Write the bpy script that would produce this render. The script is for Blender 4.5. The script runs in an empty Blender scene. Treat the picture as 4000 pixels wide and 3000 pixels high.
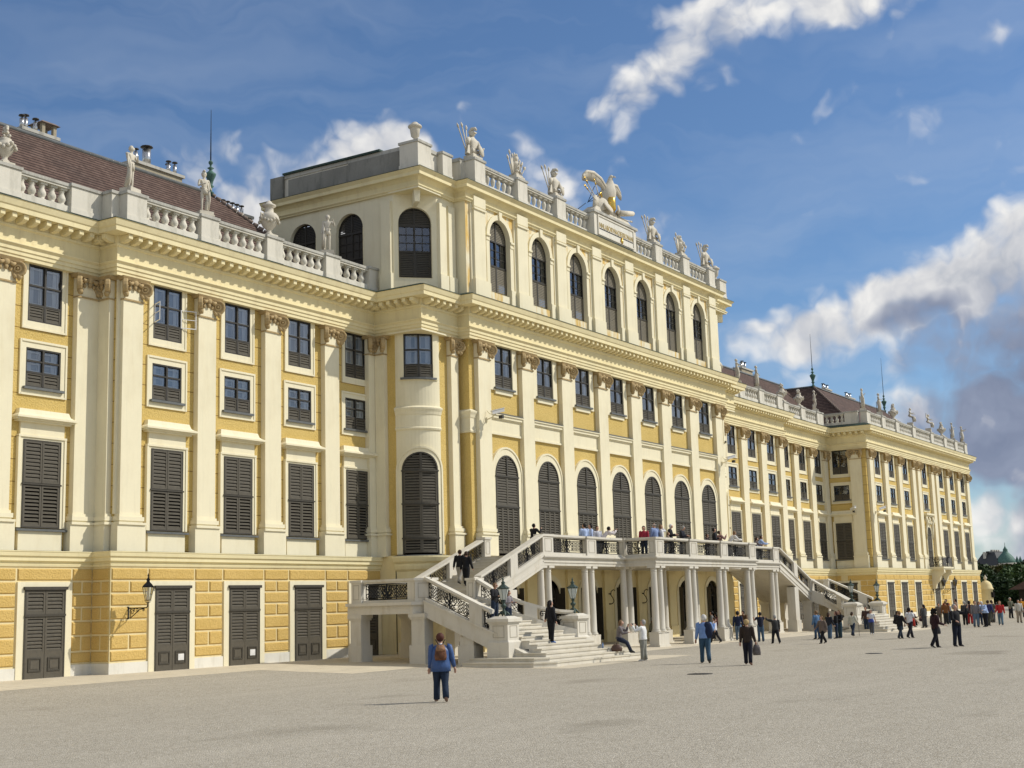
import bpy, math, random
from mathutils import Vector, Matrix
random.seed(7)
PI=math.pi
SC=bpy.context.scene
COL=SC.collection
# ------------------------------------------------------------------ helpers
class MB:
    """collects faces (with material slots) and links them as ONE mesh object"""
    def __init__(s): s.v=[];s.f=[];s.m=[];s.sm=[]
    def pts(s,ps):
        n=len(s.v); s.v.extend([tuple(p) for p in ps]); return n
    def face(s,idx,m=0,sm=False): s.f.append(tuple(idx)); s.m.append(m); s.sm.append(sm)
    def poly(s,ps,m=0,sm=False):
        n=s.pts(ps); s.face(range(n,n+len(ps)),m,sm)
    def box(s,x0,x1,y0,y1,z0,z1,m=0):
        n=s.pts([(x0,y0,z0),(x1,y0,z0),(x1,y1,z0),(x0,y1,z0),(x0,y0,z1),(x1,y0,z1),(x1,y1,z1),(x0,y1,z1)])
        for q in ((0,3,2,1),(4,5,6,7),(0,1,5,4),(1,2,6,5),(2,3,7,6),(3,0,4,7)): s.face([n+i for i in q],m)
    def hexa(s,b,t,m=0):
        """b, t: 4 bottom and 4 top points, counter-clockwise from above"""
        n=s.pts(list(b)+list(t)); k=len(b)
        s.face([n+i for i in reversed(range(k))],m); s.face([n+k+i for i in range(k)],m)
        for i in range(k):
            j=(i+1)%k; s.face((n+i,n+j,n+k+j,n+k+i),m)
    def prism(s,ps,z0,z1,m=0): s.hexa([(x,y,z0) for x,y in ps],[(x,y,z1) for x,y in ps],m)
    def extr(s,ps,y0,y1,m=0):
        """outline in x,z extruded in y"""
        n=len(ps); a=s.pts([(x,y0,z) for x,z in ps]); b=s.pts([(x,y1,z) for x,z in ps])
        s.face(range(a,a+n),m); s.face(reversed(range(b,b+n)),m)
        for i in range(n):
            j=(i+1)%n; s.face((a+j,a+i,b+i,b+j),m)
    def lathe(s,prof,cx=0,cy=0,z=0,n=12,m=0,sm=True,sq=False,ph=0):
        rings=[]
        for r,h in prof:
            a=[]
            for i in range(n):
                t=2*PI*i/n+ph; rr=r/math.cos(PI/4) if sq else r
                a.append((cx+rr*math.cos(t),cy+rr*math.sin(t),z+h))
            rings.append(s.pts(a))
        for k in range(len(prof)-1):
            for i in range(n):
                j=(i+1)%n; s.face((rings[k]+i,rings[k]+j,rings[k+1]+j,rings[k+1]+i),m,sm)
        s.face([rings[0]+i for i in reversed(range(n))],m); s.face([rings[-1]+i for i in range(n)],m)
    def tube(s,ps,r,n=6,m=0,sm=True,cap=True):
        ps=[Vector(p) for p in ps]; N=len(ps)
        rs=r if isinstance(r,(list,tuple)) else [r]*N
        prev=None; rings=[]
        up=Vector((0,0,1))
        for i,p in enumerate(ps):
            d=(ps[min(i+1,N-1)]-ps[max(i-1,0)])
            if d.length<1e-9: d=Vector((0,0,1))
            d.normalize()
            if prev is None:
                a=d.cross(up)
                if a.length<.05: a=d.cross(Vector((1,0,0)))
            else: a=prev-d*prev.dot(d)
            if a.length<1e-6: a=d.cross(Vector((0,1,0)))
            a.normalize(); b=d.cross(a); prev=a
            rr=rs[i]; ra,rb=(rr if isinstance(rr,(tuple,list)) else (rr,rr))
            rings.append(s.pts([p+a*ra*math.cos(2*PI*k/n)+b*rb*math.sin(2*PI*k/n) for k in range(n)]))
        for k in range(N-1):
            for i in range(n):
                j=(i+1)%n; s.face((rings[k]+i,rings[k]+j,rings[k+1]+j,rings[k+1]+i),m,sm)
        if cap:
            s.face([rings[0]+i for i in reversed(range(n))],m,sm); s.face([rings[-1]+i for i in range(n)],m,sm)
    def loft(s,rings,n=12,m=0,sm=True):
        """rings: (centre, rx, ry[, yaw]) horizontal-ish ellipses"""
        ids=[]
        for r in rings:
            c,rx,ry=r[0],r[1],r[2]; yw=r[3] if len(r)>3 else 0
            a=[]
            for i in range(n):
                t=2*PI*i/n; x=rx*math.cos(t); y=ry*math.sin(t)
                a.append((c[0]+x*math.cos(yw)-y*math.sin(yw),c[1]+x*math.sin(yw)+y*math.cos(yw),c[2]))
            ids.append(s.pts(a))
        for k in range(len(ids)-1):
            for i in range(n):
                j=(i+1)%n; s.face((ids[k]+i,ids[k]+j,ids[k+1]+j,ids[k+1]+i),m,sm)
        s.face([ids[0]+i for i in reversed(range(n))],m,sm); s.face([ids[-1]+i for i in range(n)],m,sm)
    def ball(s,c,r,n=8,m=0,sy=1,sz=1):
        k=max(4,n//2+1); prof=[]
        ids=[]
        for i in range(1,k):
            t=PI*i/k; ids.append(s.pts([(c[0]+r*math.sin(t)*math.cos(2*PI*j/n),c[1]+r*sy*math.sin(t)*math.sin(2*PI*j/n),c[2]-r*sz*math.cos(t)) for j in range(n)]))
        b=s.pts([(c[0],c[1],c[2]-r*sz)]); t_=s.pts([(c[0],c[1],c[2]+r*sz)])
        for q in range(len(ids)-1):
            for i in range(n):
                j=(i+1)%n; s.face((ids[q]+i,ids[q]+j,ids[q+1]+j,ids[q+1]+i),m,True)
        for i in range(n):
            j=(i+1)%n; s.face((b,ids[0]+j,ids[0]+i),m,True); s.face((t_,ids[-1]+i,ids[-1]+j),m,True)
    def xf(s,M,start=0):
        for i in range(start,len(s.v)): s.v[i]=tuple(M@Vector(s.v[i]))
    def sweep(s,path,prof,m=0,closed=False,caps=True,arc_sm=False):
        """path: 2D points walked left to right seen from outside; prof: (outward offset, z[, material])"""
        P=[Vector((x,y)) for x,y in path]; N=len(P); cols=[]
        nr=[]
        for i in range(N-1):
            d=(P[i+1]-P[i]).normalized(); nr.append(Vector((d.y,-d.x)))
        for i in range(N):
            if i==0: k=nr[0]
            elif i==N-1: k=nr[-1]
            else:
                a,b=nr[i-1],nr[i]; k=(a+b)/max(.15,(1+a.dot(b)))
            cols.append(s.pts([(P[i].x+k.x*q[0],P[i].y+k.y*q[0],q[1]) for q in prof]))
        for i in range(N-1):
            for j in range(len(prof)-1):
                mm=prof[j][2] if len(prof[j])>2 else m
                s.face((cols[i]+j,cols[i+1]+j,cols[i+1]+j+1,cols[i]+j+1),mm,arc_sm)
        if caps:
            s.face([cols[0]+j for j in range(len(prof))],m); s.face([cols[-1]+j for j in reversed(range(len(prof)))],m)
    def mesh(s,name,mats):
        me=bpy.data.meshes.new(name); me.from_pydata(s.v,[],s.f)
        for x in mats: me.materials.append(x)
        me.polygons.foreach_set('material_index',s.m); me.polygons.foreach_set('use_smooth',s.sm)
        me.update(); return me
    def build(s,name,mats,parent=None,loc=None,rz=0):
        if not isinstance(mats,(list,tuple)): mats=[mats]
        o=bpy.data.objects.new(name,s.mesh(name,mats)); COL.objects.link(o)
        if parent: o.parent=parent
        if loc is not None: o.location=loc
        o.rotation_euler.z=rz
        return o
def place(name,me,parent=None,loc=(0,0,0),rz=0,sc=None):
    o=bpy.data.objects.new(name,me); COL.objects.link(o)
    if parent: o.parent=parent
    o.location=loc; o.rotation_euler.z=rz
    if sc: o.scale=sc
    return o
def tag(o,label=None,cat=None,group=None,kind=None):
    if label: o['label']=label
    if cat: o['category']=cat
    if group: o['group']=group
    if kind: o['kind']=kind
    return o
def empty(name,loc=(0,0,0),rz=0,label=None,cat=None,group=None):
    o=bpy.data.objects.new(name,None); COL.objects.link(o); o.location=loc; o.rotation_euler.z=rz
    o.empty_display_size=.3
    tag(o,label,cat,group); return o
def copy_tree(o,parent=None):
    c=o.copy(); COL.objects.link(c)
    if parent: c.parent=parent
    for ch in o.children: copy_tree(ch,c)
    return c
# ------------------------------------------------------------------ materials
def new_mat(name):
    m=bpy.data.materials.new(name); m.use_nodes=True; nt=m.node_tree; b=nt.nodes['Principled BSDF']; return m,nt,b
def N(nt,t,**k):
    n=nt.nodes.new(t)
    for a,b in k.items(): setattr(n,a,b)
    return n
def ramp(nt,fac,stops):
    r=N(nt,'ShaderNodeValToRGB'); e=r.color_ramp.elements
    while len(e)<len(stops): e.new(.5)
    for i,(p,c) in enumerate(stops):
        e[i].position=p; e[i].color=(*c,1) if len(c)==3 else c
    nt.links.new(fac,r.inputs[0]); return r.outputs[0]
def noise(nt,co,sc,det=4,rough=.55,dist=0):
    n=N(nt,'ShaderNodeTexNoise'); n.inputs['Scale'].default_value=sc; n.inputs['Detail'].default_value=det
    n.inputs['Roughness'].default_value=rough; n.inputs['Distortion'].default_value=dist
    if co is not None: nt.links.new(co,n.inputs['Vector'])
    return n.outputs['Fac']
def mixc(nt,fac,a,b,mode='MIX'):
    n=N(nt,'ShaderNodeMix',data_type='RGBA',blend_type=mode)
    for i,x in ((0,fac),(6,a),(7,b)):
        if hasattr(x,'is_output') or isinstance(x,bpy.types.NodeSocket): nt.links.new(x,n.inputs[i])
        else: n.inputs[i].default_value=x if i==0 else (*x,1)
    return n.outputs[2]
def math_(nt,op,a,b=None,clamp=False):
    n=N(nt,'ShaderNodeMath',operation=op); n.use_clamp=clamp
    for i,x in ((0,a),(1,b)):
        if x is None: continue
        if isinstance(x,bpy.types.NodeSocket): nt.links.new(x,n.inputs[i])
        else: n.inputs[i].default_value=x
    return n.outputs[0]
def bump(nt,b,h,strength=.3,dist=.02):
    n=N(nt,'ShaderNodeBump'); n.inputs['Strength'].default_value=strength; n.inputs['Distance'].default_value=dist
    nt.links.new(h,n.inputs['Height']); nt.links.new(n.outputs[0],b.inputs['Normal'])
def objco(nt):
    return N(nt,'ShaderNodeTexCoord').outputs['Object']
def mapped(nt,co,sc=(1,1,1)):
    n=N(nt,'ShaderNodeMapping'); n.inputs['Scale'].default_value=sc; nt.links.new(co,n.inputs[0]); return n.outputs[0]
def plaster(name,col,var=.08,rough=.85,bs=.15,bsc=30,stain=None,samt=.3,t0=.52,t1=.75):
    m,nt,b=new_mat(name); co=objco(nt)
    n1=noise(nt,co,.6,5); n2=noise(nt,co,9,3)
    c=ramp(nt,n1,[(.3,tuple(x*(1-var) for x in col)),(.7,tuple(min(1,x*(1+var*.6)) for x in col))])
    c=mixc(nt,.25,c,ramp(nt,n2,[(.35,tuple(x*(1-var) for x in col)),(.65,col)]))
    if stain:
        st=noise(nt,mapped(nt,co,(1.6,1.6,.35)),1.3,6,.62)
        f=math_(nt,'MULTIPLY',ramp(nt,st,[(t0,(0,0,0)),(t1,(1,1,1))]),samt)
        c=mixc(nt,f,c,stain)
    sk=noise(nt,mapped(nt,co,(4.5,4.5,.22)),1.6,5,.6)
    c=mixc(nt,math_(nt,'MULTIPLY',ramp(nt,sk,[(.55,(0,0,0)),(.72,(1,1,1))]),.16),c,tuple(x*.62 for x in col))
    nt.links.new(c,b.inputs['Base Color']); b.inputs['Roughness'].default_value=rough
    b.inputs['Specular IOR Level'].default_value=.2
    bump(nt,b,noise(nt,co,bsc,4),bs,.02)
    return m
def flat(name,col,rough=.6,metal=0,spec=.4,var=.12,sc=6):
    m,nt,b=new_mat(name); co=objco(nt)
    c=ramp(nt,noise(nt,co,sc,4),[(.3,tuple(x*(1-var) for x in col)),(.7,tuple(min(1,x*(1+var)) for x in col))])
    nt.links.new(c,b.inputs['Base Color']); b.inputs['Roughness'].default_value=rough
    b.inputs['Metallic'].default_value=metal; b.inputs['Specular IOR Level'].default_value=spec
    return m
CREAM=plaster('cream_plaster',(.80,.73,.52),.07,.85,.12,25,(.60,.50,.30),.30)
CREAM2=plaster('cream_plaster_weathered',(.80,.70,.42),.09,.85,.12,25,(.56,.45,.25),.45)
CREAM3=plaster('yellowish_cream_plaster',(.80,.705,.42),.07,.85,.12,25,(.60,.48,.25),.3)
OCHRE_ST=plaster('peeling_ochre_plaster',(.80,.735,.535),.07,.85,.15,25,(.66,.42,.09),.9,.45,.60)
# rough yellow render with thin horizontal joints every 0.8 m
def yellow_wall(name,joints=True,tint=None):
    m,nt,b=new_mat(name); co=objco(nt)
    c=ramp(nt,noise(nt,co,.8,5),[(.3,(.59,.425,.135)),(.7,(.67,.495,.18))])
    c=mixc(nt,.35,c,ramp(nt,noise(nt,co,22,3),[(.35,(.49,.335,.09)),(.62,(.73,.55,.215))]))
    if tint: c=mixc(nt,1.0,c,tint,'MULTIPLY')
    if joints:
        sx=N(nt,'ShaderNodeSeparateXYZ'); nt.links.new(co,sx.inputs[0])
        z=math_(nt,'MODULO',math_(nt,'SUBTRACT',sx.outputs[2],4.5),.8)
        f=math_(nt,'LESS_THAN',z,.035)
        c=mixc(nt,math_(nt,'MULTIPLY',f,.9),c,(.24,.14,.04))
    nt.links.new(c,b.inputs['Base Color']); b.inputs['Roughness'].default_value=.95; b.inputs['Specular IOR Level'].default_value=.1
    bump(nt,b,noise(nt,co,16,4,.6),.9,.05)
    return m
YELLOW=yellow_wall('rough_yellow_render'); YELLOWP=yellow_wall('rough_yellow_render_plain',False)
BLOCK=yellow_wall('yellow_rusticated_block',False,(1.0,.945,.92))
STONE=plaster('pale_parapet_stone',(.70,.655,.55),.10,.8,.2,20,(.30,.285,.22),.55)
STONE_G=plaster('grey_weathered_stone',(.50,.48,.42),.16,.85,.25,14,(.14,.135,.115),.8)
DARKST=plaster('dark_weathered_stone',(.27,.26,.225),.25,.9,.25,8,(.07,.07,.06),.8)
STAIR=plaster('pale_stair_stone',(.64,.60,.51),.09,.75,.15,18,(.42,.35,.22),.5)
STATUE=plaster('carved_pale_stone',(.64,.585,.475),.12,.75,.3,25,(.24,.22,.17),.65)
TAN=plaster('tan_carved_stone',(.44,.325,.165),.15,.85,.4,30,(.26,.18,.09),.5)
TAN2=plaster('pale_yellow_plaster',(.78,.66,.37),.1,.85,.2,30,(.5,.37,.18),.5)
PLINTH=plaster('white_limewashed_plinth',(.74,.71,.62),.1,.85,.15,12,(.45,.40,.28),.6)
SHUT=flat('dark_olive_shutter_paint',(.060,.053,.040),.5,0,.3,.12,8)
SHUTF=flat('shutter_frame_paint',(.045,.04,.032),.5,0,.3,.1,8)
SHUTL=flat('pale_louvre_paint',(.21,.185,.135),.6,0,.3,.12,8)  # paler louvre colour for the front loggia windows
SHUTP=flat('pale_grey_brown_shutter_paint',(.098,.086,.064),.55,0,.3,.12,8)
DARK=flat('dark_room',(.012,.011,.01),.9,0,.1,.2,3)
CURT=plaster('white_curtain',(.62,.64,.66),.12,.9,.1,12)
WHITEP=flat('white_window_paint',(.72,.71,.68),.5)
ZINC=flat('grey_sheet_metal',(.13,.135,.13),.5,.3,.4,.2,4)
COPPER=flat('green_copper',(.075,.15,.12),.65,.1,.3,.35,3)
COPPERD=flat('dark_copper_edge',(.03,.055,.04),.6,.1,.3,.35,3)
IRON=flat('black_wrought_iron',(.014,.014,.014),.45,.5,.4)
STEEL=flat('brushed_steel_pipe',(.55,.54,.52),.25,.9,.5,.2,14)
GOLD=flat('gilding',(.75,.48,.10),.25,.9,.5,.15,8)
BRONZE=flat('green_lamp_bronze',(.045,.068,.055),.5,.3,.4,.4,12)
BRICKP=plaster('chimney_plaster',(.40,.35,.25),.15,.9,.2,12,(.16,.13,.10),.6)
def glass_mat(name,tint=(.10,.13,.17),fac=.45):
    m,nt,b=new_mat(name); nt.nodes.remove(b)
    out=nt.nodes['Material Output']; g=N(nt,'ShaderNodeBsdfGlossy'); g.inputs['Color'].default_value=(.85,.9,1,1); g.inputs['Roughness'].default_value=.04
    t=N(nt,'ShaderNodeBsdfTransparent'); t.inputs['Color'].default_value=(.88,.91,.92,1)
    co=objco(nt); bp=N(nt,'ShaderNodeBump'); bp.inputs['Strength'].default_value=.06; bp.inputs['Distance'].default_value=.05
    nt.links.new(noise(nt,co,2.2,2),bp.inputs['Height']); nt.links.new(bp.outputs[0],g.inputs['Normal'])
    fr=N(nt,'ShaderNodeFresnel'); fr.inputs[0].default_value=1.6
    f=math_(nt,'ADD',fr.outputs[0],fac*.18,True)
    mx=N(nt,'ShaderNodeMixShader'); nt.links.new(f,mx.inputs[0]); nt.links.new(t.outputs[0],mx.inputs[1]); nt.links.new(g.outputs[0],mx.inputs[2])
    nt.links.new(mx.outputs[0],out.inputs[0]); return m
GLASS=glass_mat('window_glass')
def lampglass():
    m,nt,b=new_mat('frosted_lamp_glass'); b.inputs['Base Color'].default_value=(.62,.66,.62,1); b.inputs['Roughness'].default_value=.25
    b.inputs['Transmission Weight'].default_value=.25; return m
LGLASS=lampglass()
def roof_mat():
    m,nt,b=new_mat('brown_clay_roof_tiles'); co=objco(nt)
    uv=N(nt,'ShaderNodeTexCoord').outputs['UV']
    sx=N(nt,'ShaderNodeSeparateXYZ'); nt.links.new(uv,sx.inputs[0])
    row=math_(nt,'MULTIPLY',sx.outputs[1],1/.27)
    fr=math_(nt,'FRACT',row)
    rid=math_(nt,'FLOOR',row)
    col=math_(nt,'ADD',math_(nt,'MULTIPLY',sx.outputs[0],1/.18),math_(nt,'MULTIPLY',rid,.5))
    cell=N(nt,'ShaderNodeTexWhiteNoise',noise_dimensions='2D'); cx=N(nt,'ShaderNodeCombineXYZ')
    nt.links.new(math_(nt,'FLOOR',col),cx.inputs[0]); nt.links.new(rid,cx.inputs[1]); nt.links.new(cx.outputs[0],cell.inputs['Vector'])
    c=ramp(nt,cell.outputs['Value'],[(0,(.10,.062,.048)),(.5,(.128,.080,.062)),(1,(.155,.102,.080))])
    c=mixc(nt,math_(nt,'MULTIPLY',ramp(nt,noise(nt,co,.5,5),[(.45,(0,0,0)),(.75,(1,1,1))]),.45),c,(.06,.045,.038))
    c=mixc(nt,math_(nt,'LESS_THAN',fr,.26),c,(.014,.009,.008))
    nt.links.new(c,b.inputs['Base Color']); b.inputs['Roughness'].default_value=.85; b.inputs['Specular IOR Level'].default_value=.2
    bump(nt,b,fr,.8,.04); return m
ROOF=roof_mat()
def gravel_mat():
    m,nt,b=new_mat('beige_gravel'); co=objco(nt)
    big=noise(nt,co,.10,5,.6); mid=noise(nt,co,.9,5,.65); fine=noise(nt,co,14,3,.7)
    vo=N(nt,'ShaderNodeTexVoronoi'); vo.inputs['Scale'].default_value=34; nt.links.new(co,vo.inputs['Vector'])
    peb=N(nt,'ShaderNodeSeparateColor'); nt.links.new(vo.outputs['Color'],peb.inputs[0])
    c=ramp(nt,big,[(.32,(.34,.30,.225)),(.68,(.445,.40,.315))])
    c=mixc(nt,.45,c,ramp(nt,mid,[(.3,(.29,.255,.19)),(.7,(.49,.44,.35))]))
    c=mixc(nt,.55,c,ramp(nt,peb.outputs[0],[(0,(.17,.145,.105)),(.35,(.36,.32,.245)),(.75,(.47,.425,.335)),(1,(.72,.67,.57))]))
    c=mixc(nt,.25,c,ramp(nt,fine,[(.35,(.22,.19,.15)),(.65,(.60,.56,.48))]))
    dk=ramp(nt,noise(nt,mapped(nt,co,(.55,.9,1)),.28,4,.5),[(.62,(0,0,0)),(.72,(1,1,1))])
    c=mixc(nt,math_(nt,'MULTIPLY',dk,.5),c,(.20,.175,.13))
    tr=noise(nt,mapped(nt,co,(.12,1.4,1)),.5,5,.6); c=mixc(nt,math_(nt,'MULTIPLY',ramp(nt,tr,[(.5,(0,0,0)),(.7,(1,1,1))]),.28),c,(.52,.47,.38))
    nt.links.new(c,b.inputs['Base Color']); b.inputs['Roughness'].default_value=.95; b.inputs['Specular IOR Level'].default_value=.15
    h=math_(nt,'ADD',math_(nt,'MULTIPLY',vo.outputs['Distance'],-.6),math_(nt,'MULTIPLY',fine,.6))
    bump(nt,b,h,.85,.03); return m
GRAVEL=gravel_mat()
def pave_mat():
    m,nt,b=new_mat('sandy_stone_paving'); co=objco(nt)
    br=N(nt,'ShaderNodeTexBrick'); nt.links.new(co,br.inputs['Vector'])
    br.inputs['Color1'].default_value=(.58,.51,.38,1); br.inputs['Color2'].default_value=(.64,.565,.42,1); br.inputs['Mortar'].default_value=(.30,.25,.17,1)
    br.inputs['Scale'].default_value=1; br.inputs['Brick Width'].default_value=1.1; br.inputs['Row Height'].default_value=.6; br.inputs['Mortar Size'].default_value=.012
    c=mixc(nt,.3,br.outputs[0],ramp(nt,noise(nt,co,1.5,6,.65),[(.3,(.38,.32,.22)),(.7,(.62,.55,.42))]))
    nt.links.new(c,b.inputs['Base Color']); b.inputs['Roughness'].default_value=.9; bump(nt,b,noise(nt,co,20,4),.2,.01); return m
PAVE=pave_mat()
YL=39.44; YR=40.42; YM=35.97; YT=36.65; XT=50.6; XC=34.75; CX=68.87; YE=36.77
EX0=117.5; EX1=153.4; RS=104.0
def mx(x): return 2*CX-x
Z_BELT=4.47; Z_ARCH=14.95; Z_CORN=16.92
NETC=plaster('grey_net_curtain',(.30,.34,.38),.2,.9,.1,5)
# ------------------------------------------------------------------ the palace
PAL=empty('palace',(0,0,0),0,'long yellow and cream baroque palace with tall pilasters, grey shutters and a raised central storey','palace')
def Fm(ox,oy,a): return Matrix.Translation((ox,oy,0))@Matrix.Rotation(math.radians(a),4,'Z')
def wall_sheet(mb,F,x0,x1,z0,z1,holes=(),y=0,m=0):
    xs=sorted({x0,x1,*[min(max(v,x0),x1) for h in holes for v in (h[0],h[1])]})
    zs=sorted({z0,z1,*[min(max(v,z0),z1) for h in holes for v in (h[2],h[3])]})
    st=len(mb.v)
    for i in range(len(xs)-1):
        for j in range(len(zs)-1):
            cx=(xs[i]+xs[i+1])/2; cz=(zs[j]+zs[j+1])/2
            if any(h[0]<cx<h[1] and h[2]<cz<h[3] for h in holes): continue
            mb.poly([(xs[i],y,zs[j]),(xs[i+1],y,zs[j]),(xs[i+1],y,zs[j+1]),(xs[i],y,zs[j+1])],m)
    mb.xf(F,st)
def hole(c,w,z0,z1): return (c-w/2,c+w/2,z0,z1)
def ring(mb,r0,r1,zs,y0,y1,m,n=16,cx=0):
    for i in range(n):
        a,b=PI*i/n,PI*(i+1)/n
        q=[(cx+r*math.cos(t),zs+r*math.sin(t)) for r,t in ((r0,a),(r1,a),(r1,b),(r0,b))]
        mb.extr([q[0],q[3],q[2],q[1]],y0,y1,m)
def spandrel(mb,hw,zs,r,zt,y,m,n=8):
    for s in (-1,1):
        pts=[(s*r*math.cos(PI/2*i/n),zs+r*math.sin(PI/2*i/n)) for i in range(n+1)]
        for i in range(n):
            a,b=pts[i],pts[i+1]
            mb.poly([(a[0],y,a[1]),(s*hw if i<n/2 else a[0],y,a[1] if i<n/2 else zt),(s*hw if i<n/2 else b[0],y,b[1] if i<n/2 else zt),(b[0],y,b[1])],m)
        k=n//2; mb.poly([(pts[k][0],y,pts[k][1]),(s*hw,y,pts[k][1]),(s*hw,y,zt),(pts[k][0],y,zt)],m)
def slats(mb,x0,x1,z0,z1,y,m,pitch=.105,th=.030,dep=.05,tilt=.045,stile=.06,fm=None):
    fm=m if fm is None else fm
    mb.box(x0,x0+stile,y-.012,y+.05,z0,z1,fm); mb.box(x1-stile,x1,y-.012,y+.05,z0,z1,fm)
    mb.box(x0+stile,x1-stile,y-.010,y+.05,z0,z0+stile,fm); mb.box(x0+stile,x1-stile,y-.010,y+.05,z1-stile,z1,fm)
    n=max(1,int((z1-z0-2*stile)/pitch)); p=(z1-z0-2*stile)/n; a,b=x0+stile,x1-stile
    for i in range(n):
        z=z0+stile+i*p
        mb.hexa([(a,y,z),(b,y,z),(b,y+dep,z+tilt),(a,y+dep,z+tilt)],[(a,y,z+th+p*.25),(b,y,z+th+p*.25),(b,y+dep,z+tilt+th+p*.3),(a,y+dep,z+tilt+th+p*.3)],m)
def frame_rect(mb,x0,x1,z0,z1,t,y0,y1,m,bot=True):
    mb.box(x0,x0+t,y0,y1,z0,z1,m); mb.box(x1-t,x1,y0,y1,z0,z1,m)
    mb.box(x0+t,x1-t,y0+.001,y1,z1-t,z1,m)
    if bot: mb.box(x0+t,x1-t,y0+.001,y1,z0,z0+t,m)
def reveal(mb,w,h,d,m,z0=0):
    a=w/2
    mb.poly([(-a,0,z0),(-a,d,z0),(-a,d,z0+h),(-a,0,z0+h)],m); mb.poly([(a,0,z0),(a,0,z0+h),(a,d,z0+h),(a,d,z0)],m)
    mb.poly([(-a,0,z0+h),(-a,d,z0+h),(a,d,z0+h),(a,0,z0+h)],m); mb.poly([(-a,0,z0),(a,0,z0),(a,d,z0),(-a,d,z0)],m)
class Kind:
    """the meshes of one kind of opening: frame + list of (name, mesh) sub-parts"""
    def __init__(s,name,frame,subs): s.name=name; s.frame=frame; s.subs=subs
    def put(s,x,y,z,rz=0,name=None,label=None,skip=()):
        o=place(name or s.name,s.frame,PAL,(x,y,z),math.radians(rz))
        for n,me in s.subs:
            if n in skip: continue
            place(n,me,o)
        if label: o['label']=label
        return o
def glazed(w,h,hl,rows,name,warp=None,side=.20,bot=.26,top=0,sill=False,lip=True,proud=.035,dark=False):
    a=w/2; f=MB(); g=MB(); s=MB(); c=MB()
    frame_rect(f,-a,a,0,h,.055,-.02,.08,1)
    f.box(-.04,.04,-.032,.07,.06,h-.06,1)
    f.box(-a+.06,a-.06,-.026,.07,hl-.035,hl+.035,1)
    ph=(h-.06-hl)/rows
    for r in range(1,rows): f.box(-a+.06,a-.06,-.024,.06,hl+ph*r-.03,hl+ph*r+.03,1)
    for sx in (-1,1):
        x0,x1=(min(sx*.045,sx*(a-.06)),max(sx*.045,sx*(a-.06)))
        slats(f,x0,x1,.055,hl-.035,.0,0,.1,stile=.05)
        for r in range(rows):
            z0=hl+ph*r+.03; z1=hl+ph*(r+1)-.03
            g.poly([(x0,.03,z0),(x1,.03,z0),(x1,.03,z1),(x0,.03,z1)],0)
            if not dark:
                frame_rect(c,x0+.05,x1-.04,z0+.03,z1-.03,.045,.09,.12,0)
    if dark:
        slats(c,-a+.06,a-.06,hl,h-.06,.2,1,.12)
    else:
        c.box(-a+.06,-a+.36,.14,.16,hl,h-.06,1); c.box(a-.32,a-.06,.14,.16,hl,h-.06,1); c.box(-.18,.12,.145,.165,hl,h-.06,1); c.box(-a+.06,a-.06,.17,.18,hl,h-.06,3)
    reveal(s,w,h,.5,0)
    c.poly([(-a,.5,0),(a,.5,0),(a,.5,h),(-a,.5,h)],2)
    zt=h+top
    for sx in (-1,1):
        x0,x1=(-a-side,-a) if sx<0 else (a,a+side)
        s.box(x0,x1,-proud,0.002,-bot,zt,0)
        if lip: s.box(x0-.04 if sx<0 else x1-.04,x0+.04 if sx<0 else x1+.04,-proud-.03,.002,-bot-.04,zt+(.05 if top else 0),0)
    s.box(-a,a,-proud+.002,.002,-bot,0,0)
    if lip: s.box(-a-side+.03,a+side-.03,-proud-.03,.002,-bot-.04,-bot+.03,0)
    if top:
        s.box(-a,a,-proud+.002,.002,h,zt,0)
        if lip: s.box(-a-side+.03,a+side-.03,-proud-.04,.002,zt-.03,zt+.05,0)
    if sill: s.box(-a-.12,a+.12,-proud-.12,.03,-.09,.0,1)
    mbs=[f,g,s,c]
    if warp:
        for q in mbs:
            warp(q)
    return Kind('window',f.mesh(name+'_frame',[SHUTP,SHUTF]),[('pane',g.mesh(name+'_pane',[GLASS])),('surround',s.mesh(name+'_surround',[CREAM,ZINC])),('curtain',c.mesh(name+'_curtain',[WHITEP if not dark else SHUT,CURT if not dark else SHUTF,DARK,NETC]))])
def hood(s,w,z0,z1,dep=.42):
    """concave roofed hood: moulding then curved cap"""
    a=w/2
    s.box(-a+.16,a-.16,-.24,.003,z0-.10,z0-.04,0)
    s.box(-a+.05,a-.05,-dep+.10,.003,z0-.04,z0+.02,0)
    s.box(-a,a,-dep,.003,z0+.02,z0+.09,0)
    prof=[(0,z0+.09),(.10,z0+.13),(.19,z0+.2),(.24,z1)]
    for i in range(3):
        (d0,za),(d1,zb)=prof[i],prof[i+1]
        q=lambda d,z:[(-a+d,-dep+d,z),(a-d,-dep+d,z),(a-d,.003,z),(-a+d,.003,z)]
        s.hexa(q(d0,za),q(d1,zb),0)
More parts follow.
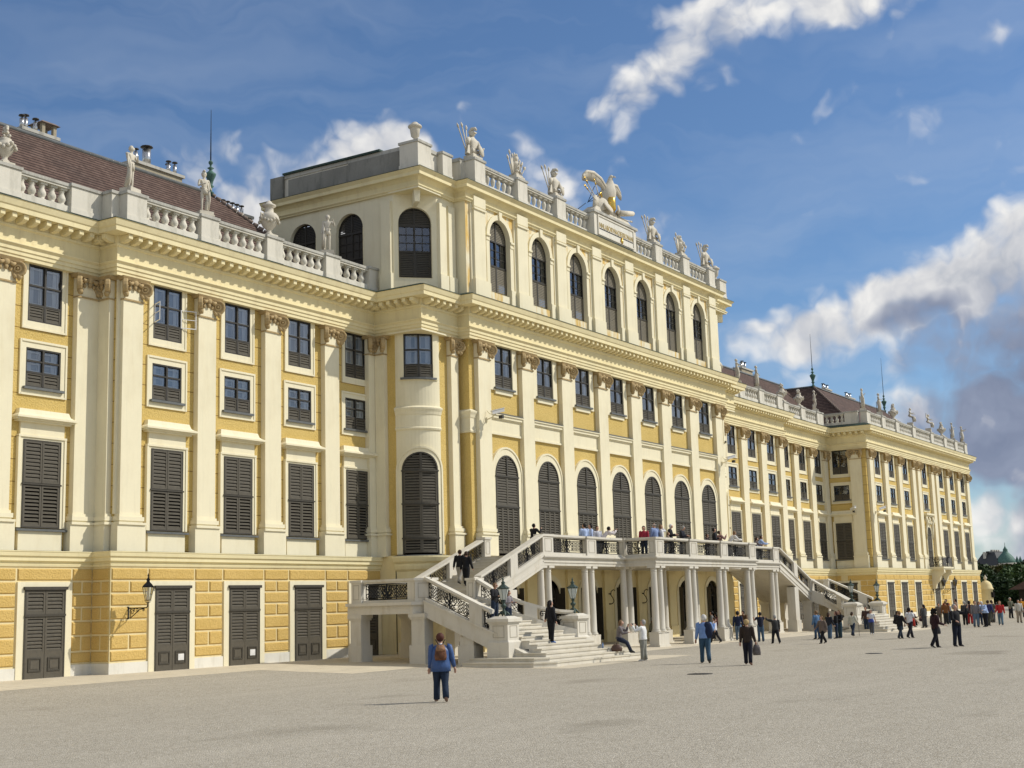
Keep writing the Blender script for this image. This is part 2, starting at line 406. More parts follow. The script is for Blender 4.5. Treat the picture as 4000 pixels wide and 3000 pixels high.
def shuttered(w,h,name,rows=((.0,.49),(.5,1.)),open_low=True,hd=True,closed=False):
    a=w/2; f=MB(); s=MB(); c=MB()
    frame_rect(f,-a,a,0,h,.05,-.13,.05,1)
    f.box(-a-.03,a+.03,-.16,-.10,h*.495-.03,h*.495+.03,1)
    for sx in (-1,1):
        x0,x1=min(sx*.01,sx*(a-.05)),max(sx*.01,sx*(a-.05))
        slats(f,x0,x1,.05,h*.49-.03,-.11,0,.125,th=.020 if open_low else .03,dep=.055,tilt=.03 if open_low else .05,stile=.07)
        slats(f,x0,x1,h*.5+.03,h-.05,-.11,0,.125,tilt=.05,stile=.07)
    reveal(s,w,h,.3,0)
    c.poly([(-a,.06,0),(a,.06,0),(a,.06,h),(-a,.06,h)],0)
    for sx in (-1,1):
        x0,x1=(-a-.19,-a) if sx<0 else (a,a+.19)
        s.box(x0,x1,-.10,.002,0,h+.12,0); s.box(x0-.04 if sx<0 else x1-.05,x0+.05 if sx<0 else x1+.04,-.135,.002,0,h+.1,0)
    s.box(-a,a,-.098,.002,h,h+.12,0); s.box(-a-.23,a+.23,-.15,.002,h+.08,h+.16,0)
    if hd:
        s.box(-a-.14,a+.14,-.10,.002,h+.16,h+.66,0)
        hood(s,w+1.0,h+.72,h+1.09)
    s.box(-a-.27,a+.27,-.22,.03,-.12,-.04,1)
    s.box(-a-.13,a+.13,-.12,.002,-.82,-.12,0)
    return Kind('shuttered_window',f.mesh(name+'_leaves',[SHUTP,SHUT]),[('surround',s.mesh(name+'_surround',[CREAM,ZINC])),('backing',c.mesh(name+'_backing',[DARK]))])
def door(w,h,name,flap=0):
    a=w/2; f=MB(); s=MB(); c=MB()
    frame_rect(f,-a,a,0,h,.06,-.10,.05,1,False)
    f.box(-a-.06,a+.06,-.16,.0,h-.02,h+.09,1)
    zt=h*.705
    f.box(-a,a,-.13,.04,zt-.04,zt+.04,1)
    for sx in (-1,1):
        x0,x1=min(sx*.008,sx*(a-.06)),max(sx*.008,sx*(a-.06))
        slats(f,x0,x1,zt+.04,h-.06,-.08,0,.125,stile=.08)
        slats(f,x0,x1,.86,zt-.04,-.08,0,.125,stile=.08)
        f.box(x0,x1,-.09,-.03,0,.86,0)
        frame_rect(f,x0+.13,x1-.13,.24,.72,.05,-.115,-.08,1)
        f.box(x0+.23,x1-.23,-.105,-.088,.34,.62,0)
        if flap and sx==flap: f.box(x0+.27,x1-.25,-.125,-.106,.36,.60,2)
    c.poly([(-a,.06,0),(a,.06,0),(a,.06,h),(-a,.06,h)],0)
    reveal(s,w,h,.3,0)
    for sx in (-1,1):
        x0,x1=(-a-.3,-a) if sx<0 else (a,a+.3)
        s.box(x0,x1,-.07,.002,0,h+.26,0)
    s.box(-a,a,-.068,.002,h,h+.26,0)
    return Kind('door',f.mesh(name+'_leaves',[SHUTP,SHUT,WHITEP]),[('surround',s.mesh(name+'_surround',[CREAM,ZINC])),('backing',c.mesh(name+'_backing',[DARK]))])
def arch_shut(w,zs,bars,bottom,name,quad=True,warp=None,rad=None,outer=.36,prot=.13,ylw=.0):
    """round-headed shuttered window. z measured from the sill; zs = springing height"""
    r=w/2; f=MB(); s=MB(); c=MB(); h=zs+r
    for sx in (-1,1):
        f.box(min(sx*r,sx*(r-.07)),max(sx*r,sx*(r-.07)),-prot,.05,bottom,zs,1)
    ring(f,r-.07,r,zs,-prot,.05,1)
    for b in bars[1:-1]: f.box(-r-.02,r+.02,-prot-.03,.03,b-.035,b+.035,1)
    f.box(-.05,.05,-prot-.01,.03,bars[-2],h-.08,1)
    lv=list(zip(bars[:-1],bars[1:]))
    for k,(b0,b1) in enumerate(lv[:-1]):
        nc=4 if (quad and k==0) else 2
        xs=[-r+.07+(2*r-.14)*i/nc for i in range(nc+1)]
        for i in range(nc): slats(f,xs[i]+.004,xs[i+1]-.004,b0+.035,b1-.035,-prot+.03,0,.125,stile=.065,th=.020 if k==0 else .030,tilt=.035 if k==0 else .05)
    b0=bars[-2]; n=int((h-b0-.1)/.12)
    for i in range(n):
        z=b0+.05+i*.12; t=z+.06-zs; hw=r-.07 if t<=0 else math.sqrt(max(0,(r-.07)**2-t*t))
        if hw<.12: continue
        for x0,x1 in ((-hw,-.05),(.05,hw)):
            y=-prot+.03
            f.hexa([(x0,y,z),(x1,y,z),(x1,y+.05,z+.05),(x0,y+.05,z+.05)],[(x0,y,z+.045),(x1,y,z+.045),(x1,y+.05,z+.1),(x0,y+.05,z+.1)],0)
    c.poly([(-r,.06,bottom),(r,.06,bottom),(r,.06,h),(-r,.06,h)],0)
    R=r+outer
    for sx in (-1,1):
        x0,x1=(-R,-r) if sx<0 else (r,R)
        s.box(x0,x1,-.10,.002,bottom,zs,0)
        s.box(x0-.05 if sx<0 else x1-.04,x0+.04 if sx<0 else x1+.05,-.14,.002,bottom,zs,0)
    ring(s,r,R,zs,-.10,.002,0); ring(s,R-.04,R+.05,zs,-.14,.002,0)
    st=MB()
    spandrel(s,r+.01,zs,r,h+.02,-.005,0)
    for sx in (-1,1):
        s.poly([(sx*r,0,bottom),(sx*r,.3,bottom),(sx*r,.3,zs),(sx*r,0,zs)],0)
    mbs=[f,s,c]
    if warp:
        for q in mbs: warp(q)
    return Kind('arched_window',f.mesh(name+'_leaves',[SHUTP,SHUT]),[('surround',s.mesh(name+'_surround',[CREAM,ZINC])),('backing',c.mesh(name+'_backing',[DARK]))])
def arch_glass(w,zs,h0,lz,gz,name,rec=.20,outer=.0,black=False,side=False):
    """recessed round-headed window with louvres below and above a glazed band"""
    r=w/2; f=MB(); g=MB(); s=MB(); c=MB(); h=zs+r; y=rec
    for sx in (-1,1): f.box(min(sx*r,sx*(r-.06)),max(sx*r,sx*(r-.06)),y,y+.1,h0,zs,1)
    ring(f,r-.06,r,zs,y,y+.1,1)
    f.box(-.04,.04,y-.01,y+.09,h0,h-.06,1)
    f.box(-r,r,y-.012,y+.09,lz-.04,lz+.04,1); f.box(-r,r,y-.012,y+.09,gz-.04,gz+.04,1)
    for sx in (-1,1):
        x0,x1=min(sx*.04,sx*(r-.06)),max(sx*.04,sx*(r-.06))
        slats(f,x0,x1,h0,lz-.04,y+.02,0,.085,stile=.03,th=.036,tilt=.03)
        for i in range(2):
            for j in range(3):
                xa=x0+(x1-x0)*i/2; xb=x0+(x1-x0)*(i+1)/2; za=lz+.04+(gz-lz-.08)*j/3; zb=lz+.04+(gz-lz-.08)*(j+1)/3
                g.poly([(xa,y+.06,za),(xb,y+.06,za),(xb,y+.06,zb),(xa,y+.06,zb)],0)
        f.box((x0+x1)/2-.015,(x0+x1)/2+.015,y+.02,y+.07,lz,gz,1)
        for j in (1,2): f.box(x0,x1,y+.022,y+.07,lz+.04+(gz-lz-.08)*j/3-.015,lz+.04+(gz-lz-.08)*j/3+.015,1)
        if not black: c.box(x0+.16,x0+.2,y+.2,y+.24,lz,gz,0); c.box(x1-.2,x1-.16,y+.2,y+.24,lz,gz,0); c.box(x0+.16,x1-.16,y+.2,y+.24,lz+.42,lz+.46,0)
    n=int((h-gz-.1)/.085)
    for i in range(n):
        z=gz+.05+i*.085; t=z+.04-zs; hw=r-.06 if t<=0 else math.sqrt(max(0,(r-.06)**2-t*t))
        if hw<.1: continue
        for x0,x1 in ((-hw,-.04),(.04,hw)):
            f.hexa([(x0,y+.02,z),(x1,y+.02,z),(x1,y+.07,z+.04),(x0,y+.07,z+.04)],[(x0,y+.02,z+.06),(x1,y+.02,z+.06),(x1,y+.07,z+.08),(x0,y+.07,z+.08)],0)
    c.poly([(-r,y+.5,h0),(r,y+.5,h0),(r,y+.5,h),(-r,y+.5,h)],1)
    # reveal + archivolt
    for sx in (-1,1): s.poly([(sx*r,-.02,h0),(sx*r,y+.1,h0),(sx*r,y+.1,zs),(sx*r,-.02,zs)],0)
    k=16
    for i in range(k):
        a,b=PI*i/k,PI*(i+1)/k
        s.poly([(r*math.cos(a),-.0,zs+r*math.sin(a)),(r*math.cos(b),-.0,zs+r*math.sin(b)),(r*math.cos(b),y+.1,zs+r*math.sin(b)),(r*math.cos(a),y+.1,zs+r*math.sin(a))],0)
    s.poly([(-r,-.02,h0),(r,-.02,h0),(r,y+.1,h0+.03),(-r,y+.1,h0+.03)],0)
    spandrel(s,r+.01,zs,r,h+.02,-.004,0)
    if outer:
        ring(s,r,r+.26,zs,-.09,.002,0)
        for sx in (-1,1):
            x0,x1=(-r-.30,-r) if sx<0 else (r,r+.30)
            s.box(x0,x1,-.07,.002,h0-.25,zs-.28,0)
            s.box(x0-.05 if sx<0 else x0,x1 if sx<0 else x1+.05,-.15,.002,zs-.06,zs+.04,0); s.box(x0-.02 if sx<0 else x0,x1 if sx<0 else x1+.02,-.10,.002,zs-.28,zs-.20,0)
            s.box(x0 ,x1,-.085,.002,zs-.2,zs-.06,0)
            s.box(x0-.05 if sx<0 else x0,x1 if sx<0 else x1+.05,-.11,.002,h0-.5,h0+.35,0)
        s.extr([(-.10,h-.02),(.10,h-.02),(.15,h+.42),(-.15,h+.42)],-.16,.002,0)
    return Kind('arched_window',f.mesh(name+'_frame',[SHUTL if not black else (SHUTF if side else SHUT),SHUTF]),[('pane',g.mesh(name+'_pane',[GLASS if not side else SHUTF])),('surround',s.mesh(name+'_surround',[CREAM])),('curtain',c.mesh(name+'_curtain',[WHITEP,DARK]))])
W_TOP=glazed(1.52,2.13,.62,2,'upper_window')
W_SM=glazed(1.55,1.45,.55,2,'small_window',side=.24,bot=.26,top=.24,sill=True)
W_TALL=shuttered(1.66,3.17,'tall_window')
DOOR=door(1.76,3.1,'service_door'); DOORF=door(1.76,3.1,'flap_door',1)
W_M2=glazed(1.65,2.13,.62,2,'centre_window',side=.42,bot=.16,lip=False,proud=.08,sill=True)
W_A1=arch_shut(2.1,3.9,[.05,2.38,3.88,4.9],.02,'great_window')
W_UP=arch_glass(1.95,2.87,0,1.44,2.74,'loggia_window',outer=1)
W_UPC=arch_glass(1.62,2.72,0,1.34,2.62,'loggia_corner_window',rec=.2,outer=0,black=True)
W_UPS=arch_glass(1.7,2.75,0,1.3,2.6,'loggia_side_window',rec=.2,outer=0,black=True,side=True)
RW=1.5
def warp(mb):
    for i,(x,y,z) in enumerate(mb.v):
        th=x/RW; rr=RW-y; mb.v[i]=(rr*math.sin(th),RW-rr*math.cos(th),z)
_MB=MB
class SplitMB(MB): pass
def _split_box(s,x0,x1,y0,y1,z0,z1,m=0):
    n=max(1,int(abs(x1-x0)/.28)+1)
    if abs(x1-x0)<.3: n=1
    for i in range(n): _MB.box(s,x0+(x1-x0)*i/n,x0+(x1-x0)*(i+1)/n,y0,y1,z0,z1,m)
SplitMB.box=_split_box
MB=SplitMB
W_CV2=glazed(1.42,2.13,.62,2,'curved_window',warp=warp,side=.30,bot=.1,lip=False,proud=.06,sill=True)
W_CV1=arch_shut(1.72,3.92,[.05,.75,2.35,3.9,4.8],.02,'curved_great_window',quad=False,warp=warp,outer=.22,prot=.10)
MB=_MB
# ---- pilasters (origin: centre, wall plane, z=0)
def volute(mb,x,z,ang,m=0,r=.30):
    st=len(mb.v)
    mb.lathe([(.05,-.10),(r*.9,-.10),(r,-.06),(r,.06),(r*.9,.10),(r*.74,.10),(r*.70,.06),(r*.5,.06),(r*.46,.10),(r*.28,.10),(r*.24,.05),(r*.1,.12)],0,0,0,14,m,False)
    M=Matrix.Translation((x,-.34,z))@Matrix.Rotation(ang,4,'Z')@Matrix.Rotation(PI/2,4,'X')
    mb.xf(M,st)
def capital(w):
    mb=_MB(); a=w/2
    mb.box(-a-.02,a+.02,-.30,.02,14.03,14.09,0)
    mb.box(-a,a,-.25,.02,14.09,14.80,1)
    mb.hexa([(-a-.12,-.38,14.80),(a+.12,-.38,14.80),(a+.12,.02,14.80),(-a-.12,.02,14.80)],[(-a-.2,-.45,14.93),(a+.2,-.45,14.93),(a+.2,.02,14.93),(-a-.2,.02,14.93)],0)
    for s in (-1,1):
        volute(mb,s*(a-.0),14.55,-s*.78)
        mb.tube([(s*(a-.02),-.36,14.34),(s*(a+.03),-.40,14.24),(s*(a+.02),-.36,14.12)],[.07,.12,.03],6,0)
        mb.tube([(s*(a-.16),-.30,14.34),(s*(a-.06),-.34,14.20)],[.05,.09],6,0)
        mb.tube([(s*.12,-.33,14.74),(s*.28,-.36,14.67),(s*(a-.15),-.36,14.74)],[.07,.09,.06],6,0)
    mb.ball((0,-.34,14.74),.15,8,0,.6,.9); mb.ball((0,-.33,14.57),.10,6,0,.6,1.3)
    for x in (-.22,.22): mb.ball((x,-.28,14.52),.09,6,0,.5,1.1)
    return mb.mesh('capital_mesh',[TAN,CREAM])
def pil_shaft(w,pw,dep=.25,back=True):
    mb=_MB(); a=w/2
    mb.box(-a,a,-dep,.002,5.85,14.05,0)
    if back: mb.box(-a-.13,a+.13,-.09,.002,5.85,14.9,0)
    b=pw/2
    for o,z0,z1 in ((.05,5.76,5.86),(.11,5.60,5.76),(.07,5.54,5.60),(.17,5.45,5.54)):
        mb.box(-a-o,a+o,-dep-o,.002,z0,z1,0)
    return mb.mesh('pilaster_mesh',[CREAM])
def pil_ped(pw,dep=.36):
    mb=_MB(); b=pw/2
    mb.box(-b,b,-dep,.002,4.46,5.45,0)
    return mb.mesh('pedestal_mesh',[CREAM])
PIL={}
def pilaster(x,y,rz=0,w=1.0,pw=1.38,back=True,cap=True):
    k=(w,pw,back)
    if k not in PIL: PIL[k]=(pil_shaft(w,pw,back=back),capital(w),pil_ped(pw))
    a,b,c=PIL[k]
    o=place('pilaster',a,PAL,(x,y,0),math.radians(rz))
    if cap: place('capital',b,o)
    place('pedestal',c,o)
    return o
PIL_W=[35.35,39.3,43.25,47.2]
WIN_W=[37.33,41.28,45.22,49.17]
WIN_R=[mx(49.17),93.0-.46+.0,93.74+3.94,93.74+7.88]
WIN_R=[89.80,93.74,97.68,101.62]
PIL_R=[91.77,95.71,99.65,103.55]
WIN_RL=[28.25,32.19,24.3]; PIL_RL=[34.0,30.22,26.28,22.3]
WIN_RR=[107.41,111.35,115.29]; PIL_RR=[105.44,109.38,113.32,116.9]
WIN_M=[56.66+4.07*i for i in range(7)]; PIL_M=[54.625+4.07*i for i in range(8)]
WIN_E=[120.7,124.95,129.4,136.0,142.2,146.5,151.0]; PIL_E=[118.4,122.75,127.1,131.7,133.5,138.4,140.1,144.3,148.7,152.75]
for x in PIL_W+PIL_R: pilaster(x,YL,0,1.0,1.38,x==PIL_W[0])
pilaster(50.2,YL,0,.62,.8,False); pilaster(87.6,YL,0,.62,.8,False)
for x in PIL_RL+PIL_RR: pilaster(x,YR,0,1.0,1.38,False)
for x in PIL_M: pilaster(x,YM,0,1.08,1.42,False)
for x in PIL_E: pilaster(x,YE,0,1.0,1.34,False)
pilaster(53.05,YT,0,.62,.8,False); pilaster(mx(53.05),YT,0,.62,.8,False)
pilaster(XT,38.9,-90,.55,.7,False); pilaster(XC,YL+.49,-90,.7,.85,False)
pilaster(EX0,37.65,-90,1.0,1.3,False)
def rows(xs,y,rz=0,wall=None):
    for x in xs:
        o=W_TOP.put(x,y,12.82)
        W_SM.put(x,y,10.38); W_TALL.put(x,y,5.29)
rows(WIN_RL[:2],YR); rows(WIN_RR,YR); rows(WIN_E[:3]+WIN_E[4:],YE)
rows(WIN_W,YL); rows(WIN_R,YL)
W_TOP.put(WIN_E[3],YE,12.82); W_SM.put(WIN_E[3],YE,10.38)
# side wall of the far wing
W_SD=glazed(1.4,2.13,.62,2,'side_window',dark=True); W_SDS=glazed(1.4,1.3,.5,2,'side_small_window',side=.24,bot=.26,top=.24,sill=True,dark=True)
W_SDT=shuttered(1.45,3.17,'side_tall_window',open_low=False)
W_SD.put(EX0,39.1,12.82,-90); W_SDS.put(EX0,39.1,10.5,-90); W_SDT.put(EX0,39.1,5.29,-90)
for i,x in enumerate(WIN_M):
    W_M2.put(x,YM,12.84); W_A1.put(x,YM,4.52); W_UP.put(x,YM,17.75)
for cxx,a in ((51.35,-45),(mx(51.35),45)):
    W_UPC.put(cxx,37.4,17.8,a)
W_CV2.put(51.04,37.09,12.84,-45); W_CV1.put(51.04,37.09,4.52,-45)
W_CV2.put(mx(51.04),37.09,12.84,45); W_CV1.put(mx(51.04),37.09,4.52,45)
W_UPS.put(XT,40.85,17.85,-90); W_UPS.put(XT,43.85,17.85,-90)
# doors at ground level (wall face 0.40 in front of the wing planes)
GO=.42
for x in WIN_RL[:2]: DOOR.put(x,YR-GO,0)
for i,x in enumerate(WIN_W): (DOORF if i in (0,1) else DOOR).put(x,YL-GO,0)
for x in WIN_RR: DOOR.put(x,YR-GO,0)
for x in WIN_R: DOOR.put(x,YL-GO,0)
for x in WIN_E: DOOR.put(x,YE-GO,0)
o=DOOR.put(EX0-GO,39.1-.1,0,-90)
def hall_door():
    f=_MB(); s=_MB(); c=_MB(); r=.95; zs=2.35
    for sx in (-1,1): f.box(min(sx*r,sx*(r-.08)),max(sx*r,sx*(r-.08)),.25,.38,0,zs,0)
    ring(f,r-.08,r,zs,.25,.38,0); f.box(-.04,.04,.26,.36,0,zs,0); f.box(-r,r,.255,.37,zs-.05,zs+.05,0)
    for sx in (-1,1):
        f.box(min(sx*.04,sx*(r-.08)),max(sx*.04,sx*(r-.08)),.27,.34,0,.8,0)
        g0=min(sx*.04,sx*(r-.08)); g1=max(sx*.04,sx*(r-.08)); 
        c.poly([(g0,.31,.8),(g1,.31,.8),(g1,.31,zs),(g0,.31,zs)],0)
        # opened outer shutter leaf, folded back into the reveal
        f.box(sx*(r-.02)-.02,sx*(r-.02)+.02,-.32,.24,.1,2.9,0)
    c.poly([(-r,.33,zs),(r,.33,zs),(r,.33,zs+r),(-r,.33,zs+r)],0)
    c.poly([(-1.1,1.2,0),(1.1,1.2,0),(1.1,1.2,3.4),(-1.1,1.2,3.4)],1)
    for sx in (-1,1):
        s.poly([(sx*r,0,0),(sx*r,.5,0),(sx*r,.5,zs),(sx*r,0,zs)],0)
        s.box(min(sx*r,sx*(r+.28)),max(sx*r,sx*(r+.28)),-.06,.002,0,zs,0)
    ring(s,r,r+.28,zs,-.06,.002,0); spandrel(s,r+.01,zs,r,zs+r+.02,-.004,0)
    return Kind('hall_door',f.mesh('hall_door_leaves',[SHUT]),[('pane',c.mesh('hall_door_pane',[GLASS,DARK])),('surround',s.mesh('hall_door_surround',[CREAM]))])
HD=hall_door()
for x in WIN_M: HD.put(x,YM,0)
# ---- wall sheets
def upper_holes(xs): return [h for x in xs for h in (hole(x,1.52,12.82,14.95),hole(x,1.55,10.38,11.83),hole(x,1.66,5.29,8.46))]
w=_MB(); w2=_MB()
F0=lambda y: Fm(0,y,0)
wall_sheet(w,F0(YR),14,XC,4.4,14.97,upper_holes(WIN_RL[:2]))
wall_sheet(w,F0(YL),XC,XT,4.4,14.97,upper_holes(WIN_W))
wall_sheet(w2,F0(YL),mx(XT),RS,4.4,14.97,upper_holes(WIN_R))
wall_sheet(w2,F0(YR),RS,EX0,4.4,14.97,upper_holes(WIN_RR))
wall_sheet(w2,F0(YE),EX0,EX1,4.4,14.97,upper_holes(WIN_E[:3]+WIN_E[4:])+[hole(WIN_E[3],1.52,12.82,14.95),hole(WIN_E[3],1.55,10.38,11.83)])
wall_sheet(w,Fm(XC,YR,-90),0,YR-YL,4.4,14.97); wall_sheet(w2,Fm(EX0,YR,-90),0,YR-YE,4.4,14.97,[hole(YR-39.1,1.4,12.82,14.95),hole(YR-39.1,1.4,10.5,11.8),hole(YR-39.1,1.45,5.29,8.46)])
wall_sheet(w2,Fm(RS,YL,90),0,YR-YL,4.4,14.97); wall_sheet(w2,Fm(EX1,YE,90),0,24,0,14.97)
w.build('wing_wall',[YELLOW],PAL); w2.build('wing_wall',[YELLOW],PAL)
w=_MB()
mh=[h for x in WIN_M for h in (hole(x,1.65,12.84,14.95),hole(x,2.1,4.4,9.48))]
PX0=53.62; PX1=mx(53.62)
wall_sheet(w,F0(YM),PX0,PX1,4.4,14.97,mh)
wall_sheet(w,Fm(PX0,YT,-90),0,YT-YM,4.4,14.97); wall_sheet(w,Fm(PX1,YM,90),0,YT-YM,4.4,14.97)
wall_sheet(w,F0(YT),52.1,PX0,4.4,14.97); wall_sheet(w,F0(YT),PX1,mx(52.1),4.4,14.97)
wall_sheet(w,Fm(XT,YL,-90),0,YL-38.15,4.4,14.97); wall_sheet(w,Fm(mx(XT),38.15,90),0,YL-38.15,4.4,14.97)
def arcpts(cx,cy,r,a0,a1,n): return [(cx+r*math.cos(math.radians(a0+(a1-a0)*i/n)),cy+r*math.sin(math.radians(a0+(a1-a0)*i/n))) for i in range(n+1)]
ARC_L=arcpts(52.1,38.15,1.5,180,270,14); ARC_R=[(mx(x),y) for x,y in reversed(ARC_L)]
for arc in (ARC_L,ARC_R):
    # band of wall round the curved windows (openings: z 4.5-9.35 and 12.84-14.95)
    for i in range(14):
        (x0,y0),(x1,y1)=arc[i],arc[i+1]; ang=(i+.5)/14*2.356-1.178
        segs=[(4.4,14.97)]
        if abs(ang)<.71: segs=[(4.4,4.5),(9.3,12.84)]
        elif abs(ang)<.86: segs=[(4.4,4.5),(9.3,14.97)]
        for z0,z1 in segs: w.poly([(x0,y0,z0),(x1,y1,z0),(x1,y1,z1),(x0,y0,z1)],1)
w.build('centre_wall',[YELLOWP,CREAM],PAL)
# cream overlays of the centre: panels between the storeys
for i,x in enumerate(WIN_M):
    b=_MB(); hw=2.035-.54-.005
    b.box(x-hw,x+hw,YM-.08,YM+.002,10.5,11.3,0); b.box(x-hw,x+hw,YM-.13,YM+.002,10.44,10.54,0)
    for k,(o,z0,z1) in enumerate(((.14,11.2,11.26),(.2,11.26,11.4),(.26,11.4,11.47))): b.box(x-hw,x+hw,YM-o,YM+.002,z0,z1,0)
    b.hexa([(x-hw,YM-.28,11.47),(x+hw,YM-.28,11.47),(x+hw,YM,11.47),(x-hw,YM,11.47)],[(x-hw,YM-.28,11.49),(x+hw,YM-.28,11.49),(x+hw,YM,11.6),(x-hw,YM,11.6)],1)
    b.box(x-.8,x+.8,YM-.085,YM+.002,12.52,12.72,0)
    b.build('string_course',[CREAM,ZINC],PAL)
# curved rings of the corner bays
RINGP=[(0,10.36),(.05,10.36),(.08,10.44),(.04,10.5),(.04,11.05),(.07,11.10),(.10,11.22),(.16,11.34),(.17,11.40),(0,11.50)]
for arc in (ARC_L,ARC_R):
    b=_MB(); b.sweep(arc,RINGP,0,arc_sm=False); b.build('string_course',[CREAM,ZINC],PAL)
# small returns of the string course beside the corner bays
for xa,xb in ((PX0,54.05),(mx(54.05),PX1)):
    b=_MB(); 
    pth=[(PX0,YT),(PX0,YM),(54.07,YM)] if xa==PX0 else [(mx(54.07),YM),(PX1,YM),(PX1,YT)]
    b.sweep(pth,RINGP,0); b.build('string_course',[CREAM],PAL)
# ---- ground storey walls
g=_MB()
dh=lambda xs: [hole(x,1.76,-.3,3.1) for x in xs]
wall_sheet(g,F0(YR-GO),14,XC-GO,-.3,4.0,dh(WIN_RL[:2]))
wall_sheet(g,F0(YL-GO),XC-GO,XT-.2,-.3,4.0,dh(WIN_W))
wall_sheet(g,F0(YL-GO),mx(XT)+.2,RS+GO,-.3,4.0,dh(WIN_R))
wall_sheet(g,F0(YR-GO),RS+GO,EX0-GO,-.3,4.0,dh(WIN_RR))
wall_sheet(g,F0(YE-GO),EX0-GO,EX1+GO,-.3,4.0,dh(WIN_E))
wall_sheet(g,Fm(XC-GO,YR,-90),0,YR-YL+GO,-.3,4.0); wall_sheet(g,Fm(RS+GO,YL-GO,90),0,1.2,-.3,4.0)
wall_sheet(g,Fm(EX0-GO,YR,-90),0,YR-YE+GO,-.3,4.0,[hole(YR-39.0,1.76,-.3,3.1)]); wall_sheet(g,Fm(EX1+GO,YE-GO,90),0,24,-.3,4.0)
wall_sheet(g,F0(YM),PX0-.4,PX1+.4,-.3,4.4,[hole(x,1.9,-.3,3.3) for x in WIN_M])
wall_sheet(g,Fm(XT-.2,YL,-90),0,1.3,-.3,4.5); wall_sheet(g,F0(YT),52.1,PX0,-.3,4.5); wall_sheet(g,Fm(PX0-.4,YT,-90),0,.8,-.3,4.5)
wall_sheet(g,F0(YT),PX1,mx(52.1),-.3,4.5); wall_sheet(g,Fm(mx(XT)+.2,38.15,90),0,1.3,-.3,4.5)
g.build('ground_storey_wall',[TAN2],PAL)
g=_MB()
for arc in (arcpts(52.1,38.15,1.62,180,270,14),):
    for a2 in (arc,[(mx(x),y) for x,y in reversed(arc)]):
        g=_MB()
        for i in range(14): g.poly([(*a2[i],-.3),(*a2[i+1],-.3),(*a2[i+1],4.5),(*a2[i],4.5)],0)
        g.build('corner_bay_wall',[TAN2],PAL)

for k,x in enumerate(PIL_M):
    g=_MB(); g.box(x-.45,x+.45,YM-.14,YM+.002,-.2,3.9,0); g.box(x-.52,x+.52,YM-.2,YM+.002,3.55,3.7,0); g.box(x-.52,x+.52,YM-.22,YM+.002,-.2,.6,0)
    g.build('pilaster_strip',[TAN2],PAL)
# plinth
PATH=[(14,YR),(XC,YR),(XC,YL),(XT,YL)]
PATHR=[(mx(XT),YL),(RS,YL),(RS,YR),(EX0,YR),(EX0,YE),(EX1,YE),(EX1,60)]
b=_MB()
def plinth_runs(b,y,x0,x1,doors,o=.05):
    xs=[x0]+[v for d in sorted(doors) if x0<d<x1 for v in (d-1.19,d+1.19)]+[x1]
    for i in range(0,len(xs),2):
        b=_MB(); b.box(xs[i],xs[i+1],y-GO-o,y-GO+.01,-.3,.40,0); b.build('plinth',[PLINTH],PAL)
plinth_runs(b,YR,14,XC-GO-.05,WIN_RL[:2]); plinth_runs(b,YL,XC-GO-.05,XT-.2,WIN_W); plinth_runs(b,YL,mx(XT)+.2,RS+GO,WIN_R)
plinth_runs(b,YR,RS+GO,EX0-GO-.05,WIN_RR); plinth_runs(b,YE,EX0-GO-.05,EX1+GO+.05,WIN_E)
for q_ in ((XC-GO-.05,XC-GO+.01,YL-GO+.01,YR-GO-.05),(EX0-GO-.05,EX0-GO+.01,YE-GO+.01,37.8),(EX1+GO-.01,EX1+GO+.05,YE-GO,60)):
    b=_MB(); b.box(*q_,-.3,.40,0); b.build('plinth',[PLINTH],PAL)
# rusticated blocks
ZR=[.43,.86,1.42,1.95,2.44,2.92,3.38,3.86]
def block(b,x0,x1,z0,z1,y):
    e=.035; d=.045
    b.hexa([(x0,y,z0),(x1,y,z0),(x1,y,z1),(x0,y,z1)][::-1],[(x0+e,y-d,z0+e),(x1-e,y-d,z0+e),(x1-e,y-d,z1-e),(x0+e,y-d,z1-e)][::-1],0)
def blocks(x0,x1,y,doors,F=None):
    """raised blocks on a ground-storey run"""
    b=_MB(); j=.035
    ds=[d for d in sorted(doors) if x0-1<d<x1+1]
    ed=[x0]+[v for d in ds for v in (d-1.2,d+1.2)]+[x1]
    for i in range(0,len(ed),2):
        a,c=ed[i],ed[i+1]
        if c-a<.2: continue
        for r in range(6):
            z0,z1=ZR[r]+j,ZR[r+1]-j
            n=1 if r%2==0 else (2 if c-a<2.6 else 3)
            if c-a>2.6 and r%2==0: n=2
            for k in range(n): block(b,a+(c-a)*k/n+j,a+(c-a)*(k+1)/n-j,z0,z1,y)
        block(b,a+j,c-j,ZR[6]+j,ZR[7]-j,y)
    for d in ds: block(b,max(x0,d-1.2)+j,min(x1,d+1.2)-j,ZR[6]+j,ZR[7]-j,y)
    if F is not None: b.xf(F)
    b.build('rusticated_blocks',[BLOCK],PAL)
blocks(22,XC-GO,YR-GO-.002,WIN_RL[:2]); blocks(XC-GO,XT-.2,YL-GO-.002,WIN_W); blocks(mx(XT)+.2,RS+GO,YL-GO-.002,WIN_R)
blocks(RS+GO,EX0-GO,YR-GO-.002,WIN_RR); blocks(EX0-GO,EX1+GO,YE-GO-.002,WIN_E)
blocks(0,YR-YL+GO-.42,-.002,[],Fm(XC-GO,YR-GO,-90)); blocks(0,2.6,-.002,[],Fm(EX0-GO,YE+2.2,-90)); blocks(0,.5,-.002,[],Fm(EX0-GO,YR-GO,-90)); blocks(0,20,-.002,[],Fm(EX1+GO,YE-GO,90))
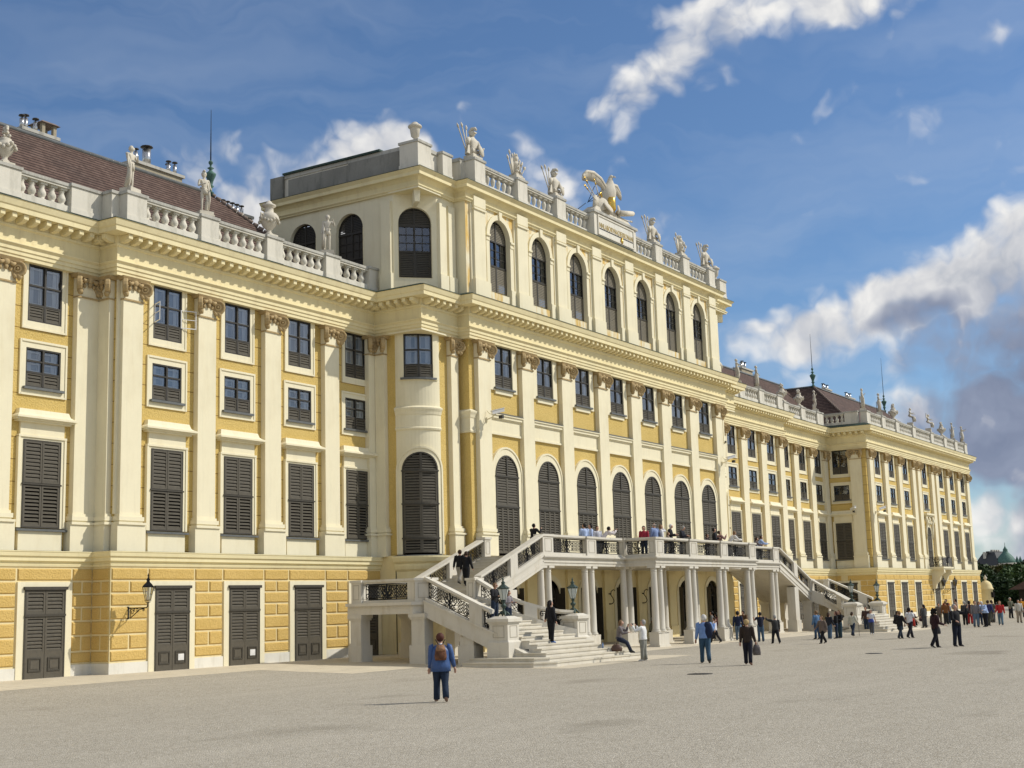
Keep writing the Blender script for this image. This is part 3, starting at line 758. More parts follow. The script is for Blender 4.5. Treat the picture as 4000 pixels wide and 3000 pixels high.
# belt course
BELT=[(.3,3.90),(GO+.04,3.90),(GO+.06,3.98),(GO+.02,4.0),(GO+.02,4.06),(GO+.12,4.10),(GO+.12,4.22),(GO+.18,4.27),(GO+.20,4.40),(GO+.22,4.42),(GO+.22,4.45,1),(.0,4.50)]
b=_MB(); b.sweep(PATH[:-1]+[(XT-.1,YL)],BELT); b.build('belt_course',[CREAM3,ZINC],PAL)
b=_MB(); b.sweep([(mx(XT)+.1,YL)]+PATHR[1:],BELT); b.build('belt_course',[CREAM3,ZINC],PAL)
BELTC=[(.05,3.2),(.12,3.3),(.14,3.75),(.25,3.85),(.3,4.0),(.3,4.1),(.42,4.2),(.5,4.38),(.5,4.45,1),(0,4.52)]
for arc in (ARC_L,ARC_R):
    b=_MB(); b.sweep(arc,BELTC); b.build('belt_course',[CREAM3,ZINC],PAL)
# ---- main entablature all along
FULL=[(14,YR),(XC,YR),(XC,YL),(XT,YL),(XT,YT),(PX0,YT),(PX0,YM),(PX1,YM),(PX1,YT),(mx(XT),YT),(mx(XT),YL),(RS,YL),(RS,YR),(EX0,YR),(EX0,YE),(EX1,YE),(EX1,60)]
ENT=[(-.6,14.95),(.26,14.95),(.26,15.10),(.30,15.10),(.30,15.25),(.34,15.25),(.34,15.38),(.43,15.46),(.43,15.49),(.27,15.52),(.27,16.05),(.33,16.08),(.35,16.16)]
CRN=[(.33,16.16),(.35,16.46),(.90,16.47),(.90,16.64),(.94,16.68),(1.0,16.86),(1.0,16.90),(1.03,16.90,1),(1.03,16.935,1),(.2,17.22)]
b=_MB(); b.sweep(FULL,ENT); b.build('entablature',[CREAM2],PAL)
CORN=_MB(); CORN.sweep(FULL,CRN)
# soffit closing the square corner over the curved bay
for sg in (0,1):
    pts=[(50.34,38.2),(50.34,36.39),(52.2,36.39)]+[(52.1,36.7)]+ [p for p in reversed(ARC_L)]
    pts=[(50.3,38.3),(50.3,36.35),(52.3,36.35),(52.3,38.3)]
    if sg: pts=[(mx(x),y) for x,y in pts][::-1]
    b=_MB(); b.prism(pts,14.955,15.02,0); b.build('corner_soffit',[CREAM],PAL)
def modillions(path,z0,z1,o0,o1,pitch,wd,name,skip=None):
    b=CORN
    P=[Vector(p) for p in path]
    for i in range(len(P)-1):
        d=P[i+1]-P[i]; L=d.length; d.normalize(); nrm=Vector((d.y,-d.x))
        a0=0; 
        ext0=-.28 if i>0 and (P[i]-P[i-1]).cross(d)<0 else (.40 if i>0 else 0)
        # outside corners gain a modillion, inside corners lose one
        def sgn(a,b_): return a.x*b_.y-a.y*b_.x
        s0=0 if i==0 else sgn((P[i]-P[i-1]),d); s1=0 if i==len(P)-2 else sgn(d,P[i+2]-P[i+1])
        t0=-.1 if s0>0 else (.62 if s0<0 else .2); t1=L+.1 if s1>0 else (L-.62 if s1<0 else L-.2)
        if t1-t0<.2: continue
        n=max(1,round((t1-t0)/pitch)); 
        for k in range(n+1):
            t=t0+(t1-t0)*k/n if n>0 else (t0+t1)/2; c=P[i]+d*t
            if skip and skip(c): continue
            def q(u,o): 
                p=c+d*u+nrm*o; return (p.x,p.y)
            h=wd/2
            A,B,Cc,D=q(-h,o0),q(h,o0),q(h,o1),q(-h,o1)
            E=q(h,o0+(o1-o0)*.55); Fq=q(-h,o0+(o1-o0)*.55)
            zm=z0+(z1-z0)*.35
            b.hexa([(*D,zm),(*Cc,zm),(*E,z0),(*Fq,z0)],[(*D,z1),(*Cc,z1),(*E,z1),(*Fq,z1)],0)
            b.hexa([(*Fq,z0),(*E,z0),(*B,z0-.02),(*A,z0-.02)],[(*Fq,z1),(*E,z1),(*B,z1),(*A,z1)],0)
    b.build(name,[CREAM2,COPPERD],PAL)
modillions(FULL,16.20,16.455,.34,.82,.493,.20,'cornice')
# ---- upper storey
UP=[(XT,46.3),(XT,38.15),(52.1,YT),(PX0,YT),(PX0,YM),(PX1,YM),(PX1,YT),(mx(52.1),YT),(mx(XT),38.15),(mx(XT),46.3)]
UPSQ=[(XT,46.3),(XT,YT),(PX0,YT),(PX0,YM),(PX1,YM),(PX1,YT),(mx(XT),YT),(mx(XT),46.3)]
u=_MB()
wall_sheet(u,F0(YM),PX0,PX1,17.0,22.3,[hole(x,1.95,17.75,21.62) for x in WIN_M],m=1)
wall_sheet(u,Fm(PX0,YT,-90),0,YT-YM,17,22.3); wall_sheet(u,Fm(PX1,YM,90),0,YT-YM,17,22.3)
wall_sheet(u,F0(YT),52.1,PX0,17,22.3); wall_sheet(u,F0(YT),PX1,mx(52.1),17,22.3)
wall_sheet(u,Fm(XT,46.3,-90),0,46.3-38.15,17,22.3,[hole(46.3-40.85,1.7,17.85,21.47),hole(46.3-43.85,1.7,17.85,21.47)],m=0)
wall_sheet(u,Fm(mx(XT),38.15,90),0,46.3-38.15,17,22.3)
for cxx,a in ((51.35,-45),(mx(51.35),45)):
    wall_sheet(u,Fm(cxx,37.4,a),-1.061,1.061,17,22.3,[hole(0,1.62,17.8,21.35)])
u.poly([(XT,46.3,17),(mx(XT),46.3,17),(mx(XT),46.3,22.3),(XT,46.3,22.3)],0)
u.build('upper_storey_wall',[CREAM,OCHRE_ST],PAL)
UENT=[(-.5,21.95),(.12,21.95),(.12,22.0),(.20,22.06),(.20,22.12),(.10,22.14),(.10,22.36),(.18,22.44),(.26,22.5),(.44,22.52),(.44,22.68),(.50,22.74),(.56,22.80),(.56,22.83),(.59,22.83,1),(.59,22.86,1),(.1,23.02)]
b=_MB(); b.sweep(UPSQ,UENT); b.build('upper_cornice',[CREAM2,COPPERD],PAL)
for sg in (0,1):
    pts=[(50.45,38.3),(50.45,36.5),(52.3,36.5),(52.3,38.3)]
    if sg: pts=[(mx(x),y) for x,y in pts][::-1]
    b=_MB(); b.prism(pts,21.952,22.05,0)
    bb=(lambda x,y:(mx(x) if sg else x,y))
    # console under the corner
    st=len(b.v); b.extr([(-.12,21.35),(.12,21.35),(.16,21.95),(-.16,21.95)],-.9,0,0)
    b.xf(Fm(51.35 if not sg else mx(51.35),37.4,-45 if not sg else 45),st)
    b.build('corner_soffit',[CREAM],PAL)
# slim piers, pilasters of the upper storey
UPIL=_MB(); UPIL.box(-.5,.5,-.20,.002,17.6,21.95,0); UPIL.box(-.66,.66,-.08,.002,17.2,21.95,0); UPIL.box(-.6,.6,-.28,.002,17.2,18.05,0); UPIL.box(-.56,.56,-.27,.002,21.62,21.72,0); UPIL.box(-.53,.53,-.23,.002,21.78,22.3,0)
UPM=UPIL.mesh('upper_pilaster_mesh',[CREAM])
for x in PIL_M: place('upper_pilaster',UPM,PAL,(x,YM,0))
UP2=_MB(); UP2.box(-.28,.28,-.16,.002,17.6,21.6,0); UP2.box(-.34,.34,-.22,.002,17.2,18.0,0)
UP2m=UP2.mesh('slim_pilaster_mesh',[CREAM])
for x in (52.45,53.2,mx(52.45),mx(53.2)): place('upper_pilaster',UP2m,PAL,(x,YT,0))
place('upper_pilaster',UP2m,PAL,(XT,38.5,0),-PI/2)
# ---- parapets
def sw(b,path,o0,o1,z0,z1,m=0):
    b.sweep(path,[(o1,z0),(o0,z0),(o0,z1),(o1,z1)],m)
def baluster(b,x,y,z0,z1,fat=False):
    h=z1-z0
    if fat: pr=[(.10,0),(.10,.05),(.05,.12),(.085,.25),(.125,.5),(.13,.62),(.08,.76),(.05,.84),(.06,.88)]
    else: pr=[(.15,0),(.15,.06),(.10,.10),(.12,.18),(.165,.32),(.16,.44),(.115,.60),(.09,.72),(.12,.80),(.13,.88)]
    b.lathe([(r,hh*h) for r,hh in pr],x,y,z0,8,0,True)
    b.box(x-.15,x+.15,y-.15,y+.15,z1-h*.12,z1,0)
BAL={}
def bal_section(x0,x1,y,zb,fat=False,rz=0,o=None):
    L=round(x1-x0,2); k=(L,fat)
    if k not in BAL:
        b=_MB(); H=1.12 if not fat else 1.2; t=.19
        b.box(0,L,-t,t,0,.26,0); b.box(0,L,-t-.03,t+.03,H-.20,H-.12,0); b.box(0,L,-t-.07,t+.07,H-.12,H,1)
        n=max(1,round(L/(.50 if not fat else .50)))
        for i in range(n): baluster(b,L*(i+.5)/n,0,.26,H-.20,fat)
        BAL[k]=b.mesh('balustrade_mesh',[STONE,STONE_G])
    place('balustrade',BAL[k],PAL,(x0,y,zb),math.radians(rz))
PED={}
def ped(x,y,zb,w=1.0,H=1.16,d=.6,rz=0,mats=None,name='parapet_pedestal'):
    k=(w,H,d)
    if k not in PED:
        b=_MB(); b.box(-w/2,w/2,-d/2,d/2,0,H-.12,0); b.box(-w/2-.05,w/2+.05,-d/2-.05,d/2+.05,H-.12,H,1); b.box(-w/2-.03,w/2+.03,-d/2-.03,d/2+.03,0,.2,0)
        PED[k]=b.mesh('parapet_pedestal_mesh',[STONE,STONE_G])
    place(name,PED[k],PAL,(x,y,zb),math.radians(rz))
ZP=17.2
def parapet_run(xs,y,zb=ZP,fat=False,w=1.0,H=1.16):
    for x in xs: ped(x,y,zb,w,H)
    for a,c in zip(xs[:-1],xs[1:]): bal_section(a+w/2,c-w/2,y,zb,fat)
yo=-.06
parapet_run([22.3,26.28,30.22],YR+yo); bal_section(30.72,33.0,YR+yo,ZP); ped(33.75,YR+yo,ZP,1.5)
ped(34.78,YR-.4,ZP,.62,1.16,1.0)
parapet_run(PIL_W[:1]+PIL_W[1:]+[50.4],YL+yo)
parapet_run([87.4]+PIL_R,YL+yo); ped(104.0,YR-.4,ZP,.62,1.16,1.0)
bal_section(104.3,107.05,YR+yo,ZP)
parapet_run([107.55,111.6,115.6],YR+yo); ped(116.4,YR+yo,ZP,.6)
EPED=[118.2,122.7,127.05,132.6,139.1,144.2,148.6,152.7]
parapet_run(EPED,YE+yo)
bal_section(YR-39.9 if 0 else 0,2.1,0,ZP) if 0 else None
# side balustrade of the far wing
def side_run():
    L=1.9
    bal_section(0,L,0,ZP)
k=(1.9,False)
b=_MB()
BALS=[]
bal_section(900,901.9,900,0)
o=[o for o in PAL.children if o.name.startswith('balustrade') and abs(o.location.x-900)<1][0]
o.location=(EX0+.06,40.3,ZP); o.rotation_euler.z=-PI/2
ped(EX0+.06,37.75,ZP,1.2,1.16,.5,-90)
# upper parapet
ZU=22.98
for x in PIL_M:
    if x not in (PIL_M[3],PIL_M[4]): ped(x,YM+.1,ZU,.95,1.32,.8)
for i in (0,1,2,4,5,6):
    if i in (0,1): bal_section(PIL_M[i]+.475,PIL_M[i+1]-.475,YM+.1,ZU,True)
    if i==2: bal_section(PIL_M[2]+.475,66.3,YM+.1,ZU,True)
    if i==4: bal_section(71.43,PIL_M[5]-.475,YM+.1,ZU,True)
    if i in (5,6): bal_section(PIL_M[i]+.475,PIL_M[i+1]-.475,YM+.1,ZU,True)
b=_MB(); b.box(66.25,71.5,YM-.45,YM+.5,22.98,24.3,0); b.box(66.15,71.6,YM-.55,YM+.6,24.3,24.45,1)
b.box(66.7,71.05,YM-.475,YM-.45,23.12,24.15,2); frame_rect(b,66.62,71.13,23.04,24.23,.08,YM-.52,YM-.45,0)
attic=b.build('attic_block',[STONE,STONE_G,PLINTH],PAL)
b=_MB()
for sg in (0,1):
    pa=[(50.75,46.0),(50.75,36.8),(53.8,36.8),(53.8,36.3)]
    if sg: pa=[(mx(x),y) for x,y in pa][::-1]
    b=_MB(); sw(b,pa,0,-.4,22.95,24.1,0); sw(b,pa,.06,-.46,24.1,24.28,1); b.build('solid_parapet',[STONE,STONE_G],PAL)
b=_MB(); b.box(50.68,50.76,37.9,44.9,23.08,24.0,0); b.box(50.60,50.78,37.6,40.9,22.96,24.06,0)
b.box(50.58,51.1,45.2,46.05,22.95,24.25,0); b.box(50.56,51.15,38.9,45.2,24.28,24.38,1); b.build('side_parapet_panel',[DARKST,COPPERD],PAL)
for x in (50.95,mx(50.95)): ped(x,37.0,ZU,1.1,1.36,1.1)
ped(52.9,36.72,ZU,.8,1.32,.5); ped(mx(52.9),36.72,ZU,.8,1.32,.5)
# flat roofs and wing roofs
b=_MB(); b.prism([(XT+.1,36.8),(mx(XT)-.1,36.8),(mx(XT)-.1,46.2),(XT+.1,46.2)],22.8,23.05,0)
b.prism([(PX0+.1,36.2),(PX1-.1,36.2),(PX1-.1,37),(PX0+.1,37)],22.8,23.04,0)
b.prism([(14,YR+.2),(XC+.2,YR+.2),(XC+.2,YL+.2),(XT,YL+.2),(XT,52),(14,52)],16.95,17.24,0)
b.prism([(mx(XT),YL+.2),(RS-.2,YL+.2),(RS-.2,YR+.2),(EX0+.2,YR+.2),(EX0+.2,YE+.2),(EX1-.2,YE+.2),(EX1-.2,60),(mx(XT),60)],16.95,17.23,0)
b.build('flat_roof',[ZINC],PAL)
def roof(polys,name='roof'):
    v=[];f=[];uvs=[]
    for p in polys:
        p=[Vector(q) for q in p]; n=len(v); v+= [tuple(q) for q in p]; f.append(tuple(range(n,n+len(p))))
        e=(p[1]-p[0]).normalized(); nn=(p[1]-p[0]).cross(p[-1]-p[0]).normalized(); up=nn.cross(e)
        uvs+= [((q-p[0]).dot(e)+p[0].x*.0,(q-p[0]).dot(up)) for q in p]
    me=bpy.data.meshes.new(name); me.from_pydata(v,[],f); me.materials.append(ROOF); uv=me.uv_layers.new(name='UVMap')
    for i,l in enumerate(me.loops): uv.data[i].uv=uvs[l.vertex_index]
    o=bpy.data.objects.new(name,me); COL.objects.link(o); o.parent=PAL; return o
R1=roof([[(8,40.9,17.3),(51.4,40.9,17.3),(46.65,46.4,22.5),(8,46.4,22.5)],[(51.4,40.9,17.3),(51.4,51.9,17.3),(46.65,46.4,22.5)],[(51.4,51.9,17.3),(8,51.9,17.3),(8,46.4,22.5),(46.65,46.4,22.5)]])
R2=roof([[(87.3,41.2,17.3),(124,41.2,17.3),(124,46.6,22.45),(87.3,46.6,22.45)],[(124,52,17.3),(87.3,52,17.3),(87.3,46.6,22.45),(124,46.6,22.45)]])
R3=roof([[(118.7,60,17.3),(118.7,37.97,17.3),(124.1,43.4,22),(124.1,60,22)],[(118.7,37.97,17.3),(152.2,37.97,17.3),(146.8,43.4,22),(124.1,43.4,22)],[(152.2,37.97,17.3),(152.2,60,17.3),(146.8,60,22),(146.8,43.4,22)],[(129.5,60,17.3),(124.1,60,22),(124.1,43.4,22),(129.5,48.8,17.3)],[(129.5,48.8,17.3),(124.1,43.4,22),(146.8,43.4,22),(141.4,48.8,17.3)]])
def ridge(R,pts):
    b=_MB(); b.tube(pts,.11,6,0); b.build('ridge_cap',[ZINC],R)
ridge(R1,[(8,46.4,22.52),(46.65,46.4,22.52)]); ridge(R2,[(87.3,46.6,22.47),(124,46.6,22.47)]); ridge(R3,[(124.1,60,22.03),(124.1,43.4,22.03),(146.8,43.4,22.03)])
def hipcap(R,a,c,n=28):
    b=_MB(); a=Vector(a);c=Vector(c)
    for i in range(n):
        p=a.lerp(c,i/n); q=a.lerp(c,(i+.85)/n); b.tube([p+Vector((0,0,.03)),q+Vector((0,0,.06))],[.09,.12],6,0)
    b.build('hip_tiles',[TILEC],R)
TILEC=flat('pale_mortared_hip_tile',(.22,.17,.14),.85,0,.2,.3,6)
hipcap(R1,(46.65,46.4,22.5),(51.4,40.9,17.3)); hipcap(R3,(124.1,43.4,22),(118.7,37.97,17.3)); 
def chimney(R,x0,x1,y0,y1,zb,zt,pipes,mat=BRICKP,cowl=None):
    b=_MB(); y0+=.35; y1+=.35; cowl=(cowl[0],cowl[1]+.35) if cowl else None; pipes=[(x_,y_+.35,r_*.85,h_) for x_,y_,r_,h_ in pipes]
    b.box(x0,x1,y0,y1,zb,zt-.14,0); b.box(x0-.1,x1+.1,y0-.1,y1+.1,zt-.14,zt,1)
    o=b.build('chimney',[mat,STONE_G],R)
    for (x,y,r,h) in pipes:
        p=_MB(); p.lathe([(r,0),(r,h-.16),(r*.3,h-.15),(r*.3,h-.06),(r*1.5,h-.05),(r*1.3,h)],x,y,zt,10,0); 
        p.m=[1 if i>=10*2 else 0 for i in range(len(p.m))]
        p.build('flue_pipe',[STEEL,SHUTF],o)
    if cowl:
        x,y=cowl; c=_MB()
        for dx,dy in ((-.3,-.3),(.3,-.3),(.3,.3),(-.3,.3)): c.box(x+dx-.08,x+dx+.08,y+dy-.08,y+dy+.08,zt,zt+.5,0)
        c.hexa([(x-.5,y-.5,zt+.5),(x+.5,y-.5,zt+.5),(x+.5,y+.5,zt+.5),(x-.5,y+.5,zt+.5)],[(x-.35,y-.35,zt+.62),(x+.35,y-.35,zt+.62),(x+.35,y+.35,zt+.62),(x-.35,y+.35,zt+.62)],1)
        c.build('chimney_cowl',[BRICKP,TILEC],o)
    return o
chimney(R1,35.6,37.4,46.1,46.9,21.8,22.78,[(35.75,46.35,.12,.62),(36.05,46.5,.12,.75),(36.45,46.35,.12,.66)],cowl=(37.0,46.5))
chimney(R1,41.8,44.8,46.1,46.8,21.8,23.0,[(42.15,46.4,.11,.7),(42.85,46.45,.24,1.0),(44.15,46.35,.11,.62),(44.35,46.6,.11,.58),(44.55,46.35,.11,.66)])
chimney(R1,47.2,49.4,45.9,46.6,20.3,22.0,[(47.4+.33*i,46.25,.11,.55) for i in range(6)])
chimney(R2,103.2,105.2,46.3,47.0,21.9,23.0,[(103.5,46.6,.13,.8),(104.1,46.6,.16,.75),(104.6,46.6,.16,.75)])
chimney(R2,114.6,117.2,46.4,47.6,21.9,23.1,[(115.3,46.7,.13,.55),(116.0,46.9,.15,.8),(116.6,46.9,.15,.75)])
chimney(R3,127.6,129.4,43.1,43.8,21.6,22.35,[(127.9,43.4,.15,.5),(128.5,43.5,.15,.5),(129.1,43.4,.15,.5)])
chimney(R3,134.5,136.6,43.1,43.8,21.6,22.3,[(134.9,43.4,.15,.5),(135.5,43.4,.15,.45),(136.1,43.4,.15,.5)])
def finial(R,x,y,z,hrod,s=1):
    b=_MB(); b.lathe([(q*s,h*s) for q,h in ((.16,-.2),(.16,.05),(.22,.1),(.10,.22),(.10,.4),(.2,.5),(.12,.58),(.16,.8),(.30,1.15),(.33,1.25),(.14,1.4),(.07,1.5),(.2,1.6),(.06,1.68),(.06,1.8),(.13,1.9),(.13,1.98),(.04,2.08))],x,y,z,12,0)
    b.tube([(x,y,z+2.0*s),(x,y,z+hrod)],[.035,.012],5,1); b.build('roof_finial',[COPPER,IRON],R)
finial(R1,46.65,46.4,22.5,4.4,.85); finial(R3,124.1,43.4,22.0,5.2,.9); finial(R3,146.8,43.4,22.0,6.0,.9)
# roof light and striped gutter pipe by the left statue
b=_MB(); b.hexa([(37.3,41.9,18.25),(38.3,41.9,18.25),(38.3,43.3,19.55),(37.3,43.3,19.55)],[(37.3,41.7,18.4),(38.3,41.7,18.4),(38.3,43.1,19.75),(37.3,43.1,19.75)],0); b.build('roof_light',[ZINC],R1)
b=_MB(); 
for i in range(9):
    t=i/9; t1=(i+.8)/9; b.tube([(38.55,41.75+1.5*t,18.35+1.42*t),(38.55,41.75+1.5*t1,18.35+1.42*t1)],[.17,.13],8,i%2)
b.build('roll_ridge',[TILEC,STONE],R1)
# ---- balcony and ornament of the far wing
bx=WIN_E[3]
b=_MB(); b.box(bx-1.9,bx+1.9,YE-1.75,YE-.3,4.46,4.62,0); b.box(bx-1.8,bx+1.8,YE-1.65,YE-.3,4.34,4.46,0)
for s in (-1,1):
    st=len(b.v); b.extr([(0,4.34),(-1.25,4.34),(-1.28,4.05),(-.9,3.75),(-.75,3.3),(-.45,3.0),(-.35,2.55),(0,2.5)],-.2,.2,0)
    b.xf(Matrix.Translation((bx+s*1.35,YE-.42,0))@Matrix.Rotation(PI/2,4,'Z')@Matrix.Rotation(0,4,'X'),st)
fb=b.build('balcony',[CREAM],PAL)
ow=_MB()
W_FR=arch_shut(1.4,3.35,[.05,1.7,3.3,4.05],.02,'french_window',quad=False,outer=.25)
W_FR.put(bx,YE,4.55)
ow.box(bx-1.5,bx+1.5,YE-.45,YE,9.75,9.92,0); ow.box(bx-1.3,bx+1.3,YE-.3,YE,9.6,9.75,0)
for s in (-1,1):
    ow.tube([(bx+s*1.05,YE-.18,9.6),(bx+s*1.15,YE-.25,9.2),(bx+s*.95,YE-.22,8.85),(bx+s*1.1,YE-.15,8.3),(bx+s*1.0,YE-.12,7.4)],[.16,.2,.12,.14,.08],6,0)
for i in range(7): ow.ball((bx-.6+.2*i,YE-.2,9.05+.12*math.sin(i*2.1)),.14,6,0)
ow.ball((bx,YE-.22,9.3),.26,8,0,.6,1.2); ow.build('window_crest',[CREAM],PAL)

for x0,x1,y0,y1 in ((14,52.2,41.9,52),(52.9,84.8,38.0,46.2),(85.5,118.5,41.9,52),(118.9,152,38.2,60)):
    b=_MB(); b.box(x0,x1,y0,y1,-.3,16.9,0); b.build('sky_blocking_core',[DARK],PAL)  # unseen dark boxes added to stop sky showing through wall seams
# ------------------------------------------------------------------ ground
def gz(y): 
    t=max(0,min(1,(y-29)/9.0)); return -.25+.25*t
g=_MB(); ysl=[-400,-60,10,20,26,29,30.5,32,33.5,35,36.5,38,40,60,300]
for i in range(len(ysl)-1):
    a,b=ysl[i],ysl[i+1]; g.poly([(-300,a,gz(a)),(900,a,gz(a)),(900,b,gz(b)),(-300,b,gz(b))])
tag(g.build('ground',[GRAVEL]),kind='structure')
def sheet(x0,x1,y0,y1,b,dz=.004):
    ys_=sorted({y0,y1,*[y for y in ysl if y0<y<y1]})
    for i in range(len(ys_)-1): a,c=ys_[i],ys_[i+1]; b.poly([(x0,a,gz(a)+dz),(x1,a,gz(a)+dz),(x1,c,gz(c)+dz),(x0,c,gz(c)+dz)])
p=_MB()
sheet(10,38.6,35.6,40.6,p); sheet(38.6,43.2,31.2,40.2,p); sheet(43.2,54.0,24.9,38.5,p); sheet(54.0,83.7,29.4,37,p); sheet(83.7,95.0,24.9,38.5,p); sheet(95.0,118,34.6,40.6,p); sheet(118,156,34.2,37,p)
tag(p.build('pavement',[PAVE]),kind='structure')
# ------------------------------------------------------------------ garden staircase
STC=empty('garden_staircase',(0,0,0),0,'pale stone double staircase and balcony on paired columns with black iron railings against the palace','staircase')
def scroll(c,r,a0,turns,sgn=1,n=14,r1=.12):
    return [(c[0]+r*(1-(1-r1)*i/n)*math.cos(a0+sgn*turns*2*PI*i/n),c[1]+r*(1-(1-r1)*i/n)*math.sin(a0+sgn*turns*2*PI*i/n)) for i in range(n+1)]
def iron(name,p0,p1,zb0,zb1,H,parent=None,tree=True):
    """wrought panel between plan points p0,p1 with sloping bottom zb0..zb1 and height H"""
    L=math.dist(p0,p1); b=_MB(); paths=[]
    m=.03; hw=L/2
    paths+= [([(m,m),(L-m,m)],.012),([(m,H-m),(L-m,H-m)],.012),([(m,m),(m,H-m)],.010),([(L-m,m),(L-m,H-m)],.010),([(m,.11),(L-m,.11)],.008),([(m,H-.11),(L-m,H-.11)],.008)]
    # central stem
    paths.append(([(hw,m),(hw+.03,H*.3),(hw-.03,H*.6),(hw,H-m)],.030))
    for s in (-1,1):
        for zc,r,a in ((.2,.13,-.6),(.48,.15,-.2),(.76,.12,.4)):
            paths.append(([(hw+s*(x),z) for x,z in scroll((.18,H*zc),r*min(1,L/2.2),PI+a,1.1,1)],.013))
        paths.append(([(hw,H*.15),(hw+s*.2,H*.35),(hw+s*.34,H*.62),(hw+s*.30,H*.9)],.016))
        paths.append(([(hw+s*.02,H*.3),(hw+s*.13,H*.6),(hw+s*.11,H*.86)],.018))
        paths.append(([(hw+s*(L*.47-.04+0*x)-s*x,z) for x,z in scroll((.02,H*.75),.12,PI/2,1.0,1)],.013))
        paths.append(([(hw+s*(L*.47-.04)-s*x,z) for x,z in scroll((.02,H*.28),.12,-PI/2,1.0,-1)],.013))
    # lattice each side
    la,lb=.38,hw-.14
    if lb-la>.2:
        for s in (-1,1):
            k=max(2,int((lb-la)/.13)); st=(lb-la)/k; hh=H-.22
            for i in range(-int(hh/st),k):
                for d in (1,-1):
                    x0=la+i*st; pts=[]
                    t0=max(0,-i*st); t1=min(hh,(k-i)*st)
                    if t1-t0<.05: continue
                    za,zb=(.11+t0,.11+t1) if d>0 else (H-.11-t0,H-.11-t1)
                    paths.append(([(hw+s*(x0+t0),za),(hw+s*(x0+t1),zb)],.010))
    for ps,r in paths:
        q=[]
        for x,z in ps:
            t=min(1,max(0,x/L)); q.append((p0[0]+(p1[0]-p0[0])*t,p0[1]+(p1[1]-p0[1])*t,zb0+(zb1-zb0)*t+z))
        b.tube(q,r*1.45,4,0,False)
    for s in (-1,1):
        if lb-la>.2:
            for i in range(3):
                for j in range(3):
                    x=hw+s*(la+(lb-la)*(i+.5)/3); z=H*(.3+.2*j); t=x/L
                    b.ball((p0[0]+(p1[0]-p0[0])*t,p0[1]+(p1[1]-p0[1])*t,zb0+(zb1-zb0)*t+z),.028,4,0)
    return b.build(name,[IRON],parent or STC)
def obox(b,p0,p1,za,zb,t,h0,h1,m=0,ext=0):
    """a beam along p0->p1 (plan), base heights za,zb, thickness 2t, from +h0 to +h1 above base"""
    d=Vector((p1[0]-p0[0],p1[1]-p0[1])).normalized(); n=Vector((-d.y,d.x))*t
    P0=Vector(p0)-d*ext; P1=Vector(p1)+d*ext
    q=lambda P,s,z:(P.x+n.x*s,P.y+n.y*s,z)
    b.hexa([q(P0,-1,za+h0),q(P1,-1,zb+h0),q(P1,1,zb+h0),q(P0,1,za+h0)],[q(P0,-1,za+h1),q(P1,-1,zb+h1),q(P1,1,zb+h1),q(P0,1,za+h1)],m)
def post(b,x,y,z,w=.95,d=.42,H=.94,ang=0,panel=True):
    st=len(b.v)
    b.box(-w/2,w/2,-d/2,d/2,0,H-.1,0); b.box(-w/2-.05,w/2+.05,-d/2-.05,d/2+.05,H-.1,H,0)
    if panel:
        for sg in (-1,1): frame_rect(b,-w*.32,w*.32,.14,H-.2,.018,sg*d/2-.012,sg*d/2+.012,1)
        frame_rect_y(b,-w/2,w/2,-d*.3,d*.3,.14,H-.2)
    b.xf(Matrix.Translation((x,y,z))@Matrix.Rotation(ang,4,'Z'),st)
def frame_rect_y(b,xa,xb,y0,y1,z0,z1):
    for x in (xa,xb):
        for (a,c,e,f) in ((y0,y0+.018,z0,z1),(y1-.018,y1,z0,z1),(y0,y1,z0,z0+.018),(y0,y1,z1-.018,z1)): b.box(x-.01,x+.01,a,c,e,f,1)
LINE=flat('shadow_joint_line',(.38,.34,.26),.9)
def rail_run(p0,p1,z0,z1,nm='railing',H=.94,panels=1,mids=()):
    """stone rails with iron panels; z0,z1 = base heights at the ends. Each run is one railing part"""
    b=_MB(); obox(b,p0,p1,z0,z1,.15,0,.10); obox(b,p0,p1,z0,z1,.12,H-.15,H-.10); obox(b,p0,p1,z0,z1,.18,H-.10,H)
    L=math.dist(p0,p1); ts=[0,*[m for m in mids],1]
    for m in mids:
        x=p0[0]+(p1[0]-p0[0])*m; y=p0[1]+(p1[1]-p0[1])*m; z=z0+(z1-z0)*m; a=.3/L
        obox(b,(p0[0]+(p1[0]-p0[0])*(m-a),p0[1]+(p1[1]-p0[1])*(m-a)),(p0[0]+(p1[0]-p0[0])*(m+a),p0[1]+(p1[1]-p0[1])*(m+a)),z0+(z1-z0)*(m-a),z0+(z1-z0)*(m+a),.19,.0,H-.1)
    o=b.build(nm,[STAIR],STC)
    for i in range(len(ts)-1):
        a,c=ts[i]+(.3/L if i else .02),ts[i+1]-(.3/L if i<len(ts)-2 else .02)
        q=lambda t:(p0[0]+(p1[0]-p0[0])*t,p0[1]+(p1[1]-p0[1])*t)
        iron('iron_panel',q(a),q(c),z0+(z1-z0)*a+.10,z0+(z1-z0)*c+.10,H-.25,o)
ZL=2.33; ZB=4.37; Y1=32.5; Y2=30.75; YB=35.55
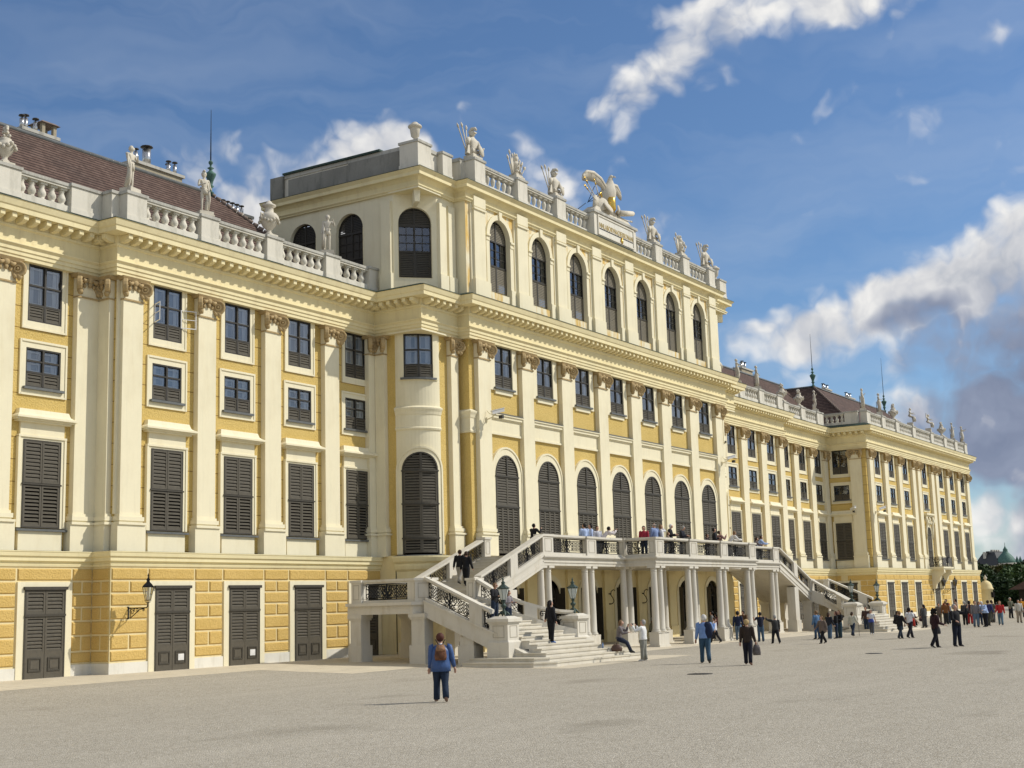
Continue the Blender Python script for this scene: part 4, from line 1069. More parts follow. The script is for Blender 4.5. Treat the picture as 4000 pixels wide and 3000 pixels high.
def half(sg):
    X=(lambda x:x) if sg==0 else mx
    def pts(ps): return [(X(x),y) for x,y in ps] if sg==0 else [(X(x),y) for x,y in ps][::-1]
    # --- steps of the lower flight
    b=_MB(); r=.151
    for i in range(17):
        zt=-.22+r*(i+1); y0=26.2+.36*i
        zb=-.3 if i<1 else zt-r-.02
        if i<3: xa,xb=(43.65+.36*i if i<2 else 44.95),52.0-.4*i; yb=29.9-.1*i if i<2 else 29.5
        elif i<9: xa,xb=(45.2 if i==3 else 45.50),50.08-(.0 if i<6 else (i-5)*.33); yb=32.2
        else:
            f=max(0,min(1,(31.2-y0)/3.0)); xa,xb=45.0,48.25+1.9*f*f; yb=32.2
        if i<3:
            c=.9 if i==0 else (.6 if i==1 else .02)
            ps=[(xa,yb),(xa,y0+c*.55),(xa+c,y0),(xb,y0),(xb,yb-1.0),(xb-.8,yb-1.0),(xb-.8,yb)]
            ps=[(X(x),y) for x,y in ps]
            if sg: ps=ps[::-1]
            b.prism(ps,zb-.05,zt,0)
            ps2=[(xa-.03,yb),(xa-.03,y0+c*.55-.02),(xa+c-.02,y0-.03),(xb+.03,y0-.03),(xb+.03,yb-1),(xb-.8,yb-1),(xb-.8,yb)]; ps2=[(X(x),y) for x,y in ps2]
            if sg: ps2=ps2[::-1]
            b.prism(ps2,zt-.045,zt+.002,1)
        else:
            a,c=sorted((X(xa),X(xb))); e=.002*i
            b.box(a+e,c-e,y0,y0+.38 if i<16 else 32.2,zt-.32,zt,0); b.box(a+e-.01,c-e+.01,y0-.03,y0+.3,zt-.045,zt+.003,1)
    b.build('steps',[STAIR,TREAD],STC)
    # underside slab + stringers of the lower flight
    b=_MB()
    def zs(y): return -.22+.42*(y-26.0)   # nosing line
    xl0,xl1=44.65,45.0
    for (xa,xb) in ((44.66,45.0),):
        a,c=sorted((X(xa),X(xb)))
        b.hexa([(a,28.9,.25),(c,28.9,.25),(c,32.4,1.72),(a,32.4,1.72)],[(a,28.9,1.0),(c,28.9,1.0),(c,32.4,2.38),(a,32.4,2.38)],0)
        b.hexa([(a-.04,28.9,.92),(c+.04,28.9,.92),(c+.04,32.4,2.30),(a-.04,32.4,2.30)],[(a-.04,28.9,1.0),(c+.04,28.9,1.0),(c+.04,32.4,2.385),(a-.04,32.4,2.385)],0)
    a,c=sorted((X(45.0),X(48.3)))
    b.hexa([(a,27.6,-.2),(c,27.6,-.2),(c,32.4,1.78),(a,32.4,1.78)],[(a,27.6,.1),(c,27.6,.1),(c,32.4,2.15),(a,32.4,2.15)],0)
    # right stringer follows the flare
    fl=[(50.15,28.6),(49.55,29.15),(48.95,29.75),(48.55,30.4),(48.4,31.2),(48.4,32.4)]
    for (p,q) in zip(fl[:-1],fl[1:]):
        p_,q_=(X(p[0]),p[1]),(X(q[0]),q[1]); zp,zq=zs(p[1])+.12,zs(q[1])+.12
        obox(b,p_,q_,zp,zq,.17,-.75,.02,ext=.06)
    b.build('stringer',[STAIR],STC)
    # piers under the lower flight
    for (xa,xb,ya,yb,zt) in ((44.75,45.3,30.1,30.75,.9),(47.9,48.45,30.6,31.2,1.1)):
        b=_MB(); a,c=sorted((X(xa),X(xb))); b.box(a,c,ya,yb,-.3,zt,0); b.box(a-.06,c+.06,ya-.06,yb+.06,-.3,.55,0); b.build('stair_pier',[STAIR],STC)
    # pedestals with lamps
    for px in (45.07,50.55):
        b=_MB(); x=X(px); y=28.85
        b.box(x-.42,x+.42,y-.42,y+.42,.22,1.42,0); b.box(x-.50,x+.50,y-.50,y+.50,.05,.66,0); b.hexa([(x-.5,y-.5,.66),(x+.5,y-.5,.66),(x+.5,y+.5,.66),(x-.5,y+.5,.66)],[(x-.43,y-.43,.74),(x+.43,y-.43,.74),(x+.43,y+.43,.74),(x-.43,y+.43,.74)],0)
        b.box(x-.52,x+.52,y-.52,y+.52,1.44,1.56,0); b.box(x-.47,x+.47,y-.47,y+.47,1.38,1.44,0); b.hexa([(x-.5,y-.5,1.56),(x+.5,y-.5,1.56),(x+.5,y+.5,1.56),(x-.5,y+.5,1.56)],[(x-.3,y-.3,1.66),(x+.3,y-.3,1.66),(x+.3,y+.3,1.66),(x-.3,y+.3,1.66)],0)
        frame_rect(b,x-.26,x+.26,.84,1.30,.02,y-.432,y-.41,1); frame_rect_y(b,x-.42,x+.42,y-.26,y+.26,.84,1.30)
        b.build('lamp_pedestal',[STAIR,LINE],STC)
    # railings of the lower flight
    L0=(X(44.83),29.25); L1=(X(44.83),32.35)
    rail_run(L0,L1,.98,2.37,mids=(.21,))
    fr=[(50.5,28.9),(49.9,29.25),(49.3,29.75),(48.75,30.4),(48.45,31.2),(48.35,32.3)]
    zz=[1.0,1.06,1.22,1.5,1.86,2.37]
    b=_MB(); 
    for i in range(5):
        for t0,t1,h0,h1 in ((.16,.16,0,.14),(.14,.14,.77,.83),(.2,.2,.83,.94)):
            obox(b,(X(fr[i][0]),fr[i][1]),(X(fr[i+1][0]),fr[i+1][1]),zz[i]-.15,zz[i+1]-.15 if i<4 else zz[i+1],t0,h0,h1,ext=.03)
    px,py=X(49.02),30.08
    obox(b,(X(49.2),29.85),(X(48.85),30.28),1.12,1.34,.19,.0,.85)
    o=b.build('railing',[STAIR],STC)
    iron('iron_panel',(X(50.3),29.0),(X(49.3),29.75),1.02,1.21,.62,o); iron('iron_panel',(X(48.8),30.35),(X(48.38),32.1),1.46,2.36,.62,o)
    # landing
    b=_MB(); ps=pts([(44.5,36.2),(44.5,32.85),(45.1,32.25),(48.35,32.25),(48.35,36.2)])
    b.prism(ps,1.85,2.2,0)
    ps=pts([(44.35,36.2),(44.35,32.8),(45.05,32.1),(48.35,32.1),(48.35,36.2)]); b.prism(ps,2.2,2.33,0)
    b.build('landing',[STAIR],STC)
    for (xa,xb,ya,yb) in ((44.55,45.15,35.55,36.1),(44.6,45.2,32.35,33.0),(48.0,48.6,32.3,32.9),(47.9,48.5,35.4,36.0)):
        b=_MB(); a,c=sorted((X(xa),X(xb))); b.box(a,c,ya,yb,-.3,1.86,0); b.box(a-.07,c+.07,ya-.07,yb+.07,-.3,.6,0); b.box(a-.05,c+.05,ya-.05,yb+.05,1.62,1.70,0); b.box(a-.09,c+.09,ya-.09,yb+.09,1.70,1.85,0); b.build('landing_pier',[STAIR],STC)
    rail_run((X(44.75),35.5),(X(44.75),33.15),ZL,ZL); rail_run((X(45.0),35.75),(X(48.2),35.75),ZL,ZL)
    b=_MB(); post(b,X(44.75),35.75,ZL,.5,.5); b.build('rail_post',[STAIR,LINE],STC)
    b=_MB(); post(b,X(44.9),32.62,ZL,.72,.42,ang=(-PI/4 if not sg else PI/4)); post(b,X(44.76),33.0,ZL,.3,.36,panel=False); post(b,X(45.1),32.33,ZL,.36,.3,panel=False); b.build('rail_post',[STAIR,LINE],STC)
    b=_MB(); post(b,X(48.38),32.42,ZL,.62,.42); b.build('rail_post',[STAIR,LINE],STC)
    # upper flight
    b=_MB()
    for i in range(14):
        zt=ZL+.146*(i+1); xa=48.35+.405*i; a,c=sorted((X(xa),X(xa+.407 if i<13 else 54.3)))
        b.box(a,c,Y1+.12,YB,zt-.29,zt,0)
        a,c=sorted((X(xa-.03),X(xa+.3))); b.box(a,c,Y1+.12,YB,zt-.045,zt+.003,1)
    b.build('steps',[STAIR,TREAD],STC)
    b=_MB()
    for y in (Y1,YB+.05):
        obox(b,(X(48.35),y),(X(54.0),y),ZL,ZB,.19,-.62,.0); obox(b,(X(48.35),y),(X(54.0),y),ZL,ZB,.25,-.10,.02); obox(b,(X(48.35),y),(X(54.0),y),ZL,ZB,.22,-.45,-.36)
    pb=[(X(48.35),Y1+.15),(X(54.2),Y1+.15),(X(54.2),YB),(X(48.35),YB)]
    zq=lambda x:ZL+(ZB-ZL)*((x if not sg else mx(x))-48.35)/5.65
    if sg: pb=pb[::-1]
    b.hexa([(x,y,zq(x)-.6) for x,y in pb],[(x,y,zq(x)-.28) for x,y in pb],0)
    b.build('stringer',[STAIR],STC)
    b=_MB(); a,c=sorted((X(50.9),X(51.6))); b.box(a,c,Y1-.2,Y1+.35,-.3,2.75,0); b.box(a-.06,c+.06,Y1-.26,Y1+.4,-.3,.6,0); b.box(a,c,YB-.3,YB+.2,-.3,2.75,0)
    b.build('stair_pier',[STAIR],STC)
    rail_run((X(48.65),Y1-.08),(X(54.0),Y1-.08),ZL+.1,ZB,mids=(.5,)); rail_run((X(48.35),YB+.1),(X(54.1),YB+.1),ZL,ZB,mids=(.5,))
    b=_MB(); post(b,X(54.1),YB+.1,ZB,.5,.42); b.build('rail_post',[STAIR,LINE],STC)
TREAD=plaster('worn_tread_stone',(.60,.55,.44),.12,.7,.15,18,(.30,.25,.16),.5)
half(0); half(1)
# balcony
def balc(b,pp,z0,z1,m=0): b.prism(pp,z0,z1,m)
x0,x1=53.95,83.79; xa,xb=62.2,75.54
outl=lambda o:[(x0,Y1-.15-o),(xa-o,Y1-.15-o),(xa-o,Y2-.15-o),(xb+o,Y2-.15-o),(xb+o,Y1-.15-o),(x1,Y1-.15-o),(x1,YM-.02),(x0,YM-.02)]
b=_MB()
for o,z0,z1 in ((0,3.86,4.0),(.04,4.0,4.06),(0.0,4.06,4.2),(.1,4.2,4.25),(.14,4.25,4.31),(.05,4.31,4.37)): b.prism(outl(o),z0+.001*(z0>3.9),z1,0)
b.build('balcony_slab',[STAIR],STC)
COLM=_MB()
COLM.lathe([(.25,0),(.25,.07),(.20,.10),(.22,.13),(.185,.17),(.182,1.1),(.155,3.0),(.155,3.04),(.175,3.06),(.155,3.08),(.155,3.16),(.21,3.22)],0,0,.53,20,0); COLM.box(-.24,.24,-.24,.24,3.75,3.86,0); COLM.box(-.27,.27,-.27,.27,.45,.535,0)
COLM=COLM.mesh('column_mesh',[STAIR])
def pair(x,y):
    b=_MB(); b.box(x-.58,x+.58,y-.27,y+.27,gz(y)-.1,.5,0); b.box(x-.63,x+.63,y-.32,y+.32,gz(y)-.1,gz(y)+.1,0); b.build('column_base',[STAIR],STC)
    for s in (-1,1): place('column',COLM,STC,(x+s*.33,y,0))
CX_=[54.5,58.7,62.75,66.82,70.92,75.0,79.04,83.24]
for x in CX_: pair(x,Y1+.1)
for x in CX_[2:6]: pair(x,Y2+.1)
b=_MB()
def bpost(x,y,w=.95): 
    q=_MB(); post(q,x,y,ZB,w,.42); q.build('rail_post',[STAIR,LINE],STC)
for x in (54.48,58.68): bpost(x,Y1+.03); bpost(mx(x),Y1+.03)
rail_run((54.95,Y1+.03),(58.2,Y1+.03),ZB,ZB); rail_run((59.16,Y1+.03),(62.0,Y1+.03),ZB,ZB); rail_run((mx(62.0),Y1+.03),(mx(59.16),Y1+.03),ZB,ZB); rail_run((mx(58.2),Y1+.03),(mx(54.95),Y1+.03),ZB,ZB)
for x in (62.7,66.82,70.92,75.04): bpost(x,Y2+.03)
for s in (0,1):
    X=(lambda x:x) if s==0 else mx
    bpost(X(62.35),Y1+.03,.36); rail_run((X(62.38),Y1-.18),(X(62.38),Y2+.2),ZB,ZB)
for a,c in ((63.18,66.34),(67.3,70.44),(71.4,74.56)): rail_run((a,Y2+.03),(c,Y2+.03),ZB,ZB)
# iron S brackets on the wall under the balcony
for x in (PIL_M[3],PIL_M[4]):
    b=_MB(); b.tube([(x,YM-.2,2.0),(x,YM-.34,2.02),(x,YM-.44,2.15),(x,YM-.36,2.35),(x,YM-.24,2.5),(x,YM-.28,2.68),(x,YM-.42,2.78),(x,YM-.52,2.72)],.026,5,0)
    for z in (2.0,2.55): b.box(x-.04,x+.04,YM-.26,YM-.13,z-.03,z+.03,0)
    tag(b.build('iron_bracket',[IRON]),'S shaped black iron bracket on the shaded wall '+('left' if x==PIL_M[3] else 'right')+' of the middle doorway','bracket','iron brackets under the balcony')
# iron railing of the far balcony
b=None
bx=WIN_E[3]
for p,q in (((bx-1.8,YE-1.65),(bx+1.8,YE-1.65)),((bx-1.8,YE-.35),(bx-1.8,YE-1.65)),((bx+1.8,YE-1.65),(bx+1.8,YE-.35))): iron('iron_railing',p,q,4.62,4.62,.98,fb)
# ------------------------------------------------------------------ bodies
def V3(*a): return Vector(a)
def fk(h,p):
    """joint positions for a pose p (dict); forward +X, left +Y; returns dict of Vectors, z=0 at the lowest foot"""
    g=lambda k,d=0: p.get(k,d)
    J={}
    pel=V3(0,0,0); lean=math.radians(g('lean')); side=g('side',0)
    def sp(l,extra=0): a=lean+extra; return V3(math.sin(a)*l,side*l,math.cos(a)*l)
    J['pelvis']=pel; J['waist']=pel+sp(.08); J['chest']=pel+sp(.19); J['neckb']=pel+sp(.29)
    nd=math.radians(g('nod'))+lean*.6
    nv=V3(math.sin(nd),side*.5,math.cos(nd))
    J['neck']=J['neckb']+nv*.028; J['jaw']=J['neckb']+nv*.064+V3(.012,0,0); J['head']=J['neckb']+nv*.104; J['crown']=J['neckb']+nv*.152
    J['nose']=J['head']+V3(math.cos(nd)*.062,0,-math.sin(nd)*.062-.008)
    tw=math.radians(g('turn'))   # head turn handled by hair/nose rotation
    c=J['head']; d=J['nose']-c; J['nose']=c+V3(d.x*math.cos(tw)-d.y*math.sin(tw),d.x*math.sin(tw)+d.y*math.cos(tw),d.z)
    fat=g('fat',1)
    for s,n in ((1,'l'),(-1,'r')):
        sh=J['neckb']+V3(math.cos(lean)*-.005,s*.112*fat**.4,-.028)
        J['sh'+n]=sh
        a=math.radians(g('arm_'+n,5)); b=math.radians(g('out_'+n,9)); e=math.radians(g('bend_'+n,12)); i=math.radians(g('in_'+n,0))
        u=V3(math.sin(a)*math.cos(b),s*math.sin(b),-math.cos(a)*math.cos(b)); J['el'+n]=sh+u*.165
        b2=b-i; f=V3(math.sin(a+e)*math.cos(b2),s*math.sin(b2),-math.cos(a+e)*math.cos(b2)); J['wr'+n]=J['el'+n]+f*.14
        J['ha'+n]=J['wr'+n]+f*.045; J['fdir'+n]=f
        hp=pel+V3(0,s*.05,-.02); J['hip'+n]=hp
        t=math.radians(g('thigh_'+n)); k=math.radians(g('knee_'+n,0)); sp_=math.radians(g('spread_'+n,2))
        th=V3(math.sin(t)*math.cos(sp_),s*math.sin(sp_),-math.cos(t)*math.cos(sp_)); J['kn'+n]=hp+th*.235
        sh_=V3(math.sin(t-k)*math.cos(sp_),s*math.sin(sp_)*.6,-math.cos(t-k)); J['an'+n]=J['kn'+n]+sh_*.235
        ft=math.radians(g('foot_'+n,0)); J['to'+n]=J['an'+n]+V3(math.cos(ft)*.085,s*.012,-.028+math.sin(ft)*.08)
    lo=min(J[k].z for k in ('anl','anr','tol','tor'))-.018
    for k in J:
        if not k.startswith('fdir'): J[k]=V3(*( (J[k]-V3(0,0,lo))*h))
    return J
def skin_body(name,J,h,mat,parent,full=False,fingers=False,headr=1.0,shirtless=True):
    """one continuous skinned body"""
    vs=[];es=[];rs=[]
    def add(p,r,prev=None):
        vs.append(tuple(p)); rs.append((r[0]*h,r[1]*h) if isinstance(r,tuple) else (r*h,r*h))
        if prev is not None: es.append((prev,len(vs)-1))
        return len(vs)-1
    w=1.0 if full else .8
    pel=add(J['pelvis'],(.062*w,.055*w)); wa=add(J['waist'],(.058*w,.048*w),pel); ch=add(J['chest'],(.070*w,.058*w),wa); nb=add(J['neckb']-V3(0,0,.02*h),(.05*w,.045*w),ch)
    nk=add(J['neck'],.029,nb); jw=add(J['jaw'],.043*headr,nk); hd=add(J['head'],(.055*headr,.058*headr),jw); cr=add(J['crown'],.042*headr,hd)
    add(J['nose'],.010,hd)
    for n in 'lr':
        sh=add(J['sh'+n],.034*w+.004,ch); m=(J['sh'+n]+J['el'+n])/2; a=add(m,.029,sh); el=add(J['el'+n],.024,a); m=(J['el'+n]*.6+J['wr'+n]*.4); a=add(m,.023,el); wr=add(J['wr'+n],.0155,a)
        f=J['fdir'+n]; pm=add(J['wr'+n]+f*.028*h,(.021,.013),wr)
        if fingers:
            up=V3(0,0,1); sd=f.cross(up); 
            if sd.length<.2: sd=f.cross(V3(0,1,0))
            sd.normalize(); nn=sd.cross(f)
            s=1 if n=='l' else -1
            for k,(o,l) in enumerate(((-.0165,.040),(-.0055,.047),(.0055,.044),(.0165,.034))):
                a=add(J['wr'+n]+f*.055*h+sd*o*h,.0062,pm); b=add(J['wr'+n]+f*(.055+l*.55)*h+sd*o*h*1.05-nn*.004*h,.0055,a); add(J['wr'+n]+f*(.055+l*.95)*h+sd*o*h*1.05-nn*.012*h,.0048,b)
            a=add(J['wr'+n]+f*.030*h-sd*.022*h*s-nn*.004*h,.0068,wr); add(J['wr'+n]+f*.052*h-sd*.031*h*s-nn*.010*h,.0058,a)
        else:
            add(J['wr'+n]+f*.07*h,(.014,.010),pm)
        hp=add(J['hip'+n],.05*w,pel); m=J['hip'+n]*.55+J['kn'+n]*.45; a=add(m,.047*w+.002,hp); kn=add(J['kn'+n],.033,a); m=J['kn'+n]*.7+J['an'+n]*.3; a=add(m,.033,kn); an=add(J['an'+n],.020,a); add(J['to'+n],(.020,.013),an)
    me=bpy.data.meshes.new(name); me.from_pydata(vs,es,[]); me.materials.append(mat)
    o=bpy.data.objects.new(name,me); COL.objects.link(o); o.parent=parent
    o.modifiers.new('Skin','SKIN').use_smooth_shade=True
    sv=me.skin_vertices[0].data
    for i,r in enumerate(rs): sv[i].radius=r
    sv[0].use_root=True
    ss=o.modifiers.new('Subdivision','SUBSURF'); ss.levels=1; ss.render_levels=2 if fingers or full else 1
    return o
# ------------------------------------------------------------------ statues on the parapets
def plinth_mb(b,w=.62,h=.2,d=.5): b.box(-d/2,d/2,-w/2,w/2,0,h,0); b.box(-d/2-.03,d/2+.03,-w/2-.03,w/2+.03,0,.06,0)
POSES={
 'a':dict(arm_l=20,bend_l=110,in_l=60,out_l=18,arm_r=8,bend_r=10,thigh_r=12,knee_r=22,nod=8,turn=30,side=.05),
 'b':dict(arm_l=-5,bend_l=60,in_l=30,out_l=20,arm_r=10,bend_r=90,in_r=50,out_r=15,thigh_l=14,knee_l=26,turn=-35,side=-.04),
 'c':dict(arm_l=30,bend_l=120,in_l=40,out_l=25,arm_r=4,bend_r=20,thigh_r=16,knee_r=30,turn=10,nod=5,side=.06),
 'd':dict(arm_l=60,bend_l=130,out_l=60,in_l=20,arm_r=5,bend_r=40,in_r=20,thigh_l=8,knee_l=18,turn=20),
 'e':dict(arm_l=45,bend_l=60,out_l=10,arm_r=50,bend_r=70,out_r=10,thigh_r=20,knee_r=45,turn=0),
 's':dict(thigh_l=82,thigh_r=70,knee_l=80,knee_r=62,spread_l=8,spread_r=8,arm_l=35,bend_l=50,out_l=20,arm_r=20,bend_r=80,in_r=30,out_r=20,nod=15,turn=20,lean=5),
}
def drape(J,h,kind,parent,seed=0):
    rnd=random.Random(seed); b=_MB()
    if kind=='skirt':
        n=18; ids=[]
        base=[(J['waist'],.078,.068),(J['pelvis'],.098,.085),((J['knl']+J['knr'])/2*.5+J['pelvis']*.5,.098,.095),((J['knl']+J['knr'])/2,.088,.10),((J['anl']+J['anr'])/2+V3(0,0,.03*h),.10,.115)]
        for k,(c,rx,ry) in enumerate(base):
            r=[]
            for i in range(n):
                t=2*PI*i/n; f=1+.10*math.sin(5*t+seed+k*.4)*(k/3); r.append((c.x+rx*h*f*math.cos(t),c.y+ry*h*f*math.sin(t),c.z))
            ids.append(b.pts(r))
        for k in range(len(ids)-1):
            for i in range(n):
                j=(i+1)%n; b.face((ids[k+1]+i,ids[k+1]+j,ids[k]+j,ids[k]+i),0,True)
        b.face([ids[0]+i for i in range(n)],0); b.face([ids[-1]+i for i in reversed(range(n))],0)
    else:
        b.loft([(J['waist']-V3(0,0,.02*h),.074*h,.066*h),(J['pelvis'],.088*h,.078*h),(J['pelvis']*.6+J['knl']*.4,.080*h,.088*h)],14)
    s=1 if seed%2 else -1
    n='l' if s>0 else 'r'
    p=[J['sh'+n]+V3(-.03*h,0,.02*h),J['waist']+V3(.02*h,s*.09*h,0),J['pelvis']+V3(.05*h,s*.09*h,-.02*h),J['kn'+n]+V3(.0,s*.05*h,.03*h),J['an'+n]+V3(-.03*h,s*.04*h,.02*h)]
    b.tube(p,[(.022*h,.03*h),(.03*h,.045*h),(.035*h,.05*h),(.03*h,.055*h),(.04*h,.045*h)],8,0)
    b.tube([J['waist']+V3(-.06*h,-s*.07*h,0),J['waist']+V3(.05*h,-s*.03*h,-.03*h),J['pelvis']+V3(.07*h,s*.05*h,.0)],[.022*h,.026*h,.022*h],7,0)
    b.tube([J['an'+n]+V3(-.05*h,s*.02*h,-.02*h),J['kn'+n]+V3(-.07*h,0,.0)],[.055*h,.035*h],7,0)
    return b.build('drapery',[STATUE],parent)
def hairball(J,h,parent,mat,name='hair',long=0,turn=0,bun=False,cap=0):
    b=_MB(); c=J['head']; u=(J['crown']-J['jaw']).normalized(); f=(J['nose']-c); f=V3(f.x,f.y,0).normalized()
    cc=c+u*.004*h-f*.012*h
    b.ball(cc,.065*h,12,0,.94,1.04)
    # hairline: carve by hiding the lower front behind the face
    b.v=[tuple(Vector(p)-f*max(0,(Vector(p)-cc).dot(f)-.012*h)*.8*(1 if (Vector(p)-cc).dot(u)<.030*h else .25)) for p in b.v]
    if long:
        L=long*h; q=cc-f*.03*h
        b.tube([q+u*.02*h,q-f*.012*h-V3(0,0,.05*h),q-f*.015*h-V3(0,0,L*.6),q-f*.01*h-V3(0,0,L)],[(.05*h,.03*h),(.058*h,.032*h),(.055*h,.026*h),(.025*h,.015*h)],8,0)
    if bun: b.ball(cc-f*.065*h+u*.01*h,.026*h,8,0)
    return b.build(name,[mat],parent)
def statue(pos,rz,h,pose,label,kind='skirt',seed=1,plh=.2,extra=None):
    S=empty('statue',pos,math.radians(rz),label,'statue','stone figures along the parapet')
    b=_MB(); plinth_mb(b,.62,plh,.55); b.build('plinth',[STATUE],S)
    G=empty('x'); COL.objects.unlink(G); bpy.data.objects.remove(G)
    J=fk(h,POSES[pose]); 
    for k in J:
        if not k.startswith('fdir'): J[k]=J[k]+V3(0,0,plh)
    skin_body('figure',J,h,STATUE,S,full=True); drape(J,h,kind,S,seed); hairball(J,h,S,STATUE,'carved_hair')
    if extra: extra(S,J,h)
    return S
def helmet(S,J,h):
    b=_MB(); c=J['crown']; b.ball(c-V3(0,0,.03*h),.066*h,10,0); b.tube([c+V3(-.09*h,0,-.05*h),c+V3(-.05*h,0,.05*h),c+V3(.03*h,0,.06*h),c+V3(.07*h,0,.01*h)],[.012*h,.022*h,.022*h,.01*h],6,0); b.build('helmet',[STATUE],S)
def rods(S,J,h):
    b=_MB()
    for y in (-.22,.22): b.tube([(-.2,y,-.05),(-.22,y,h*.75)],.012,4,0)
    b.build('support_rod',[IRON],S)
def wingx(S,J,h):
    b=_MB(); c=J['chest']
    for s in (1,): 
        for k in range(5): b.tube([c+V3(-.05,0,.05),c+V3(-.1,-.35-.05*k,.42-.07*k),c+V3(-.1,-.75+.03*k,.52-.12*k)],[.05,.055,.015],5,0)
    b.build('wing',[STATUE],S)
ZS=18.38
st_l='white stone '
statue((35.3,YL+.0,ZS),-80,1.78,'a','pale stone figure with hand on chest at the corner pedestal of the near parapet',seed=2,plh=.2,kind='wrap')
statue((39.3,YL+.0,ZS),-110,1.74,'b','pale stone warrior figure with helmet, second statue from the left',seed=3,kind='wrap',extra=helmet)
statue((47.2,YL+.0,ZS),-140,1.76,'c','slender pale stone nude figure next to the central block on the left parapet',seed=4,kind='wrap')
statue((99.65,YL+0,ZS),-60,1.72,'d','pale stone figure with one arm raised above a smooth urn base beyond the central block',seed=5,extra=rods)
statue((95.7,YL+0,ZS),-70,1.72,'e','pale stone figure stepping forward right after the garlanded urn beyond the central block',seed=6,extra=rods)
statue((115.6,YR+0,ZS),-60,1.75,'c','pale stone figure on the recessed parapet just before the far wing',seed=7,kind='wrap')
statue((118.1,YE+.1,ZS),-70,1.85,'a','tall draped stone figure on the near corner of the far wing',seed=8,extra=rods)
statue((122.7,YE+0,ZS),-70,1.78,'b','draped stone figure, second on the far wing parapet, beside a green finial',seed=9,extra=rods,plh=.35)
statue((132.6,YE+0,ZS),-80,1.75,'s','seated stone figure left of the middle of the far wing parapet',seed=10,plh=.35)
statue((139.1,YE+0,ZS),-80,1.75,'s','seated stone figure with a raised wing on the far wing parapet',seed=11,plh=.4,extra=wingx)
statue((148.6,YE+0,ZS),-75,1.75,'b','standing stone figure, last but one on the far wing parapet',seed=12,extra=rods)
statue((152.7,YE+0,ZS),-75,1.75,'e','standing stone figure at the far right end of the far wing parapet',seed=13,extra=rods)
def urn(pos,label,kind,s=1.0):
    S=empty('stone_urn',pos,0,label,'urn','stone urns along the parapet'); b=_MB()
    b.box(-.28*s,.28*s,-.28*s,.28*s,0,.1*s,0)
    if kind=='plain': pr=[(.24,.1),(.16,.16),(.08,.24),(.10,.30),(.22,.42),(.27,.75),(.28,.86),(.36,.90),(.38,.96),(.34,1.02),(.22,1.06),(.20,1.12),(.14,1.18),(.04,1.22)]
    elif kind=='lid': pr=[(.24,.1),(.14,.18),(.09,.26),(.12,.32),(.30,.5),(.43,.78),(.44,.9),(.34,1.05),(.20,1.12),(.19,1.34),(.30,1.40),(.30,1.46),(.16,1.54),(.10,1.62),(.03,1.68)]
    else: pr=[(.26,.1),(.20,.16),(.10,.26),(.12,.34),(.26,.48),(.38,.72),(.36,.86),(.22,.98),(.24,1.04),(.16,1.1)]
    b.lathe([(r*s,z*s) for r,z in pr],0,0,0,16,0); b.build('urn_body',[STATUE],S)
    rnd=random.Random(len(label))
    if kind=='flower':
        q=_MB()
        for i in range(26):
            a=rnd.uniform(0,2*PI); t=rnd.uniform(0,1); r=.2*(1-t*.6)*rnd.uniform(.3,1.1); q.ball((r*math.cos(a)*s,r*math.sin(a)*s,(1.12+.42*t)*s),rnd.uniform(.05,.09)*s,6,0)
        q.build('carved_flowers',[STATUE],S)
        q=_MB()
        for i in range(16):
            a=2*PI*i/16; q.ball((.39*s*math.cos(a),.39*s*math.sin(a),(.74+.09*math.cos(4*a))*s),.085*s,6,0)
        q.build('garland',[STATUE],S)
    if kind=='lid':
        q=_MB()
        for i in range(20):
            a=2*PI*i/20; q.ball((.42*s*math.cos(a),.42*s*math.sin(a),(.72+.07*math.cos(4*a))*s),.075*s,6,0)
        for sx in (-1,1): q.tube([(sx*.36*s,0,.95*s),(sx*.52*s,0,1.0*s),(sx*.53*s,0,.85*s),(sx*.44*s,0,.75*s)],.04*s,6,0)
        q.build('garland',[STATUE],S)
    return S
urn((30.25,YR+0,ZS),'stone urn heaped with carved flowers at the left edge of the photo','flower',.95)
urn((43.25,YL+0,ZS),'lidded stone urn with garlands between two statues on the near parapet','lid')
urn((91.77,YL+0,ZS),'large lidded stone urn just beyond the central block','lid',1.02)
urn((107.55,YR+0,ZS),'flower topped stone urn on the recessed parapet beyond the central block, first of two','flower',1.0)
urn((111.6,YR+0,ZS),'flower topped stone urn on the recessed parapet nearer the far wing, second of two','flower',1.0)
urn((127.05,YE+0,ZS),'flower topped stone urn beside the finial on the far wing','flower',1.05)
urn((144.2,YE+0,ZS),'flower topped stone urn near the right end of the far wing','flower',1.0)
urn((50.95,37.0,24.34),'plain lidded stone vase on the near corner of the raised central block','plain',.92)
urn((mx(50.95),37.0,24.34),'plain lidded stone vase on the far corner of the raised central block','plain',.92)
def spear(b,p,q,m=0,tip=.24,r=.032):
    p=Vector(p);q=Vector(q); d=(q-p).normalized(); b.tube([p,q-d*tip],r,5,m); b.tube([q-d*tip*1.1,q-d*tip*.9,q-d*tip*.55,q],[.035,.05,.065,.01],5,m)
def shield(b,c,r,nrm,m=0,oval=1.3):
    st=len(b.v); b.lathe([(r,-.04),(r,.0),(r*.85,.05),(r*.4,.09),(.03,.12)],0,0,0,14,m); 
    q=Vector((0,0,1)).rotation_difference(Vector(nrm)); b.xf(Matrix.Translation(c)@q.to_matrix().to_4x4()@Matrix.Diagonal((oval,1,1,1)),st)
